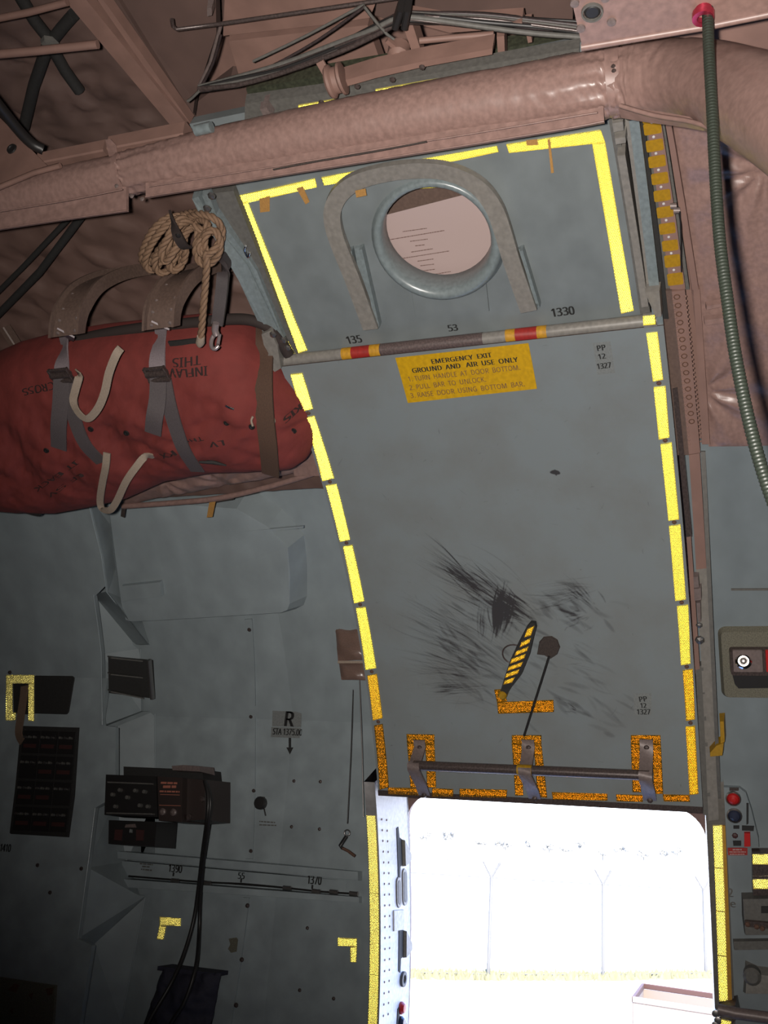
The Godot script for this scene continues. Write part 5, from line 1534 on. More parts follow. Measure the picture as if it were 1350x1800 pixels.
# ---------------------------------------------------------------- doorway posts, tracks
func build_jambs() -> void:
	var lf := thing("door_post", "white riveted post at the left edge of the bright doorway", "post", Vector3(-1.08, 1.0, -3.0))
	# reveal facing forward, from the inboard edge out to the skin
	var x0 := -1.078
	var ins := cyl(1.985)
	var st := begin()
	var n := 26
	var a0 := -0.40
	var a1 := Vector2(-1.0753, 0.7937).y / RD + 0.02
	st.set_smooth_group(1)
	var pt := func(a: float, r: float, x: float) -> Vector3: return Vector3(x, YC + r * sin(a), ZC - r * cos(a))
	for k in n:
		var b0 := lerpf(a0, a1, float(k) / n)
		var b1 := lerpf(a0, a1, float(k + 1) / n)
		quad(st, pt.call(b0, 1.955, x0), pt.call(b1, 1.955, x0), pt.call(b1, 2.22, x0), pt.call(b0, 2.22, x0))
		quad(st, pt.call(b0, 1.955, x0), pt.call(b1, 1.955, x0), pt.call(b1, 1.955, x0 - 0.034), pt.call(b0, 1.955, x0 - 0.034))
		quad(st, pt.call(b0, 1.955, x0 - 0.034), pt.call(b1, 1.955, x0 - 0.034), pt.call(b1, 2.33, x0 - 0.05), pt.call(b0, 2.33, x0 - 0.05))
	st.set_smooth_group(-1)
	put("reveal", st, M.white_paint, lf)
	st = begin()
	st.set_smooth_group(1)
	for k in n:
		var b0 := lerpf(a0, a1, float(k) / n)
		var b1 := lerpf(a0, a1, float(k + 1) / n)
		quad(st, pt.call(b0, 2.22, x0 + 0.001), pt.call(b1, 2.22, x0 + 0.001), pt.call(b1, 2.335, -1.116), pt.call(b0, 2.335, -1.116))
	st.set_smooth_group(-1)
	put("seal_strip", st, M.dull, lf)
	var tp := [Vector3(-1.1244, 1.6873, -2.8763), Vector3(-1.0956, 1.6889, -2.8756), Vector3(-1.1061, 1.1192, -3.0072), Vector3(-1.1446, 1.1147, -3.0076)]
	var s_hi := Vector2(-1.1099, 0.7364).y
	var fn := cyl(1.955)
	for k in 5:
		var sa := lerpf(s_hi, -0.4, k / 5.0)
		var sb := lerpf(s_hi, -0.4, (k + 1) / 5.0)
		tape(lf, [Vector2(x0 - 0.034, sa), Vector2(x0 - 0.004, sa), Vector2(x0 - 0.004, sb), Vector2(x0 - 0.034, sb)], fn, 0.0, M.tape_clean)
	# things on the reveal: coordinates (distance from axis, height)
	var rv := func(r: float, y: float, o: float) -> Vector3: return Vector3(x0 + o, y, ZC - sqrt(maxf(r * r - (y - YC) * (y - YC), 0.0)))
	st = begin()
	for k in 34:
		for r in [1.99, 2.03]:
			var y := 1.68 - k * 0.03
			rivet(st, rv.call(r, y, 0.0), Vector3.RIGHT, 0.0035)
	put("rivets", st, M.pink, lf, "stuff")
	for y in [1.585, 1.32, 1.07]:
		st = begin()
		plate(st, _xy([[2.11, y + 0.075], [2.125, y + 0.08], [2.13, y + 0.05], [2.15, y + 0.045], [2.15, y - 0.03], [2.13, y - 0.035], [2.125, y - 0.075], [2.11, y - 0.07]]), rv, 0.0, 0.002)
		put("latch_slot", st, M.black_rough, lf)
		st = begin()
		plate(st, _xy([[2.15, y + 0.045], [2.19, y + 0.02], [2.21, y + 0.005], [2.21, y - 0.015], [2.19, y - 0.025], [2.15, y - 0.035]]), rv, 0.0, 0.012, 0.003)
		put("latch_keeper", st, M.rail, lf)
	for e in [[2.165, 1.49, 0.055], [2.11, 1.475, 0.045]]:
		st = begin()
		plate(st, round_rect(Vector2(e[0] - 0.022, e[1] - e[2]), Vector2(e[0] + 0.022, e[1] + e[2]), 0.02), rv, 0.0, 0.004, 0.002)
		var ov := put("oval_rim", st, M.rail, lf)
		st = begin()
		plate(st, round_rect(Vector2(e[0] - 0.013, e[1] - e[2] + 0.01), Vector2(e[0] + 0.013, e[1] + e[2] - 0.01), 0.012), rv, 0.004, 0.001)
		put("oval_hole", st, M.dull, ov)
	st = begin()
	plate(st, _xy([[2.06, 1.425], [2.15, 1.425], [2.15, 1.365], [2.06, 1.365]]), rv, 0.0, 0.004, 0.002)
	put("cover_plate", st, M.white_paint, lf)
	for e in [[1.145, M.red, "red_button"], [1.105, M.blue_lamp, "blue_button"]]:
		st = begin()
		lathe(st, rv.call(2.14, e[0], 0.0), Vector3.RIGHT, [[0.018, 0.0], [0.018, 0.006], [0.012, 0.014], [0.0, 0.016]], 14)
		put(e[2], st, e[1], lf)
	st = begin()
	lathe(st, rv.call(2.15, 1.225, 0.0), Vector3.RIGHT, [[0.022, 0.0], [0.022, 0.008], [0.013, 0.008], [0.01, 0.002], [0.0, 0.002]], 14)
	put("catch", st, M.dull, lf)
	# right post
	var rt := thing("door_post", "grey post with bright yellow reflective tape at the right edge of the doorway", "post", Vector3(-0.15, 1.0, -3.0))
	st = begin()
	st.set_smooth_group(1)
	for k in n:
		var b0 := lerpf(a0, a1 + 0.02, float(k) / n)
		var b1 := lerpf(a0, a1 + 0.02, float(k + 1) / n)
		quad(st, pt.call(b0, 1.975, -0.158), pt.call(b1, 1.975, -0.158), pt.call(b1, 2.335, -0.182), pt.call(b0, 2.335, -0.182))
		quad(st, pt.call(b0, 1.975, -0.158), pt.call(b1, 1.975, -0.158), pt.call(b1, 1.975, -0.11), pt.call(b0, 1.975, -0.11))
		quad(st, pt.call(b0, 1.975, -0.11), pt.call(b1, 1.975, -0.11), pt.call(b1, 2.03, -0.11), pt.call(b0, 2.03, -0.11))
	st.set_smooth_group(-1)
	put("post", st, M.rail, rt)
	var ta := Vector2(-0.1418, 0.7674)
	var tb := Vector2(-0.1177, 0.7689)
	var te := Vector2(-0.1468, 0.3165)
	var tf := Vector2(-0.1243, 0.319)
	for k in 4:
		tape(rt, [ta.lerp(te, k / 4.0), tb.lerp(tf, k / 4.0), tb.lerp(tf, (k + 1) / 4.0), ta.lerp(te, (k + 1) / 4.0)], cyl(1.975), 0.0, M.tape_clean)
	st = begin()
	slab(st, [tb, tb + Vector2(0.007, 0), tf + Vector2(0.01, 0), tf], cyl(1.975), 0.0, 0.006, 1, 8)
	put("orange_edge", st, M.band_yellow, rt)
	# right-hand upper tracks
	var tk := thing("door_track", "bundle of parallel blue-grey track rails at the door's upper right edge", "track", Vector3(-0.201, 2.8181, -1.7376))
	var tr := [[[Vector2(-0.2158, 2.6555), Vector2(-0.202, 2.6524), Vector2(-0.1886, 2.1537), Vector2(-0.2099, 2.1566)], M.dull, 0.0], [[Vector2(-0.2074, 2.5653), Vector2(-0.1931, 2.5648), Vector2(-0.1885, 2.2002), Vector2(-0.2026, 2.1994)], M.rail, 0.025], [[Vector2(-0.1864, 2.6403), Vector2(-0.1767, 2.6382), Vector2(-0.1769, 2.203), Vector2(-0.1887, 2.2019)], M.rail, 0.012], [[Vector2(-0.1781, 2.6356), Vector2(-0.1607, 2.6317), Vector2(-0.1633, 2.1417), Vector2(-0.1843, 2.1445)], M.ring, 0.02], [[Vector2(-0.1622, 2.6408), Vector2(-0.1544, 2.6391), Vector2(-0.1529, 2.1468), Vector2(-0.1646, 2.1483)], M.black_rough, 0.0]]
	for e in tr:
		st = begin()
		slab(st, e[0], cyl(1.975), -0.02, 0.025 + e[2], 1, 10)
		put("rail", st, e[1], tk)  # the black strip is no rail: it paints the dark gap
	for e in [[Vector2(-0.207, 2.6043), Vector2(-0.1843, 2.6041), Vector2(-0.1852, 2.5813), Vector2(-0.2072, 2.5811)], [Vector2(-0.2066, 2.5712), Vector2(-0.1844, 2.5713), Vector2(-0.1846, 2.5542), Vector2(-0.2068, 2.5539)], [Vector2(-0.1923, 2.2086), Vector2(-0.1595, 2.2079), Vector2(-0.1613, 2.1407), Vector2(-0.1775, 2.1401)]]:
		st = begin()
		plate(st, e, cyl(1.94), -0.02, 0.03, 0.003)
		put("end_block", st, M.rail, tk)


func _xy(a: Array) -> Array:
	return a.map(func(e): return Vector2(e[0], e[1]))


# ---------------------------------------------------------------- overhead structure
func build_overhead() -> void:
	var st := begin()
	# riveted frame
	var fr := thing("ceiling_frame", "large riveted beige channel frame slanting across the upper left ceiling", "frame", Vector3(-1.163, 3.0983, -1.3559))
	plate(st, [Vector2(-1.186, 3.2586), Vector2(-1.1414, 3.246), Vector2(-1.0991, 2.8825), Vector2(-1.1369, 2.8757)], cyl(2.12), -0.02, 0.024, 0.002)
	put("flange", st, M.pink, fr)
	st = begin()
	plate(st, [Vector2(-1.1842, 3.2828), Vector2(-1.108, 3.2616), Vector2(-1.1107, 2.9008), Vector2(-1.1488, 2.8999)], cyl(2.16), -0.02, 0.02, 0.001)
	put("web", st, M.liner, fr)
	st = begin()
	plate(st, [Vector2(-1.1276, 3.2483), Vector2(-1.1126, 3.2441), Vector2(-1.0959, 2.8992), Vector2(-1.1143, 2.8912)], cyl(2.13), -0.02, 0.025, 0.003)
	put("bead", st, M.pink, fr)
	st = begin()
	for k in 13:
		var q := Vector2(-1.1482, 3.1479).lerp(Vector2(-1.1045, 2.9151), k / 12.0)
		var p: Vector3 = cyl(2.14).call(q.x, q.y, 0.0)
		rivet(st, p, inward(p), 0.005)
		if k > 2 and k < 8:
			var q2 := Vector2(-1.1154, 3.0977).lerp(Vector2(-1.1341, 3.031), (k - 3) / 4.0)
			rivet(st, cyl(2.14).call(q2.x, q2.y, 0.0), inward(p), 0.005)
	put("rivets", st, M.aluminium, fr, "stuff")
	# ceiling panels
	for e in [[[Vector2(-1.1282, 3.3058), Vector2(-0.9147, 3.2478), Vector2(-0.9615, 3.1528), Vector2(-1.0856, 3.0165), Vector2(-1.1505, 2.9223)], "wide beige ceiling panel between the riveted frame and the cables", M.liner], [[Vector2(-0.9559, 3.1451), Vector2(-0.7532, 3.1174), Vector2(-0.6489, 3.1088), Vector2(-0.6096, 3.1601), Vector2(-0.9038, 3.2382)], "narrow beige ceiling panel above the long rod", M.pink], [[Vector2(-0.9493, 3.1344), Vector2(-0.6576, 3.0994), Vector2(-0.6604, 2.984), Vector2(-0.9682, 3.0418)], "rectangular beige ceiling panel behind the cable bundle", M.pink], [[Vector2(-0.6132, 3.1679), Vector2(-0.2634, 3.0778), Vector2(-0.2744, 3.0128), Vector2(-0.5847, 3.0742), Vector2(-0.6419, 3.1136)], "beige ceiling panel above the cables near the top edge", M.liner], [[Vector2(-1.0831, 3.016), Vector2(-0.9823, 3.0559), Vector2(-0.8107, 2.9961), Vector2(-0.9808, 2.9752), Vector2(-1.0177, 2.9272), Vector2(-1.1508, 2.9162)], "dull beige ceiling panel beneath the cable ends", M.liner]]:
		st = begin()
		plate(st, e[0], cyl(2.2), 0.0, 0.03, 0.003)
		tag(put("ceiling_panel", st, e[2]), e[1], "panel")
	st = begin()
	tube(st, [Vector3(-0.9346, 3.1027, -1.3226), Vector3(-0.9974, 3.0923, -1.3959), Vector3(-1.0496, 3.0844, -1.4423)], 0.004, 6)
	put("seam_strip", st, M.aluminium, fr)
	# rods at upper left
	for e in [[[Vector3(-1.3753, 3.0151, -1.1838), Vector3(-1.266, 3.014, -1.2013), Vector3(-1.1317, 3.0126, -1.2199)], 0.0085, M.pink, "pale round rod crossing the dark upper left corner"], [[Vector3(-1.3613, 3.0668, -1.1533), Vector3(-1.2577, 3.0665, -1.1596), Vector3(-1.1685, 3.0665, -1.1599)], 0.007, M.pink, "thin pale rod at the top left corner of the picture"]]:
		st = begin()
		tube(st, e[0], e[1], 10)
		tag(put("cross_rod", st, e[2]), e[3], "rod")
	var bs := thing("brace_struts", "black crossed brace struts in the dark upper left ceiling", "strut", Vector3(-1.3399, 3.1545, -1.3106))
	for e in [[Vector3(-1.3289, 3.1653, -1.1863), Vector3(-1.3395, 3.1603, -1.2533), Vector3(-1.338, 3.1547, -1.3082)], [Vector3(-1.2482, 3.1594, -1.2633), Vector3(-1.2916, 3.1573, -1.2842), Vector3(-1.338, 3.1547, -1.3082)], [Vector3(-1.3518, 3.154, -1.3149), Vector3(-1.449, 3.1429, -1.3957), Vector3(-1.5498, 3.1261, -1.4905)], [Vector3(-1.3465, 3.1529, -1.3235), Vector3(-1.3544, 3.1452, -1.3805), Vector3(-1.3542, 3.1368, -1.4331)]]:
		st = begin()
		tube(st, e, 0.013, 8)
		put("strut", st, M.black_rough, bs)
	st = begin()
	rivet(st, Vector3(-1.3194, 3.1268, -1.2879), inward(Vector3(-1.3194, 3.1268, -1.2879)), 0.02)
	put("joint", st, M.dull, bs)
	st = begin()
	tube(st, smooth_path([Vector3(-1.3622, 2.9447, -1.1886), Vector3(-1.3668, 2.9403, -1.2439), Vector3(-1.37, 2.9341, -1.3006), Vector3(-1.3659, 2.9286, -1.3414), Vector3(-1.351, 2.9256, -1.3617)], 4), 0.011, 10)
	tag(put("black_hose", st, M.black), "short bent black hose behind the holed plate at left", "hose")
	# loose insulation in the dark bay
	st = begin()
	quilt(st, [Vector2(-2.1671, 3.6627), Vector2(-0.985, 3.319), Vector2(-1.2409, 2.8545), Vector2(-2.9452, 3.1484)], cyl(2.24), 0.0, 0.02, 80, 40, [Vector2(-1.4134, 3.1772), Vector2(-1.5535, 3.051), Vector2(-1.3399, 3.0359)], 0.015)
	tag(put("ceiling_insulation", st, M.liner), "crumpled dark insulation lining the upper left ceiling bay", "insulation")
	# holed plate at far left, in front of the duct
	var hp := thing("holed_plate", "beige plate with an oval hole at the left edge above the duct", "plate", Vector3(-1.4329, 2.9311, -1.36))
	st = begin()
	prism(st, [Vector3(-1.6094, 3.1507, -1.36), Vector3(-1.4872, 3.0352, -1.36), Vector3(-1.3265, 2.8771, -1.36), Vector3(-1.2978, 2.8756, -1.36), Vector3(-1.361, 2.8713, -1.36), Vector3(-1.444, 2.8522, -1.36), Vector3(-1.5296, 2.8356, -1.36)], Vector3(0, 0, -0.006))
	put("plate", st, M.pink, hp)
	st = begin()
	tube(st, [Vector3(-1.5289, 2.8327, -1.36), Vector3(-1.4433, 2.8492, -1.36), Vector3(-1.3603, 2.8684, -1.36), Vector3(-1.2961, 2.8738, -1.36)], 0.006, 8)
	put("rolled_edge", st, M.pink, hp)
	st = begin()
	lathe(st, Vector3(-1.4288, 2.938, -1.355), Vector3(0, 0, 1), [[0.012, 0.0], [0.011, 0.003], [0.008, 0.003], [0.007, 0.0005], [0.0, 0.0005]], 14)
	put("hole", st, M.black, hp)
	# short beams behind the duct's left end
	for e in [[[Vector3(-1.3869, 2.9296, -1.3989), Vector3(-1.2184, 2.9293, -1.4004)], 0.03, "beige beam behind the duct below the dark bay at left"], [[Vector3(-1.2077, 2.93, -1.3968), Vector3(-1.0279, 2.9296, -1.3987)], 0.034, "short beige beam behind the duct under the riveted frame"]]:
		st = begin()
		beam(st, e[0][0], e[0][1], 0.03, e[1], Vector3.UP, 0.003)
		tag(put("support_beam", st, M.pink), e[2], "beam")
	st = begin()
	prism(st, [Vector3(-1.1869, 2.9069, -1.3512), Vector3(-1.1746, 2.907, -1.351), Vector3(-1.1939, 2.9002, -1.3928), Vector3(-1.2053, 2.9001, -1.3933)], Vector3(0, 0, -0.02))
	tag(put("end_bracket", st, M.vinyl_plain), "small upright beige bracket on the beam above the duct", "bracket")
	st = begin()
	tube(st, [Vector3(-0.984, 2.8949, -1.3634), Vector3(-0.9479, 2.8952, -1.3619)], 0.011, 10)
	tag(put("pipe_coupling", st, M.ring), "small pale grey pipe coupling on top of the duct", "coupling")
	# long rod with a hooked end
	var rd := thing("control_rod", "long thin dark control rod with a hooked end under the ceiling", "rod", Vector3(-0.8107, 3.0562, -1.2891))
	st = begin()
	tube(st, [Vector3(-0.9925, 3.0605, -1.2469), Vector3(-0.9985, 3.0592, -1.2611), Vector3(-0.9949, 3.0583, -1.2699), Vector3(-0.905, 3.0572, -1.2801), Vector3(-0.7323, 3.0554, -1.2968), Vector3(-0.5589, 3.0535, -1.3126)], 0.004, 8)
	put("rod", st, M.brown_metal, rd)
	st = begin()
	plate(st, [Vector2(-0.9294, 3.1426), Vector2(-0.917, 3.1406), Vector2(-0.9258, 3.1222), Vector2(-0.939, 3.123)], cyl(2.13), -0.02, 0.025, 0.002)
	put("hanger", st, M.aluminium, rd)
	# cable bundle
	var cb := thing("cable_bundle", "thick bundle of dark cables sagging under the ceiling above the duct", "cables", Vector3(-0.5652, 2.9993, -1.3413))
	var mid := [Vector3(-0.9968, 3.0051, -1.3709), Vector3(-0.9083, 3.0048, -1.3727), Vector3(-0.8071, 3.0056, -1.3675), Vector3(-0.6803, 3.0086, -1.347), Vector3(-0.6063, 3.0109, -1.3307), Vector3(-0.5532, 3.0123, -1.32), Vector3(-0.4985, 3.0104, -1.3338), Vector3(-0.4116, 3.0063, -1.3626), Vector3(-0.3257, 3.0016, -1.3931), Vector3(-0.2397, 2.9968, -1.4208)]
	for k in 16:
		st = begin()
		var pts := []
		for i in mid.size():
			var w := 0.012 if i > 0 else 0.006
			if i > 6:
				w = 0.017
			var t := TAU * k / 16.0 * 3.0 + i * 0.35
			var rr := w * (0.35 + 0.65 * float((k * 7) % 16) / 16.0)
			pts.append(mid[i] + Vector3(0.1 * cos(t), cos(t), 0.6 * sin(t)) * rr + Vector3(0, wob.get_noise_2d(i * 3.0, k * 9.0) * 0.006, 0))
		tube(st, smooth_path(pts, 3), 0.0032 + 0.0012 * (k % 3), 5)
		put("cable", st, [M.cable, M.black, M.brown_metal, M.dull][k % 4], cb)
	for e in [[Vector3(-0.5544, 2.9844, -1.3011), Vector3(-0.5328, 2.988, -1.269)], [Vector3(-0.5387, 2.9839, -1.3052), Vector3(-0.5213, 2.9877, -1.2721)]]:
		st = begin()
		beam(st, e[0], e[1], 0.012, 0.04, inward(e[0]), 0.003)
		put("clamp", st, M.black, cb)
	for e in [[Vector3(-1.0083, 3.0222, -1.391), Vector3(-0.945, 3.0224, -1.3893), Vector3(-0.8504, 3.0244, -1.3767), Vector3(-0.7265, 3.0295, -1.342), Vector3(-0.6179, 3.0351, -1.2981)], [Vector3(-0.8766, 3.0365, -1.3642), Vector3(-0.7484, 3.0404, -1.336), Vector3(-0.6202, 3.0447, -1.3019)], [Vector3(-0.6061, 3.0077, -1.2732), Vector3(-0.5854, 3, -1.3363), Vector3(-0.5582, 2.9951, -1.3698)], [Vector3(-1.0117, 3.0411, -1.399), Vector3(-0.9621, 3.0478, -1.3558), Vector3(-0.9173, 3.0547, -1.303)], [Vector3(-0.9933, 2.9955, -1.3672), Vector3(-1.0153, 2.9938, -1.3787), Vector3(-1.0288, 2.9929, -1.384)]]:
		st = begin()
		tube(st, smooth_path(e, 3), 0.0032, 5)
		put("stray_cable", st, M.dull if e[0].x > -1.0 else M.cable, cb)
	# dark green beam and beige channels above the duct
	st = begin()
	plate(st, [Vector2(-0.9331, 2.9491), Vector2(-0.7724, 2.9443), Vector2(-0.5834, 2.9362), Vector2(-0.2596, 2.9081), Vector2(-0.2653, 2.8735), Vector2(-0.5949, 2.9), Vector2(-0.7898, 2.902), Vector2(-0.9391, 2.9152)], cyl(2.12), -0.02, 0.03, 0.003)
	tag(put("green_beam", st, M.green_beam), "dark green beam running above the duct behind the cables", "beam")
	var ch := thing("edge_channel", "stained beige channel running just above the duct over the door", "channel", Vector3(-0.5497, 2.9444, -1.3705))
	st = begin()
	plate(st, [Vector2(-0.8964, 2.8454), Vector2(-0.7432, 2.8338), Vector2(-0.6962, 2.8333), Vector2(-0.5392, 2.827), Vector2(-0.3901, 2.821), Vector2(-0.2483, 2.8153), Vector2(-0.2528, 2.7882), Vector2(-0.3966, 2.7933), Vector2(-0.548, 2.7986), Vector2(-0.7085, 2.8017), Vector2(-0.9175, 2.8027)], cyl(2.02), -0.02, 0.025, 0.002)
	put("web", st, M.dull, ch)
	st = begin()
	plate(st, [Vector2(-0.6764, 2.8298), Vector2(-0.6068, 2.8358), Vector2(-0.5199, 2.8357), Vector2(-0.3878, 2.8308), Vector2(-0.3916, 2.8151), Vector2(-0.5253, 2.8185), Vector2(-0.6094, 2.8162), Vector2(-0.6787, 2.8122)], cyl(1.99), -0.03, 0.035, 0.003)
	put("flange", st, M.pink, ch)
	st = begin()
	plate(st, [Vector2(-0.8633, 2.813), Vector2(-0.8444, 2.8141), Vector2(-0.8414, 2.7887), Vector2(-0.8628, 2.7853)], cyl(2.0), -0.03, 0.035, 0.003)
	put("gusset", st, M.aluminium, ch)
	for p in [Vector3(-0.6514, 2.929, -1.3718), Vector3(-0.7312, 2.9261, -1.3895), Vector3(-0.5824, 2.9289, -1.3729), Vector3(-0.5216, 2.9309, -1.3602)]:
		st = begin()
		rivet(st, p, inward(p), 0.006)
		put("bolt", st, M.brown_metal, ch)
	for e in [[Vector2(-0.7815, 2.8048), Vector2(-0.7049, 2.8015), Vector2(-0.7122, 2.7833), Vector2(-0.789, 2.7822)], [Vector2(-0.6235, 2.8045), Vector2(-0.5227, 2.8008), Vector2(-0.5284, 2.7821), Vector2(-0.6291, 2.7825)], [Vector2(-0.5227, 2.8008), Vector2(-0.4215, 2.7952), Vector2(-0.4236, 2.7872), Vector2(-0.5284, 2.7821)], [Vector2(-0.3315, 2.7964), Vector2(-0.3125, 2.7954), Vector2(-0.3143, 2.7863), Vector2(-0.3314, 2.7869)]]:
		tape(ch, e, cyl(2.0), 0.006, M.tape)
	# roller
	var ro := thing("cable_roller", "beige grooved cable roller beside the stained channel above the duct", "roller", Vector3(-0.6898, 2.9467, -1.3559))
	st = begin()
	lathe(st, Vector3(-0.68, 2.9278, -1.3473) - Vector3(0.02, 0, 0), Vector3(1, 0.12, 0), [[0.0, 0.0], [0.026, 0.0], [0.03, 0.004], [0.03, 0.009], [0.024, 0.013], [0.024, 0.022], [0.029, 0.026], [0.029, 0.031], [0.0, 0.033]], 20)
	put("wheel", st, M.pink, ro)
	st = begin()
	beam(st, Vector3(-0.706, 2.9521, -1.3177), Vector3(-0.6943, 2.931, -1.3591), 0.016, 0.006, inward(Vector3(-0.6979, 2.9479, -1.3476)), 0.001)
	put("fork", st, M.pink, ro)
	# hanging brackets
	for e in [[[Vector2(-0.5539, 2.9612), Vector2(-0.5334, 2.9609), Vector2(-0.5355, 2.8952), Vector2(-0.5556, 2.8951)], "tapered beige hanger strap below the cable clamp"], [[Vector2(-0.396, 2.9001), Vector2(-0.3796, 2.8985), Vector2(-0.3919, 2.8361), Vector2(-0.4067, 2.8372)], "upright beige hanger between the cables and the duct"], [[Vector2(-0.3435, 2.9042), Vector2(-0.3315, 2.9036), Vector2(-0.3341, 2.8715), Vector2(-0.3444, 2.8716)], "small beige hanger under the cables at right"], [[Vector2(-0.5473, 2.977), Vector2(-0.4711, 2.941), Vector2(-0.3431, 2.9188), Vector2(-0.3439, 2.9049), Vector2(-0.4755, 2.9251), Vector2(-0.5474, 2.9698)], "pale curved strip below the cables at right"]]:
		st = begin()
		plate(st, e[0], cyl(2.06), -0.03, 0.036, 0.002)
		tag(put("hanger_strap", st, M.pink), e[1], "bracket")
	st = begin()
	tube(st, [Vector3(-0.5245, 2.9783, -1.347), Vector3(-0.4609, 2.9771, -1.3555), Vector3(-0.3925, 2.9756, -1.3652)], 0.006, 8)
	tag(put("cross_tube", st, M.pink), "thin pale tube in front of the dark green beam", "tube")
	st = begin()
	lathe(st, Vector3(-0.5717, 2.9757, -1.3647), inward(Vector3(-0.5717, 2.9757, -1.3647)), [[0.02, -0.02], [0.02, 0.004], [0.014, 0.012], [0.0, 0.014]], 12)
	beam(st, Vector3(-0.5819, 2.9806, -1.3303), Vector3(-0.5595, 2.9752, -1.3676), 0.008, 0.008, Vector3.UP)
	tag(put("crank_knob", st, M.pink), "pale knobbly crank in front of the dark green beam", "knob")
	# plate at top right with a hole
	var cp := thing("cover_plate", "smooth beige cover plate with fasteners and a hole at the top right", "plate", Vector3(-0.1048, 2.7921, -1.2163))
	st = begin()
	plate(st, [Vector2(-0.2174, 2.8378), Vector2(0.2982, 2.7462), Vector2(0.3059, 2.6921), Vector2(0.0525, 2.6827), Vector2(-0.0343, 2.6832), Vector2(-0.1327, 2.688), Vector2(-0.2164, 2.6903)], cyl(1.83), -0.006, 0.008, 0.002)
	put("sheet", st, M.vinyl_plain, cp)
	st = begin()
	tube(st, [Vector3(-0.2167, 2.7895, -1.2441), Vector3(-0.1331, 2.7892, -1.2473), Vector3(-0.0345, 2.7887, -1.252), Vector3(0.0525, 2.7886, -1.2525), Vector3(0.3062, 2.7896, -1.2429)], 0.006, 8)
	put("folded_edge", st, M.vinyl_plain, cp)
	var hc := Vector3(-0.1901, 2.7909, -1.1804)
	st = begin()
	lathe(st, hc, inward(hc), [[0.0165, -0.003], [0.016, 0.004], [0.0135, 0.004], [0.013, -0.001], [0.0, -0.001]], 18)
	var hole := put("hole", st, M.dull, cp)
	st = begin()
	lathe(st, hc, inward(hc), [[0.0125, 0.0], [0.009, 0.002], [0.0, 0.002]], 14)
	put("recessed_bolt", st, M.black, hole)
	for p in [Vector3(-0.2122, 2.7923, -1.1579), Vector3(-0.1654, 2.7891, -1.2047), Vector3(-0.2109, 2.7891, -1.2042), Vector3(-0.1682, 2.7921, -1.1608)]:
		st = begin()
		lathe(st, p, inward(p), [[0.007, 0.0], [0.0065, 0.003], [0.0, 0.004]], 12)
		put("fastener", st, M.aluminium, cp)


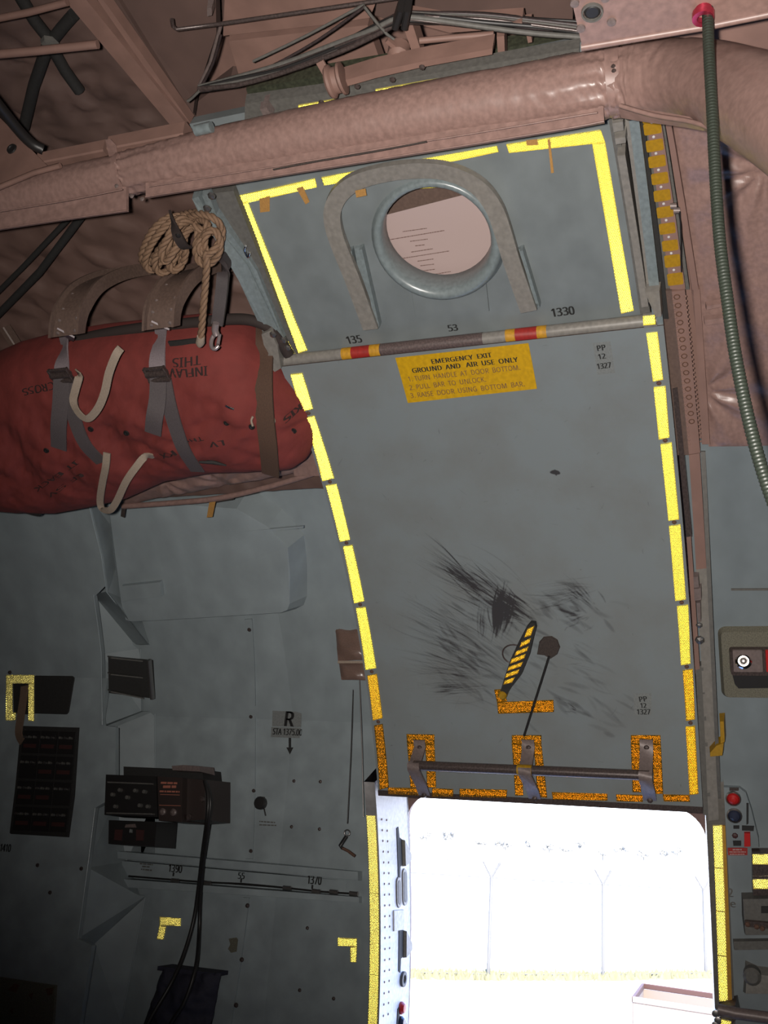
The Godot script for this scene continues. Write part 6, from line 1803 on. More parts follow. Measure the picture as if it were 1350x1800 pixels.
# ---------------------------------------------------------------- wrapped duct along the wall
func build_duct() -> void:
	var du := thing("wrapped_duct", "long beige vinyl-wrapped duct crossing above the door", "duct", Vector3(-0.6999, 2.8915, -1.42))
	var segs := [[[Vector3(-1.9121, 2.8337, -1.42), Vector3(-1.6831, 2.8522, -1.42), Vector3(-1.4973, 2.8632, -1.42), Vector3(-1.3348, 2.869, -1.42), Vector3(-1.1814, 2.8734, -1.42)], [0.045, 0.045, 0.0445, 0.044, 0.041], 2.0], [[Vector3(-1.1748, 2.8749, -1.42), Vector3(-1.0727, 2.8797, -1.42), Vector3(-0.9432, 2.8847, -1.42), Vector3(-0.8185, 2.8841, -1.42), Vector3(-0.6991, 2.8835, -1.42), Vector3(-0.5847, 2.8816, -1.42), Vector3(-0.4749, 2.8798, -1.42), Vector3(-0.3695, 2.8756, -1.42), Vector3(-0.2685, 2.8715, -1.42), Vector3(-0.1943, 2.8708, -1.42)], [0.041, 0.046, 0.048, 0.05, 0.052, 0.0535, 0.0545, 0.0555, 0.057, 0.055], 5.0], [[Vector3(-0.1809, 2.8687, -1.42), Vector3(-0.1426, 2.8575, -1.415), Vector3(-0.0954, 2.8343, -1.4), Vector3(-0.0498, 2.7928, -1.37), Vector3(0.0005, 2.7185, -1.32), Vector3(0.0581, 2.6003, -1.24), Vector3(0.1112, 2.4751, -1.16), Vector3(0.1921, 2.2744, -1.04), Vector3(0.2811, 2.0903, -0.95), Vector3(0.396, 1.9307, -0.9)], [0.057, 0.062, 0.062, 0.063, 0.066, 0.07, 0.072, 0.072, 0.072, 0.072], 9.0]]
	for sg in segs:
		var path := smooth_path(sg[0], 16)
		var n := path.size()
		var st := begin()
		st.set_smooth_group(1)
		var rings := []
		var sides := 40
		for i in n:
			var f: float = float(i) / (n - 1) * (sg[1].size() - 1)
			var k := mini(int(f), sg[1].size() - 2)
			var r := lerpf(sg[1][k], sg[1][k + 1], f - k)
			var ends := minf(i, n - 1 - i) / float(n)
			var t: Vector3 = (path[mini(i + 1, n - 1)] - path[maxi(i - 1, 0)]).normalized()
			var a := t.cross(Vector3.UP).normalized()
			var b := t.cross(a)
			var ring := []
			for q in sides:
				var w := TAU * q / sides
				var p: Vector3 = path[i]
				var pucker := exp(-ends * 11.0) * 0.0055 * sin(w * 11.0 + 2.0 * wob.get_noise_2d(i * 0.2, sg[2])) * (1.0 if sg[2] > 3.0 else 0.4)
				var near: float = 0.25 + 1.6 * exp(-absf(p.x + 0.98) / 0.13) + 0.9 * exp(-absf(p.x + 0.18) / 0.1)
				var cross := 0.0011 * near * sin(p.x * 210.0 + 2.5 * sin(w * 2.0 + 1.0) + 3.0 * wob.get_noise_2d(p.x * 6.0, w)) * smoothstep(0.0, 0.5, wob.get_noise_2d(p.x * 8.0, w * 1.5 + sg[2]) + 0.2)
				var lump := 0.0016 * wob.get_noise_3d(p.x * 7.0, w * 1.3, sg[2])
				ring.append(p + (a * cos(w) + b * sin(w)) * (r + pucker + cross + lump))
			rings.append(ring)
		for i in n - 1:
			for q in sides:
				var l := (q + 1) % sides
				quad(st, rings[i][q], rings[i][l], rings[i + 1][l], rings[i + 1][q])
		st.set_smooth_group(-1)
		for e in [0, n - 1]:
			for q in range(1, sides - 1):
				tri(st, rings[e][0], rings[e][q], rings[e][q + 1])
		put("wrap", st, M.duct, du)
	# skirt stitched along the underside
	for e in [[Vector3(-1.8907, 2.7998, -1.41), Vector3(-1.4804, 2.8273, -1.41), Vector3(-1.1641, 2.8366, -1.41), Vector3(-1.1611, 2.7819, -1.42), Vector3(-1.3326, 2.7886, -1.42), Vector3(-1.4807, 2.7929, -1.42), Vector3(-1.9011, 2.7988, -1.42)], [Vector3(-1.1195, 2.8445, -1.41), Vector3(-0.809, 2.8415, -1.41), Vector3(-0.4702, 2.8431, -1.41), Vector3(-0.2663, 2.836, -1.41), Vector3(-0.2083, 2.8321, -1.41), Vector3(-0.2078, 2.7907, -1.42), Vector3(-0.2676, 2.7897, -1.42), Vector3(-0.4707, 2.7932, -1.42), Vector3(-0.8093, 2.801, -1.42), Vector3(-1.1196, 2.8068, -1.42)]]:
		var st := begin()
		prism(st, e, Vector3(0, 0.003, -0.008))
		put("skirt", st, M.vinyl_plain, du)
	for e in [[Vector3(-1.1, 2.8146, -1.4), Vector3(-0.8004, 2.8063, -1.4), Vector3(-0.5723, 2.8026, -1.4), Vector3(-0.434, 2.799, -1.4), Vector3(-0.2641, 2.7964, -1.4), Vector3(-0.2162, 2.7951, -1.4)], [Vector3(-1.1182, 2.8065, -1.418), Vector3(-0.8083, 2.8006, -1.418), Vector3(-0.4701, 2.7928, -1.418), Vector3(-0.2672, 2.7892, -1.418), Vector3(-0.2075, 2.7902, -1.418)], [Vector3(-1.7966, 2.7958, -1.418), Vector3(-1.479, 2.7927, -1.418), Vector3(-1.1597, 2.7816, -1.418)], [Vector3(-1.4443, 2.7998, -1.375), Vector3(-1.2719, 2.7963, -1.375), Vector3(-1.1431, 2.798, -1.375)]]:
		var st := begin()
		tube(st, smooth_path(e, 3), 0.0016, 6)
		put("piping", st, M.vinyl_plain, du)
	var st2 := begin()
	tube(st2, smooth_path([Vector3(-0.8189, 2.7938, -1.392), Vector3(-0.7253, 2.7942, -1.392), Vector3(-0.6125, 2.7924, -1.392), Vector3(-0.5151, 2.793, -1.392)], 3), 0.0016, 6)
	put("torn_seam", st2, M.dark_brown, du)
	# clamp strap
	st2 = begin()
	var c := Vector3(-0.1876, 2.8704, -1.42)
	lathe(st2, c - Vector3(0.011, 0, 0), Vector3(1, 0, 0), [[0.056, 0.0], [0.0605, 0.0], [0.0605, 0.022], [0.056, 0.022]], 40)
	var cs := put("clamp_strap", st2, M.vinyl_plain, du)
	for p in [Vector3(-0.1844, 2.8494, -1.355), Vector3(-0.1835, 2.8399, -1.355)]:
		st2 = begin()
		rivet(st2, p + Vector3(0, 0, -0.006), Vector3(0, 0, 1), 0.004)
		put("buckle", st2, M.brown_metal, cs)
	st2 = begin()
	lathe(st2, Vector3(-1.1774, 2.8741, -1.42) - Vector3(0.008, 0, 0), Vector3(1, 0, 0), [[0.04, 0.0], [0.0445, 0.001], [0.0445, 0.012], [0.04, 0.013]], 30)
	put("end_band", st2, M.vinyl_plain, du)
	for p in [Vector3(-1.1794, 2.8309, -1.4), Vector3(-1.1372, 2.7987, -1.4), Vector3(-1.1113, 2.7872, -1.4)]:
		st2 = begin()
		rivet(st2, p, Vector3(0, 0, 1), 0.005)
		put("snap", st2, M.aluminium, du)
	# crumpled gather under the elbow
	st2 = begin()
	band(st2, smooth_path([Vector3(-0.1768, 2.7885, -1.4), Vector3(-0.1409, 2.7642, -1.39), Vector3(-0.0949, 2.7299, -1.37), Vector3(-0.051, 2.6863, -1.34), Vector3(-0.018, 2.6458, -1.31), Vector3(0.0055, 2.6208, -1.29)], 4), 0.02, 0.008)
	put("gathered_edge", st2, M.vinyl, du)
	st2 = begin()
	tube(st2, smooth_path([Vector3(-0.1748, 2.7748, -1.37), Vector3(-0.1202, 2.7352, -1.36), Vector3(-0.0629, 2.6862, -1.33), Vector3(-0.0243, 2.6351, -1.3), Vector3(0.0043, 2.5777, -1.27), Vector3(0.0462, 2.5087, -1.24)], 5), 0.004, 6)
	put("draw_cord", st2, M.vinyl_plain, du)


# ---------------------------------------------------------------- raft bag and what hangs round it
var bag_cols := []


func bag_fn() -> Callable:
	var base := cyl(1.97)
	var cols := bag_cols
	var nz := wob
	return func(x: float, s: float, o: float) -> Vector3:
		var n := cols.size()
		var k := 0
		while k < n - 2 and x > cols[k + 1][0].x:
			k += 1
		var f := clampf((x - cols[k][0].x) / (cols[k + 1][0].x - cols[k][0].x), 0.0, 1.0)
		var c: float = lerpf(cols[k][0].y, cols[k + 1][0].y, f)
		var h: float = lerpf(cols[k][1], cols[k + 1][1], f)
		var d: float = lerpf(cols[k][2], cols[k + 1][2], f)
		var q := clampf((s - c) / h, -1.0, 1.0)
		var b := d * pow(maxf(1.0 - q * q, 0.0), 0.36)
		var wr := 0.02 * nz.get_noise_2d(x * 5.0, s * 5.0) + 0.016 * (0.5 - absf(nz.get_noise_2d(x * 6.0 + 7.0, s * 13.0 + x * 5.0))) + 0.012 * (0.4 - absf(nz.get_noise_2d(x * 9.0 - s * 8.0, s * 7.0 + 31.0))) + 0.009 * nz.get_noise_2d(x * 20.0 + s * 25.0, s * 9.0 - 4.0)
		for sx in [-1.845, -1.52]:
			wr -= 0.016 * exp(-pow((x - sx) / 0.045, 2.0))
		return base.call(x, s, b + wr * (1.0 - q * q) + o)


func on_bag(px: Array, o: float) -> Array:
	var fn := bag_fn()
	return px.map(func(v: Vector2) -> Vector3: return fn.call(v.x, v.y, o))


func build_bag() -> void:
	# quilted wall lining behind and below
	var q := thing("insulation_blanket", "dull beige padded wall lining behind the red raft bag", "blanket", Vector3(-1.4487, 2.9578, -1.8747))
	var st := begin()
	var low: float = Vector2(-1.6554, 1.811).y
	quilt(st, [Vector2(-4.4, 2.12 * 1.34), Vector2(-1.08, 2.12 * 1.34), Vector2(-1.08, low), Vector2(-4.4, low)], cyl(2.14), 0.0, 0.03, 150, 50, [Vector2(-1.5314, 2.534), Vector2(-1.7637, 2.4263), Vector2(-1.2562, 2.598), Vector2(-1.7188, 2.5879), Vector2(-1.1504, 2.4108)], 0.02)
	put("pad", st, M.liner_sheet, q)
	var runs := [[Vector3(-1.8833, 2.8694, -1.853), Vector3(-1.6569, 2.9118, -1.7429), Vector3(-1.4494, 2.9515, -1.6176)], [Vector3(-1.9033, 2.8913, -1.826), Vector3(-1.7047, 2.926, -1.7327), Vector3(-1.4925, 2.9597, -1.6255)]]
	for k in 2:
		st = begin()
		tube(st, runs[k], 0.01 if k == 0 else 0.007, 8)
		tag(put("black_conduit", st, M.black_rough), ["thicker black conduit slanting up the lining to the duct at left", "thinner black conduit slanting beside the thicker one at far left"][k], "conduit")
	st = begin()
	beam(st, Vector3(-1.8702, 2.8574, -1.8812), Vector3(-1.843, 2.7981, -1.9385), 0.03, 0.02, Vector3(0, 0.7, 0.7), 0.003)
	tag(put("short_post", st, M.arm), "short beige post showing above the bag's left end", "post")
	# blanket edge below the bag
	var sb := thing("blanket_skirt", "glossy beige blanket edge with piping sticking out below the red bag", "blanket", Vector3(-1.4767, 2.5732, -2.444))
	st = begin()
	quilt(st, [Vector2(-1.7671, 1.9846), Vector2(-1.0366, 2.0043), Vector2(-1.0793, 1.8515), Vector2(-1.8174, 1.7612)], cyl(2.08), -0.02, 0.06, 60, 24, [Vector2(-1.4359, 1.824), Vector2(-1.6211, 1.8655)], 0.008, -0.05)
	put("pad", st, M.vinyl, sb)
	st = begin()
	tube(st, smooth_path(_lift([Vector2(-1.8174, 1.7612), Vector2(-1.6394, 1.7631), Vector2(-1.4822, 1.7695), Vector2(-1.3253, 1.7942), Vector2(-1.1913, 1.8227), Vector2(-1.0793, 1.8515)], cyl(2.08), -0.014), 4), 0.009, 8)
	put("piping", st, M.vinyl_plain, sb)
	st = begin()
	plate(st, [Vector2(-1.6977, 1.8847), Vector2(-1.6233, 1.8599), Vector2(-1.6282, 1.8368), Vector2(-1.7065, 1.838)], cyl(2.08), -0.02, 0.03, 0.003)
	put("tab", st, M.web_grey, sb)
	st = begin()
	plate(st, [Vector2(-1.1824, 1.9363), Vector2(-1.0517, 1.9308), Vector2(-1.082, 1.8195), Vector2(-1.2081, 1.8282)], cyl(2.07), -0.03, 0.03, 0.003)
	put("patch", st, M.vinyl_plain, sb)
	st = begin()
	plate(st, [Vector2(-1.5158, 1.7772), Vector2(-1.4945, 1.7779), Vector2(-1.5235, 1.7233), Vector2(-1.5433, 1.7224)], cyl(2.1), 0.0, 0.003)
	put("old_tape", st, M.old_tape, sb)
	for e in [[Vector3(-1.5064, 2.5412, -2.4502), Vector3(-1.4354, 2.546, -2.4447)], [Vector3(-1.818, 2.54, -2.4515), Vector3(-1.8356, 2.5164, -2.4778)]]:
		st = begin()
		beam(st, e[0], e[1], 0.012, 0.006, inward(e[0]))
		put("hem_clip", st, M.dark_brown, sb)
	# the bag
	var tops := [Vector2(-2.2522, 2.0847), Vector2(-2.0401, 2.1535), Vector2(-1.889, 2.2047), Vector2(-1.7563, 2.2512), Vector2(-1.6393, 2.2805), Vector2(-1.5095, 2.2955), Vector2(-1.3741, 2.2997), Vector2(-1.2478, 2.2956), Vector2(-1.1407, 2.2922), Vector2(-1.0855, 2.2793), Vector2(-1.0507, 2.246), Vector2(-1.0337, 2.1716), Vector2(-1.0279, 2.0432)]
	var bots := [Vector2(-2.4395, 1.7965), Vector2(-2.2739, 1.7718), Vector2(-2.1503, 1.7584), Vector2(-2.0489, 1.7485), Vector2(-1.9288, 1.7614), Vector2(-1.7985, 1.783), Vector2(-1.6417, 1.8324), Vector2(-1.4579, 1.8529), Vector2(-1.3357, 1.8474), Vector2(-1.2547, 1.8413), Vector2(-1.197, 1.8405), Vector2(-1.1353, 1.8608), Vector2(-1.0592, 1.9109)]
	var dep := [0.10, 0.13, 0.15, 0.155, 0.155, 0.155, 0.155, 0.155, 0.15, 0.14, 0.125, 0.09, 0.02]
	for i in tops.size():
		bag_cols.append([(tops[i] + bots[i]) / 2, (tops[i].y - bots[i].y) / 2, dep[i]])
	var fn := bag_fn()
	var bag := thing("raft_bag", "large faded red life raft bag strapped high on the wall left of the door", "bag", Vector3(-1.4334, 2.6241, -1.9911))
	st = begin()
	var nx := 120
	var ns := 44
	var gf := []
	var gb := []
	for i in nx + 1:
		var x := lerpf(bag_cols[0][0].x, bag_cols[12][0].x, float(i) / nx)
		var k := 0
		while k < 11 and x > bag_cols[k + 1][0].x:
			k += 1
		var f := clampf((x - bag_cols[k][0].x) / (bag_cols[k + 1][0].x - bag_cols[k][0].x), 0.0, 1.0)
		var c := lerpf(bag_cols[k][0].y, bag_cols[k + 1][0].y, f)
		var h := lerpf(bag_cols[k][1], bag_cols[k + 1][1], f)
		var a := []
		var b := []
		for j in ns + 1:
			var w := -PI / 2 + PI * j / ns
			var s := c + h * sin(w)
			a.append(fn.call(x, s, 0.0))
			b.append(cyl(1.97).call(x, s, -0.06 * pow(cos(w), 0.5) if cos(w) > 0.001 else 0.0))
		gf.append(a)
		gb.append(b)
	st.set_smooth_group(1)
	for i in nx:
		for j in ns:
			quad(st, gf[i][j], gf[i + 1][j], gf[i + 1][j + 1], gf[i][j + 1])
			quad(st, gb[i][j], gb[i][j + 1], gb[i + 1][j + 1], gb[i + 1][j])
	st.set_smooth_group(-1)
	put("shell", st, M.bag, bag)
	st = begin()
	tube(st, smooth_path(_lift(tops.slice(0, 12), cyl(1.97), 0.02), 4), 0.014, 8)
	put("top_edging", st, M.bag_trim, bag)
	# stencils, upside down like the bag
	for e in [["INFLAV", [Vector2(-1.1995, 2.2218), Vector2(-1.2958, 2.2317)], 0.019], ["THIS", [Vector2(-1.2123, 2.2457), Vector2(-1.2828, 2.2514)], 0.017], ["CROSS", [Vector2(-1.6351, 2.2291), Vector2(-1.7369, 2.2179)], 0.017], ["IT BACK", [Vector2(-1.6558, 2.0032), Vector2(-1.8584, 1.8965)], 0.014], ["EF SV", [Vector2(-1.663, 1.9553), Vector2(-1.8318, 1.8674)], 0.012], ["LV", [Vector2(-1.2204, 2.018), Vector2(-1.2567, 2.0203)], 0.017], ["THE", [Vector2(-1.266, 2.044), Vector2(-1.3227, 2.0377)], 0.013], ["KX", [Vector2(-1.3585, 2.0085), Vector2(-1.4149, 1.9882)], 0.019], ["KIS", [Vector2(-1.049, 2.0252), Vector2(-1.0769, 2.022)], 0.017]]:
		lettering(bag, e[0], func(x: float, s: float, o: float) -> Vector3: return fn.call(x, s, o), e[1][0], e[1][1], e[2], M.faded_ink, 0.0025, true, "stencil")
	for p in on_bag([Vector2(-1.5711, 2.1024), Vector2(-1.4697, 2.0836), Vector2(-1.7291, 2.0511), Vector2(-1.1925, 2.0776), Vector2(-1.1352, 2.0527), Vector2(-1.0727, 1.9764)], 0.002):
		st = begin()
		lathe(st, p, inward(p), [[0.008, 0.0], [0.007, 0.003], [0.003, 0.003], [0.0, 0.001]], 12)
		put("eyelet", st, M.black, bag)
	st = begin()
	band(st, smooth_path(on_bag([Vector2(-1.2918, 2.2813), Vector2(-1.261, 2.2803), Vector2(-1.2202, 2.2772)], 0.006), 3), 0.018, 0.005)
	put("side_handle", st, M.black_rough, bag)
	st = begin()
	tube(st, on_bag([Vector2(-1.313, 1.9603), Vector2(-1.2858, 1.9463), Vector2(-1.2542, 1.9285)], 0.004), [0.003, 0.006, 0.002], 6)
	put("seam_tear", st, M.black_rough, bag)
	st = begin()
	tube(st, smooth_path(on_bag([Vector2(-1.1701, 2.1376), Vector2(-1.1649, 2.1275), Vector2(-1.1564, 2.1194)], 0.006), 3), 0.003, 6)
	put("pin", st, M.chrome, bag)
	st = begin()
	band(st, smooth_path(on_bag([Vector2(-1.0627, 2.2577), Vector2(-1.0857, 2.2036), Vector2(-1.0888, 2.1486), Vector2(-1.0997, 2.0712), Vector2(-1.1193, 1.9754), Vector2(-1.1575, 1.8704)], 0.02), 4), 0.046, 0.006)
	var bw := put("brown_strap", st, M.web_brown, bag)
	for e in [[Vector2(-1.1174, 2.0887), Vector2(-1.123, 2.0797), Vector2(-1.1234, 2.0644)], [Vector2(-1.0857, 2.0569), Vector2(-1.0864, 2.044), Vector2(-1.0915, 2.0376)]]:
		st = begin()
		tube(st, smooth_path(on_bag(e, 0.024), 3), 0.003, 6)
		put("wire_keeper", st, M.web_cream, bw)
	st = begin()
	band(st, smooth_path(_lift([Vector2(-2.0904, 1.7929), Vector2(-2.0375, 1.7375), Vector2(-1.9714, 1.7059), Vector2(-1.9441, 1.7123), Vector2(-1.9427, 1.7398)], cyl(1.9), 0.0), 4), 0.016, 0.004)
	put("hanging_loop", st, M.black_rough, bag)
	st = begin()
	plate(st, [Vector2(-1.79, 1.7537), Vector2(-1.7175, 1.8065), Vector2(-1.644, 1.824), Vector2(-1.6532, 1.783), Vector2(-1.7542, 1.7476)], cyl(1.9), -0.06, 0.06, 0.004)
	put("bottom_flap", st, M.black_rough, bag)
	# cream carrying handles
	for e in [[[Vector3(-1.3527, 2.6491, -1.7178), Vector3(-1.3624, 2.6328, -1.7182), Vector3(-1.3955, 2.6051, -1.7464), Vector3(-1.4267, 2.5734, -1.7815), Vector3(-1.4621, 2.5487, -1.811), Vector3(-1.5024, 2.5339, -1.8301), Vector3(-1.5223, 2.5453, -1.8181), Vector3(-1.5306, 2.5692, -1.8026), Vector3(-1.5119, 2.5903, -1.7805), Vector3(-1.4948, 2.6138, -1.7642), Vector3(-1.5052, 2.6286, -1.7677)], "upper"], [[Vector3(-1.4424, 2.5135, -2.0396), Vector3(-1.4523, 2.5057, -2.0143), Vector3(-1.477, 2.4804, -2.0171), Vector3(-1.5199, 2.452, -2.0424), Vector3(-1.5789, 2.421, -2.0962), Vector3(-1.6169, 2.4069, -2.124), Vector3(-1.6494, 2.4131, -2.1325), Vector3(-1.6441, 2.4294, -2.1102), Vector3(-1.6031, 2.4555, -2.0552), Vector3(-1.5627, 2.4817, -2.0056), Vector3(-1.547, 2.5086, -1.9809)]]]:
		st = begin()
		band(st, smooth_path(e[0], 5), 0.019, 0.004)
		put("carry_handle", st, M.web_cream, bag)
	# two curved arms from the wall, each with a webbing strap over the bag
	var arms := [["curved beige arm holding the left strap above the raft bag", [Vector3(-1.4117, 2.9454, -1.8523), Vector3(-1.4255, 2.9056, -1.7892), Vector3(-1.4311, 2.8467, -1.7171), Vector3(-1.4337, 2.7819, -1.6593), Vector3(-1.4437, 2.7248, -1.6409), Vector3(-1.4529, 2.6916, -1.6454), Vector3(-1.4641, 2.6649, -1.6614)], "grey webbing strap with buckle over the left part of the raft bag"], ["curved beige arm holding the right strap beside the rope coil", [Vector3(-1.1597, 2.9341, -1.8798), Vector3(-1.1816, 2.8963, -1.8131), Vector3(-1.1849, 2.8412, -1.7326), Vector3(-1.1873, 2.7777, -1.6718), Vector3(-1.2008, 2.7207, -1.6531), Vector3(-1.2092, 2.6878, -1.6563), Vector3(-1.2188, 2.6603, -1.674)], "grey webbing strap with buckle over the middle of the raft bag"]]
	for k in 2:
		var ar := thing("strap_arm", arms[k][0], "bracket", arms[k][1][3])
		var path := smooth_path(arms[k][1], 5)
		st = begin()
		band(st, path, 0.074, 0.005, Vector3.RIGHT)
		put("curved_plate", st, M.arm, ar)
		for sd in [-1, 1]:
			st = begin()
			var off := []
			for p: Vector3 in path:
				off.append(p + Vector3(sd * 0.038, 0, 0))
			band(st, off, 0.006, 0.03, Vector3.RIGHT)
			put("flange", st, M.arm, ar)
		st = begin()
		for i in range(4, path.size() - 1, 4):
			for sd in [-1, 1]:
				rivet(st, path[i] + Vector3(sd * 0.024, 0, 0) + inward(path[i]) * 0.003, inward(path[i]), 0.005)
		put("rivets", st, M.aluminium, ar, "stuff")
		var sp := thing("webbing_strap", arms[k][2], "strap", arms[k][1][6])
		var main: Array = [[Vector2(-1.6041, 2.3026), Vector2(-1.5939, 2.2862), Vector2(-1.5943, 2.2609)], [Vector2(-1.3246, 2.2987), Vector2(-1.3172, 2.2775), Vector2(-1.3198, 2.243)]][k]
		var tail: Array = [[Vector2(-1.5956, 2.2531), Vector2(-1.6172, 2.1936), Vector2(-1.6469, 2.1302), Vector2(-1.6819, 2.0588)], [Vector2(-1.32, 2.2346), Vector2(-1.334, 2.1841), Vector2(-1.3543, 2.1389), Vector2(-1.378, 2.0915)]][k]
		var run: Array = [[Vector2(-1.5819, 2.2439), Vector2(-1.5881, 2.1915), Vector2(-1.5973, 2.1262), Vector2(-1.5956, 2.0607), Vector2(-1.5824, 1.995)], [Vector2(-1.3087, 2.2231), Vector2(-1.3118, 2.1658), Vector2(-1.3205, 2.09), Vector2(-1.328, 2.011), Vector2(-1.3384, 1.9199)]][k]
		st = begin()
		band(st, [arms[k][1][6] + Vector3(0, 0.005, 0.004)] + smooth_path(on_bag(main, 0.022), 3), 0.042, 0.004)
		put("upper_web", st, M.web_pale, sp)
		st = begin()
		band(st, smooth_path(on_bag(run, 0.012), 4), 0.038, 0.004)
		put("lower_web", st, M.web_grey, sp)
		st = begin()
		band(st, smooth_path(on_bag(tail, 0.02), 4), 0.042, 0.004)
		put("loose_end", st, M.web_grey, sp)
		var bc: Vector3 = on_bag([main[2]], 0.026)[0]
		var nn := inward(bc)
		var tt := Vector3(0, nn.z, -nn.y) * -1.0
		for e in [[0.016, 0.008], [-0.002, 0.009], [-0.018, 0.004]]:
			st = begin()
			tube(st, [bc + tt * e[0] - Vector3(0.028, 0, 0), bc + tt * e[0] + Vector3(0.028, 0, 0)], e[1], 10)
			put("buckle_bar", st, M.brown_metal, sp)
		for sd in [-1, 1]:
			st = begin()
			beam(st, bc + tt * 0.02 + Vector3(sd * 0.026, 0, 0), bc - tt * 0.02 + Vector3(sd * 0.026, 0, 0), 0.007, 0.012, nn, 0.002)
			put("buckle_side", st, M.brown_metal, sp)
	# coiled rope
	var rp := thing("rope_coil", "coil of thick tan twisted rope hanging above the raft bag", "rope", Vector3(-1.1617, 2.835, -1.6243))
	var loops := [
		[Vector3(-1.1167, 2.8676, -1.5836), Vector3(-1.1485, 2.8527, -1.5621), Vector3(-1.1882, 2.8299, -1.5697), Vector3(-1.2354, 2.8099, -1.6033), Vector3(-1.2568, 2.8005, -1.6343), Vector3(-1.2428, 2.7967, -1.6461), Vector3(-1.2076, 2.8128, -1.6285), Vector3(-1.1724, 2.8401, -1.607), Vector3(-1.1362, 2.8634, -1.5984)],
		[Vector3(-1.1103, 2.8582, -1.58), Vector3(-1.1277, 2.8336, -1.556), Vector3(-1.165, 2.8091, -1.57), Vector3(-1.2091, 2.7903, -1.5993), Vector3(-1.2212, 2.7808, -1.6301), Vector3(-1.2013, 2.7788, -1.6365), Vector3(-1.1751, 2.7942, -1.6209), Vector3(-1.1456, 2.8226, -1.5957), Vector3(-1.1245, 2.8538, -1.5957)],
		[Vector3(-1.1204, 2.8768, -1.5877), Vector3(-1.1286, 2.8534, -1.5596), Vector3(-1.1507, 2.8216, -1.5622), Vector3(-1.1701, 2.7925, -1.5919), Vector3(-1.18, 2.7728, -1.6224), Vector3(-1.1628, 2.7808, -1.6302), Vector3(-1.1488, 2.8065, -1.6148), Vector3(-1.1383, 2.8429, -1.5976), Vector3(-1.1175, 2.8642, -1.5956)],
		[Vector3(-1.1313, 2.8839, -1.5996), Vector3(-1.167, 2.8709, -1.5714), Vector3(-1.2112, 2.8483, -1.5784), Vector3(-1.2598, 2.8263, -1.6184), Vector3(-1.2725, 2.8182, -1.6447), Vector3(-1.2587, 2.8174, -1.6469), Vector3(-1.2173, 2.835, -1.6241), Vector3(-1.1671, 2.8624, -1.6021)],
		[Vector3(-1.1294, 2.8361, -1.5466), Vector3(-1.1461, 2.8042, -1.5499), Vector3(-1.1735, 2.7881, -1.5707), Vector3(-1.1744, 2.7721, -1.5902), Vector3(-1.1492, 2.7762, -1.5759), Vector3(-1.1315, 2.7976, -1.5739), Vector3(-1.1263, 2.793, -1.5901), Vector3(-1.1486, 2.7839, -1.6202)],
		[Vector3(-1.1161, 2.861, -1.5698), Vector3(-1.0726, 2.8464, -1.547), Vector3(-1.0352, 2.8265, -1.5439), Vector3(-1.0318, 2.8183, -1.5744), Vector3(-1.0516, 2.799, -1.6049), Vector3(-1.0788, 2.7832, -1.6225), Vector3(-1.104, 2.7816, -1.6275), Vector3(-1.105, 2.7892, -1.6029), Vector3(-1.0873, 2.807, -1.5776), Vector3(-1.062, 2.8198, -1.569), Vector3(-1.0501, 2.8158, -1.5831)],
		[Vector3(-1.1014, 2.8487, -1.5767), Vector3(-1.0908, 2.8178, -1.5759), Vector3(-1.1031, 2.7918, -1.5941), Vector3(-1.1023, 2.7746, -1.6166), Vector3(-1.0763, 2.7653, -1.6127), Vector3(-1.0429, 2.7719, -1.591), Vector3(-1.0285, 2.7896, -1.5656), Vector3(-1.0387, 2.8039, -1.551), Vector3(-1.0596, 2.7919, -1.5571), Vector3(-1.0693, 2.7741, -1.5835), Vector3(-1.0624, 2.7701, -1.5968)],
		[Vector3(-1.0996, 2.8593, -1.5759), Vector3(-1.0559, 2.8243, -1.5521), Vector3(-1.0634, 2.801, -1.5616), Vector3(-1.0756, 2.7796, -1.5642), Vector3(-1.0705, 2.7652, -1.5781), Vector3(-1.042, 2.7673, -1.5709), Vector3(-1.0301, 2.7969, -1.5765)],
		[Vector3(-1.1423, 2.8788, -1.5807), Vector3(-1.0998, 2.8634, -1.5607), Vector3(-1.0747, 2.8523, -1.5635), Vector3(-1.0629, 2.8305, -1.5678), Vector3(-1.0747, 2.8204, -1.5667), Vector3(-1.0958, 2.8321, -1.5618)]]
	st = begin()
	for l in loops:
		rope(st, l, 0.0085)
	put("loops", st, M.rope, rp)
	st = begin()
	rope(st, [Vector3(-1.0596, 2.7682, -1.5678), Vector3(-1.0698, 2.7505, -1.5927), Vector3(-1.0913, 2.728, -1.6311), Vector3(-1.1161, 2.6924, -1.6735), Vector3(-1.147, 2.6505, -1.7279)], 0.0085)
	put("hanging_end", st, M.rope, rp)
	st = begin()
	var we := [Vector3(-1.1425, 2.6539, -1.7192), Vector3(-1.1573, 2.6448, -1.7421)]
	tube(st, [we[0], we[0].lerp(we[1], 0.6), we[1]], [0.009, 0.011, 0.006], 10)
	put("whipped_tip", st, M.web_cream, rp)
	st = begin()
	band(st, smooth_path([Vector3(-1.1311, 2.8416, -1.525), Vector3(-1.1193, 2.8113, -1.5227), Vector3(-1.1105, 2.7882, -1.5322), Vector3(-1.111, 2.7813, -1.558), Vector3(-1.111, 2.7868, -1.5754)], 4), 0.022, 0.005)
	put("tie_strap", st, M.bag_trim, rp)
	st = begin()
	rivet(st, Vector3(-1.1012, 2.7807, -1.5211), inward(Vector3(-1.1012, 2.7807, -1.5211)), 0.006)
	put("snap", st, M.black, rp)
	# tether with snap hook
	var th := thing("tether_hook", "dark webbing tether ending in a steel snap hook beside the rope", "hook", Vector3(-1.0772, 2.7236, -1.6752))
	st = begin()
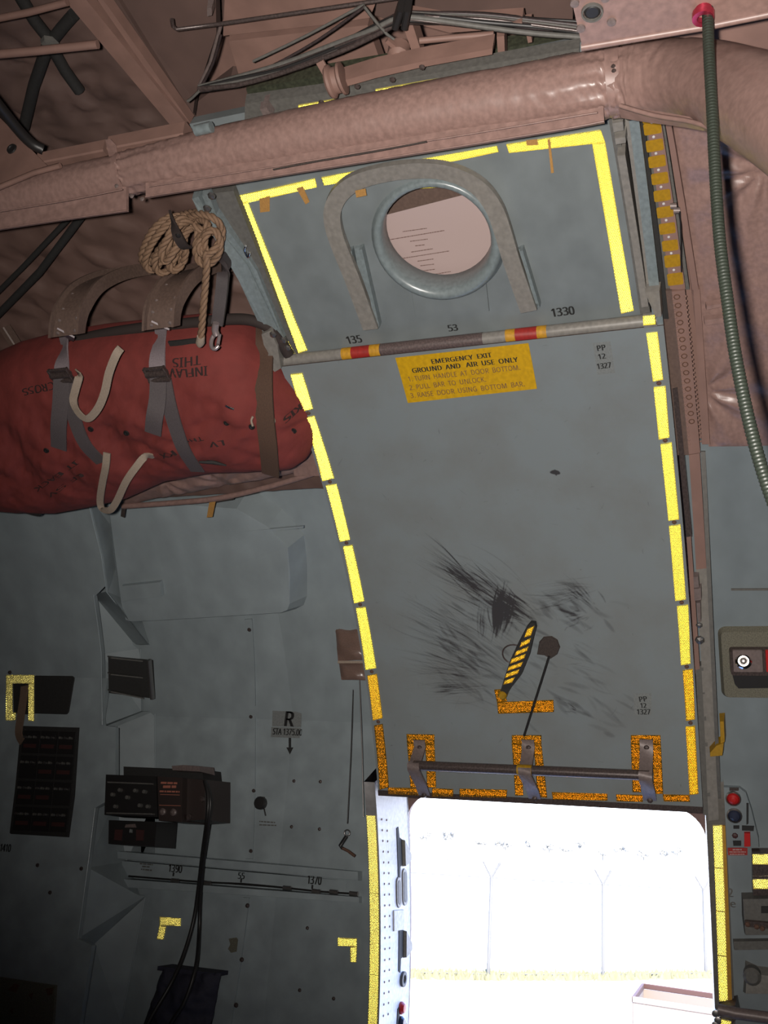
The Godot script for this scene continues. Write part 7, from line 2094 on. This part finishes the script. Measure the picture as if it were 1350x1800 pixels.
	band(st, smooth_path([Vector3(-1.0836, 2.8709, -1.6766), Vector3(-1.068, 2.8134, -1.6595), Vector3(-1.0555, 2.7565, -1.6403), Vector3(-1.0692, 2.7166, -1.665), Vector3(-1.0825, 2.6879, -1.686), Vector3(-1.0941, 2.6707, -1.7034)], 4), 0.026, 0.012)
	put("webbing", st, M.web_dark, th)
	st = begin()
	tube(st, smooth_path([Vector3(-1.0885, 2.6652, -1.6896), Vector3(-1.0964, 2.6556, -1.7011), Vector3(-1.0962, 2.6465, -1.7106)], 3), 0.008, 8)
	put("swivel", st, M.steel_paint, th)
	st = begin()
	var hk := Vector3(-1.1061, 2.641, -1.7246)
	var hook := []
	for i in 15:
		var t := lerpf(0.35, 1.0, i / 14.0) * TAU * 1.02
		hook.append(hk + Vector3(sin(t) * 0.011, cos(t) * 0.019, 0))
	tube(st, hook, 0.0048, 8)
	tube(st, [hk + Vector3(0.010, 0.014, 0.003), hk + Vector3(0.009, -0.010, 0.003)], 0.004, 8)
	put("hook", st, M.steel_paint, th)


# ---------------------------------------------------------------- electrical boxes and panels on the left wall
func build_equipment() -> void:
	var z := -2.906
	var fz := flat(z)
	# breaker panel
	var cp := thing("breaker_panel", "tall black breaker panel with rows of switches and red labels at far left", "panel", Vector3(-2.2902, 1.7374, -2.9))
	var st := begin()
	plate(st, [Vector2(-2.43, 1.9168), Vector2(-2.1915, 1.9172), Vector2(-2.1651, 1.6919), Vector2(-2.1616, 1.5621), Vector2(-2.3966, 1.5585), Vector2(-2.4092, 1.7176)], fz, 0.0, 0.012, 0.003)
	put("frame", st, M.black_rough, cp)
	var zp := flat(-2.893)
	for r in 4:
		for c in 3:
			var u0 := Vector2(-2.4117, 1.9038).lerp(Vector2(-2.3829, 1.5662), (r + 0.04) / 4.0)
			var u1 := Vector2(-2.1887, 1.9042).lerp(Vector2(-2.1607, 1.5724), (r + 0.04) / 4.0)
			var d0 := Vector2(-2.4117, 1.9038).lerp(Vector2(-2.3829, 1.5662), (r + 0.94) / 4.0)
			var d1 := Vector2(-2.1887, 1.9042).lerp(Vector2(-2.1607, 1.5724), (r + 0.94) / 4.0)
			var q := [u0.lerp(u1, (c + 0.03) / 3.0), u0.lerp(u1, (c + 0.95) / 3.0), d0.lerp(d1, (c + 0.95) / 3.0), d0.lerp(d1, (c + 0.03) / 3.0)]
			st = begin()
			plate(st, q, zp, -0.002, 0.006, 0.001)
			var md := put("module", st, M.black, cp)
			for k in 3:
				var m: Vector2 = q[0].lerp(q[1], 0.2 + 0.3 * k).lerp(q[3].lerp(q[2], 0.2 + 0.3 * k), 0.3)
				st = begin()
				tube(st, [Vector3(m.x, m.y, -2.89), Vector3(m.x, m.y, -2.878)], 0.0045, 8)
				put("switch", st, M.steel if (k + r + c) % 3 == 0 else M.dull, md)
			if (r + 2 * c) % 5 != 1:
				var a: Vector2 = q[0].lerp(q[3], 0.6)
				var b: Vector2 = q[1].lerp(q[2], 0.6)
				st = begin()
				plate(st, [a.lerp(b, 0.12), a.lerp(b, 0.88), a.lerp(b, 0.88) - Vector2(0, 0.013), a.lerp(b, 0.12) - Vector2(0, 0.013)], zp, 0.004, 0.0012)
				put("red_label", st, M.red_dark, md)
	# recess painted as a flat black plate, with strap and reflective outline
	st = begin()
	plate(st, round_rect(Vector2(-2.4203, 2.094), Vector2(-2.2447, 1.9602), 0.012), fz, 0.0, 0.004, 0.002)
	tag(put("dark_recess", st, M.black_rough), "dark rounded plate painted for a recess in the wall next to the yellow outline", "cover")
	var oc := thing("outline_mark", "open yellow reflective rectangle on the wall at far left", "marking", Vector3(-2.4536, 2.0103, -2.9))
	for e in [[Vector2(-2.5374, 2.093), Vector2(-2.4154, 2.0941), Vector2(-2.4088, 2.0639), Vector2(-2.5303, 2.0625)], [Vector2(-2.5303, 2.0625), Vector2(-2.5028, 2.0628), Vector2(-2.4731, 1.9334), Vector2(-2.5026, 1.9327)], [Vector2(-2.4334, 2.0637), Vector2(-2.4088, 2.0639), Vector2(-2.3803, 1.9337), Vector2(-2.4044, 1.9331)], [Vector2(-2.4794, 1.9609), Vector2(-2.4647, 1.9613), Vector2(-2.4613, 1.9356), Vector2(-2.4731, 1.9334)]]:
		tape(oc, e, fz, 0.004, M.tape_clean)
	st = begin()
	plate(st, [Vector2(-2.5028, 2.0628), Vector2(-2.4334, 2.0637), Vector2(-2.4145, 1.9564), Vector2(-2.4765, 1.959)], fz, 0.0, 0.003)
	put("dark_field", st, M.black_rough, oc)
	st = begin()
	band(st, smooth_path([Vector3(-2.436, 2.0521, -2.885), Vector3(-2.4303, 2.0044, -2.885), Vector3(-2.4283, 1.9414, -2.885), Vector3(-2.4233, 1.887, -2.885), Vector3(-2.4028, 1.8606, -2.885)], 4), 0.03, 0.005)
	tag(put("canvas_strap", st, M.web_tan), "short tan canvas strap hanging through the yellow outline", "strap")
	lettering(thing("station_number", "small black station number 1410 at the left picture edge", "marking", Vector3(-2.405, 1.5141, -2.9)), "1410", fz, Vector2(-2.431, 1.5126), Vector2(-2.3886, 1.5135), 0.024, M.ink)
	# corroded plate at the bottom left
	var kp := thing("kick_plate", "corroded patchy metal plate at the bottom left corner", "plate", Vector3(-2.2301, 1.0494, -2.9))
	st = begin()
	plate(st, [Vector2(-2.5241, 1.1139), Vector2(-2.3416, 1.1242), Vector2(-2.1177, 1.1228), Vector2(-2.1025, 0.9992), Vector2(-2.0989, 0.9211), Vector2(-2.4624, 0.8754)], fz, 0.0, 0.008, 0.003)
	put("plate", st, M.patina, kp)
	for e in [[Vector2(-2.2957, 1.0915), Vector2(-2.274, 1.1136), Vector2(-2.2551, 1.109), Vector2(-2.2634, 1.0867)], [Vector2(-2.1543, 1.1098), Vector2(-2.1253, 1.1162), Vector2(-2.1255, 1.0967), Vector2(-2.1417, 1.0917)], [Vector2(-2.2741, 1.0365), Vector2(-2.2622, 1.0428), Vector2(-2.2618, 1.0217)], [Vector2(-2.2149, 1.0871), Vector2(-2.1988, 1.0937), Vector2(-2.1985, 1.0726)]]:
		st = begin()
		plate(st, e, flat(-2.898), 0.0, 0.0008)
		put("corrosion", st, M.rust, kp)
	# screws in the left liner
	for p in [Vector3(-2.2691, 1.4679, -2.906), Vector3(-2.0962, 1.4696, -2.906), Vector3(-2.2022, 1.3887, -2.906), Vector3(-2.4664, 2.0907, -2.8333)]:
		st = begin()
		rivet(st, p, Vector3(0, 0, 1), 0.007)
		tag(put("wall_screw", st, M.brown_metal), "small dark screw head in the far left wall liner", "screw", "screws in the far left liner")
	# interphone and light control boxes
	var ib := thing("control_box", "black control box cluster with knobs and switches on the wall, trailing two cables", "box", Vector3(-1.8427, 1.672, -2.9))
	var zb := flat(-2.9)
	st = begin()
	plate(st, [Vector2(-2.0333, 1.8019), Vector2(-1.8379, 1.804), Vector2(-1.726, 1.8048), Vector2(-1.7166, 1.769), Vector2(-2.0264, 1.7629)], flat(-2.98), -0.1, 0.12, 0.004)
	put("mount", st, M.black_rough, ib)
	st = begin()
	plate(st, [Vector2(-2.056, 1.7696), Vector2(-1.857, 1.7724), Vector2(-1.8313, 1.6411), Vector2(-2.0379, 1.6368)], zb, -0.12, 0.12, 0.004)
	var b1 := put("left_box", st, M.black, ib)
	st = begin()
	plate(st, [Vector2(-1.8567, 1.7707), Vector2(-1.759, 1.7712), Vector2(-1.742, 1.6323), Vector2(-1.8296, 1.6308)], zb, -0.18, 0.18, 0.003)
	var b2 := put("middle_box", st, M.black_panel, ib)
	st = begin()
	plate(st, [Vector2(-1.7772, 1.773), Vector2(-1.6909, 1.7731), Vector2(-1.6744, 1.6427), Vector2(-1.76, 1.6326)], flat(-2.93), -0.16, 0.16, 0.006)
	var b3 := put("right_box", st, M.black_panel, ib)
	st = begin()
	plate(st, [Vector2(-2.0185, 1.6272), Vector2(-1.832, 1.6324), Vector2(-1.8271, 1.5516), Vector2(-2.0061, 1.5487)], zb, -0.12, 0.12, 0.004)
	var b4 := put("lower_box", st, M.black, ib)
	st = begin()
	plate(st, [Vector2(-1.8248, 1.809), Vector2(-1.7786, 1.8163), Vector2(-1.7144, 1.8133), Vector2(-1.7066, 1.7885), Vector2(-1.8172, 1.7875)], flat(-2.95), -0.06, 0.09, 0.006)
	put("connector", st, M.aluminium, ib)
	st = begin()
	plate(st, [Vector2(-2.0358, 1.7449), Vector2(-1.8657, 1.747), Vector2(-1.8648, 1.7417), Vector2(-2.0348, 1.7395)], zb, 0.0, 0.012, 0.001)
	plate(st, [Vector2(-2.0224, 1.6483), Vector2(-1.8461, 1.6543), Vector2(-1.8453, 1.6491), Vector2(-2.0214, 1.643)], zb, 0.0, 0.012, 0.001)
	put("guard_bar", st, M.dull, b1)
	for p in [Vector3(-2.0107, 1.7044, -2.9), Vector3(-1.9849, 1.72, -2.9), Vector3(-1.9261, 1.721, -2.9), Vector3(-1.8911, 1.7191, -2.9), Vector3(-1.993, 1.6677, -2.9), Vector3(-1.9011, 1.676, -2.9), Vector3(-1.8707, 1.6741, -2.9), Vector3(-1.9526, 1.6983, -2.9)]:
		st = begin()
		lathe(st, p, Vector3(0, 0, 1), [[0.007, 0.0], [0.006, 0.012], [0.0, 0.013]], 10)
		put("knob", st, M.dull, b1)
	for p in [Vector3(-1.8155, 1.6612, -2.9), Vector3(-1.7757, 1.6616, -2.9)]:
		st = begin()
		lathe(st, p, Vector3(0, 0, 1), [[0.011, 0.0], [0.011, 0.006], [0.007, 0.009], [0.007, 0.003], [0.0, 0.003]], 14)
		put("jack", st, M.aluminium, b2)
	small_print(b2, zb, Vector2(-1.8383, 1.75), Vector2(-1.777, 1.751), 0.006, M.label_red, 0.0012)
	small_print(b2, zb, Vector2(-1.8279, 1.738), Vector2(-1.7795, 1.7403), 0.008, M.label_red, 0.0012)
	small_print(b2, zb, Vector2(-1.8383, 1.7234), Vector2(-1.7646, 1.7251), 0.005, M.label_red, 0.0012)
	st = begin()
	plate(st, [Vector2(-1.8336, 1.6813), Vector2(-1.754, 1.6836), Vector2(-1.7537, 1.6819), Vector2(-1.8333, 1.6795)], zb, 0.0, 0.001)
	plate(st, [Vector2(-1.8348, 1.7147), Vector2(-1.7632, 1.7164), Vector2(-1.763, 1.7146), Vector2(-1.8345, 1.7129)], zb, 0.0, 0.001)
	put("rule", st, M.label_red, b2)
	for p in [Vector3(-1.6961, 1.7077, -2.93), Vector3(-1.7336, 1.6515, -2.93)]:
		st = begin()
		lathe(st, p, Vector3(0, 0, 1), [[0.01, 0.0], [0.009, 0.008], [0.0, 0.01]], 12)
		put("knob", st, M.brown_metal, b3)
	for e in [[[Vector2(-1.9466, 1.6154), Vector2(-1.9128, 1.6191), Vector2(-1.9064, 1.6072), Vector2(-1.949, 1.6047)], M.aluminium], [[Vector2(-1.9846, 1.5973), Vector2(-1.9567, 1.599), Vector2(-1.9548, 1.5642), Vector2(-1.9829, 1.5642)], M.red_dark], [[Vector2(-1.9055, 1.602), Vector2(-1.8757, 1.602), Vector2(-1.8744, 1.5692), Vector2(-1.8996, 1.5676)], M.red_dark], [[Vector2(-1.9292, 1.6024), Vector2(-1.9204, 1.6011), Vector2(-1.9186, 1.5908), Vector2(-1.9292, 1.5901)], M.label]]:
		st = begin()
		plate(st, e[0], zb, 0.0, 0.004, 0.001)
		put("switch_guard", st, e[1], b4)
	# cables dropping from the box
	for e in [[[Vector3(-1.6788, 1.7641, -2.9), Vector3(-1.6539, 1.7158, -2.89), Vector3(-1.6539, 1.6476, -2.9), Vector3(-1.7069, 1.5443, -2.99), Vector3(-1.7408, 1.4385, -3.05), Vector3(-1.756, 1.3339, -3.07), Vector3(-1.7608, 1.2342, -3.04), Vector3(-1.7637, 1.156, -2.99), Vector3(-1.8051, 1.0512, -2.96), Vector3(-1.8346, 0.962, -2.96)]], [[Vector3(-1.6686, 1.7506, -2.9), Vector3(-1.6433, 1.699, -2.89), Vector3(-1.6532, 1.631, -2.91), Vector3(-1.7004, 1.5275, -2.99), Vector3(-1.7296, 1.405, -3.05), Vector3(-1.7248, 1.3033, -3.06), Vector3(-1.6719, 1.2152, -2.97), Vector3(-1.6838, 1.1208, -2.95), Vector3(-1.7231, 1.0541, -2.95), Vector3(-1.7499, 0.9739, -2.95)]]]:
		st = begin()
		tube(st, smooth_path(e[0], 5), 0.0065, 8)
		put("cable", st, M.black, ib)
	# navy cloth bag below
	var nb := thing("navy_pouch", "dark navy cloth pouch on the wall at the bottom behind black cables", "pouch", Vector3(-1.7195, 1.1089, -3.03))
	st = begin()
	quilt(st, [Vector2(-1.8277, 1.1954), Vector2(-1.6243, 1.1962), Vector2(-1.6448, 0.9576), Vector2(-1.9081, 0.9245)], flat(-3.05), 0.0, 0.045, 24, 30, [], 0.03)
	put("cloth", st, M.navy, nb)
	st = begin()
	quilt(st, [Vector2(-1.8726, 1.1854), Vector2(-1.6643, 1.1863), Vector2(-1.6853, 0.9418), Vector2(-1.955, 0.9079)], flat(-3.125), 0.0, 0.005, 8, 8, [], 0.0)
	beam(st, Vector3(-1.8454, 1.1897, -3.08), Vector3(-1.6401, 1.1906, -3.08), 0.09, 0.012, Vector3.UP)
	put("back", st, M.navy, nb)


func build_small_things() -> void:
	# green corrugated hose with a red fitting, hanging near the camera on the right
	var ho := thing("corrugated_hose", "dark green corrugated hose with a red fitting hanging at the right", "hose", Vector3(-0.0266, 2.4373, -1.25))
	var path := smooth_path([Vector3(-0.0232, 3.0973, -1.22), Vector3(-0.0278, 2.8705, -1.22), Vector3(-0.0302, 2.7439, -1.22), Vector3(-0.0294, 2.6231, -1.22), Vector3(-0.0287, 2.5086, -1.22), Vector3(-0.0266, 2.3996, -1.22), Vector3(-0.0201, 2.3038, -1.22), Vector3(-0.0139, 2.2288, -1.22), Vector3(-0.0037, 2.1484, -1.22), Vector3(0.0084, 2.079, -1.22), Vector3(0.0229, 2.0194, -1.22), Vector3(0.0432, 1.9549, -1.22), Vector3(0.079, 1.8537, -1.22), Vector3(0.121, 1.7301, -1.22), Vector3(0.1523, 1.6007, -1.22)], 6)
	var st := begin()
	var fine := []
	var radii := []
	var acc := 0.0
	for i in path.size() - 1:
		var d: float = (path[i + 1] - path[i]).length()
		var m := int(ceil(d / 0.0013))
		for k in m:
			fine.append(path[i].lerp(path[i + 1], float(k) / m))
			radii.append(0.0072 + 0.0012 * (0.5 + 0.5 * sin((acc + d * k / m) / 0.0052 * TAU)))
		acc += d
	tube(st, fine, radii, 14)
	put("tube", st, M.hose, ho)
	st = begin()
	lathe(st, Vector3(-0.0362, 2.7768, -1.22), (Vector3(-0.0331, 2.8289, -1.22) - Vector3(-0.0362, 2.7768, -1.22)), [[0.0085, -0.004], [0.0155, -0.004], [0.016, 0.0], [0.016, 0.007], [0.013, 0.009], [0.013, 0.018], [0.0145, 0.02], [0.0145, 0.03], [0.009, 0.032]], 18)
	put("fitting", st, M.anodised, ho)
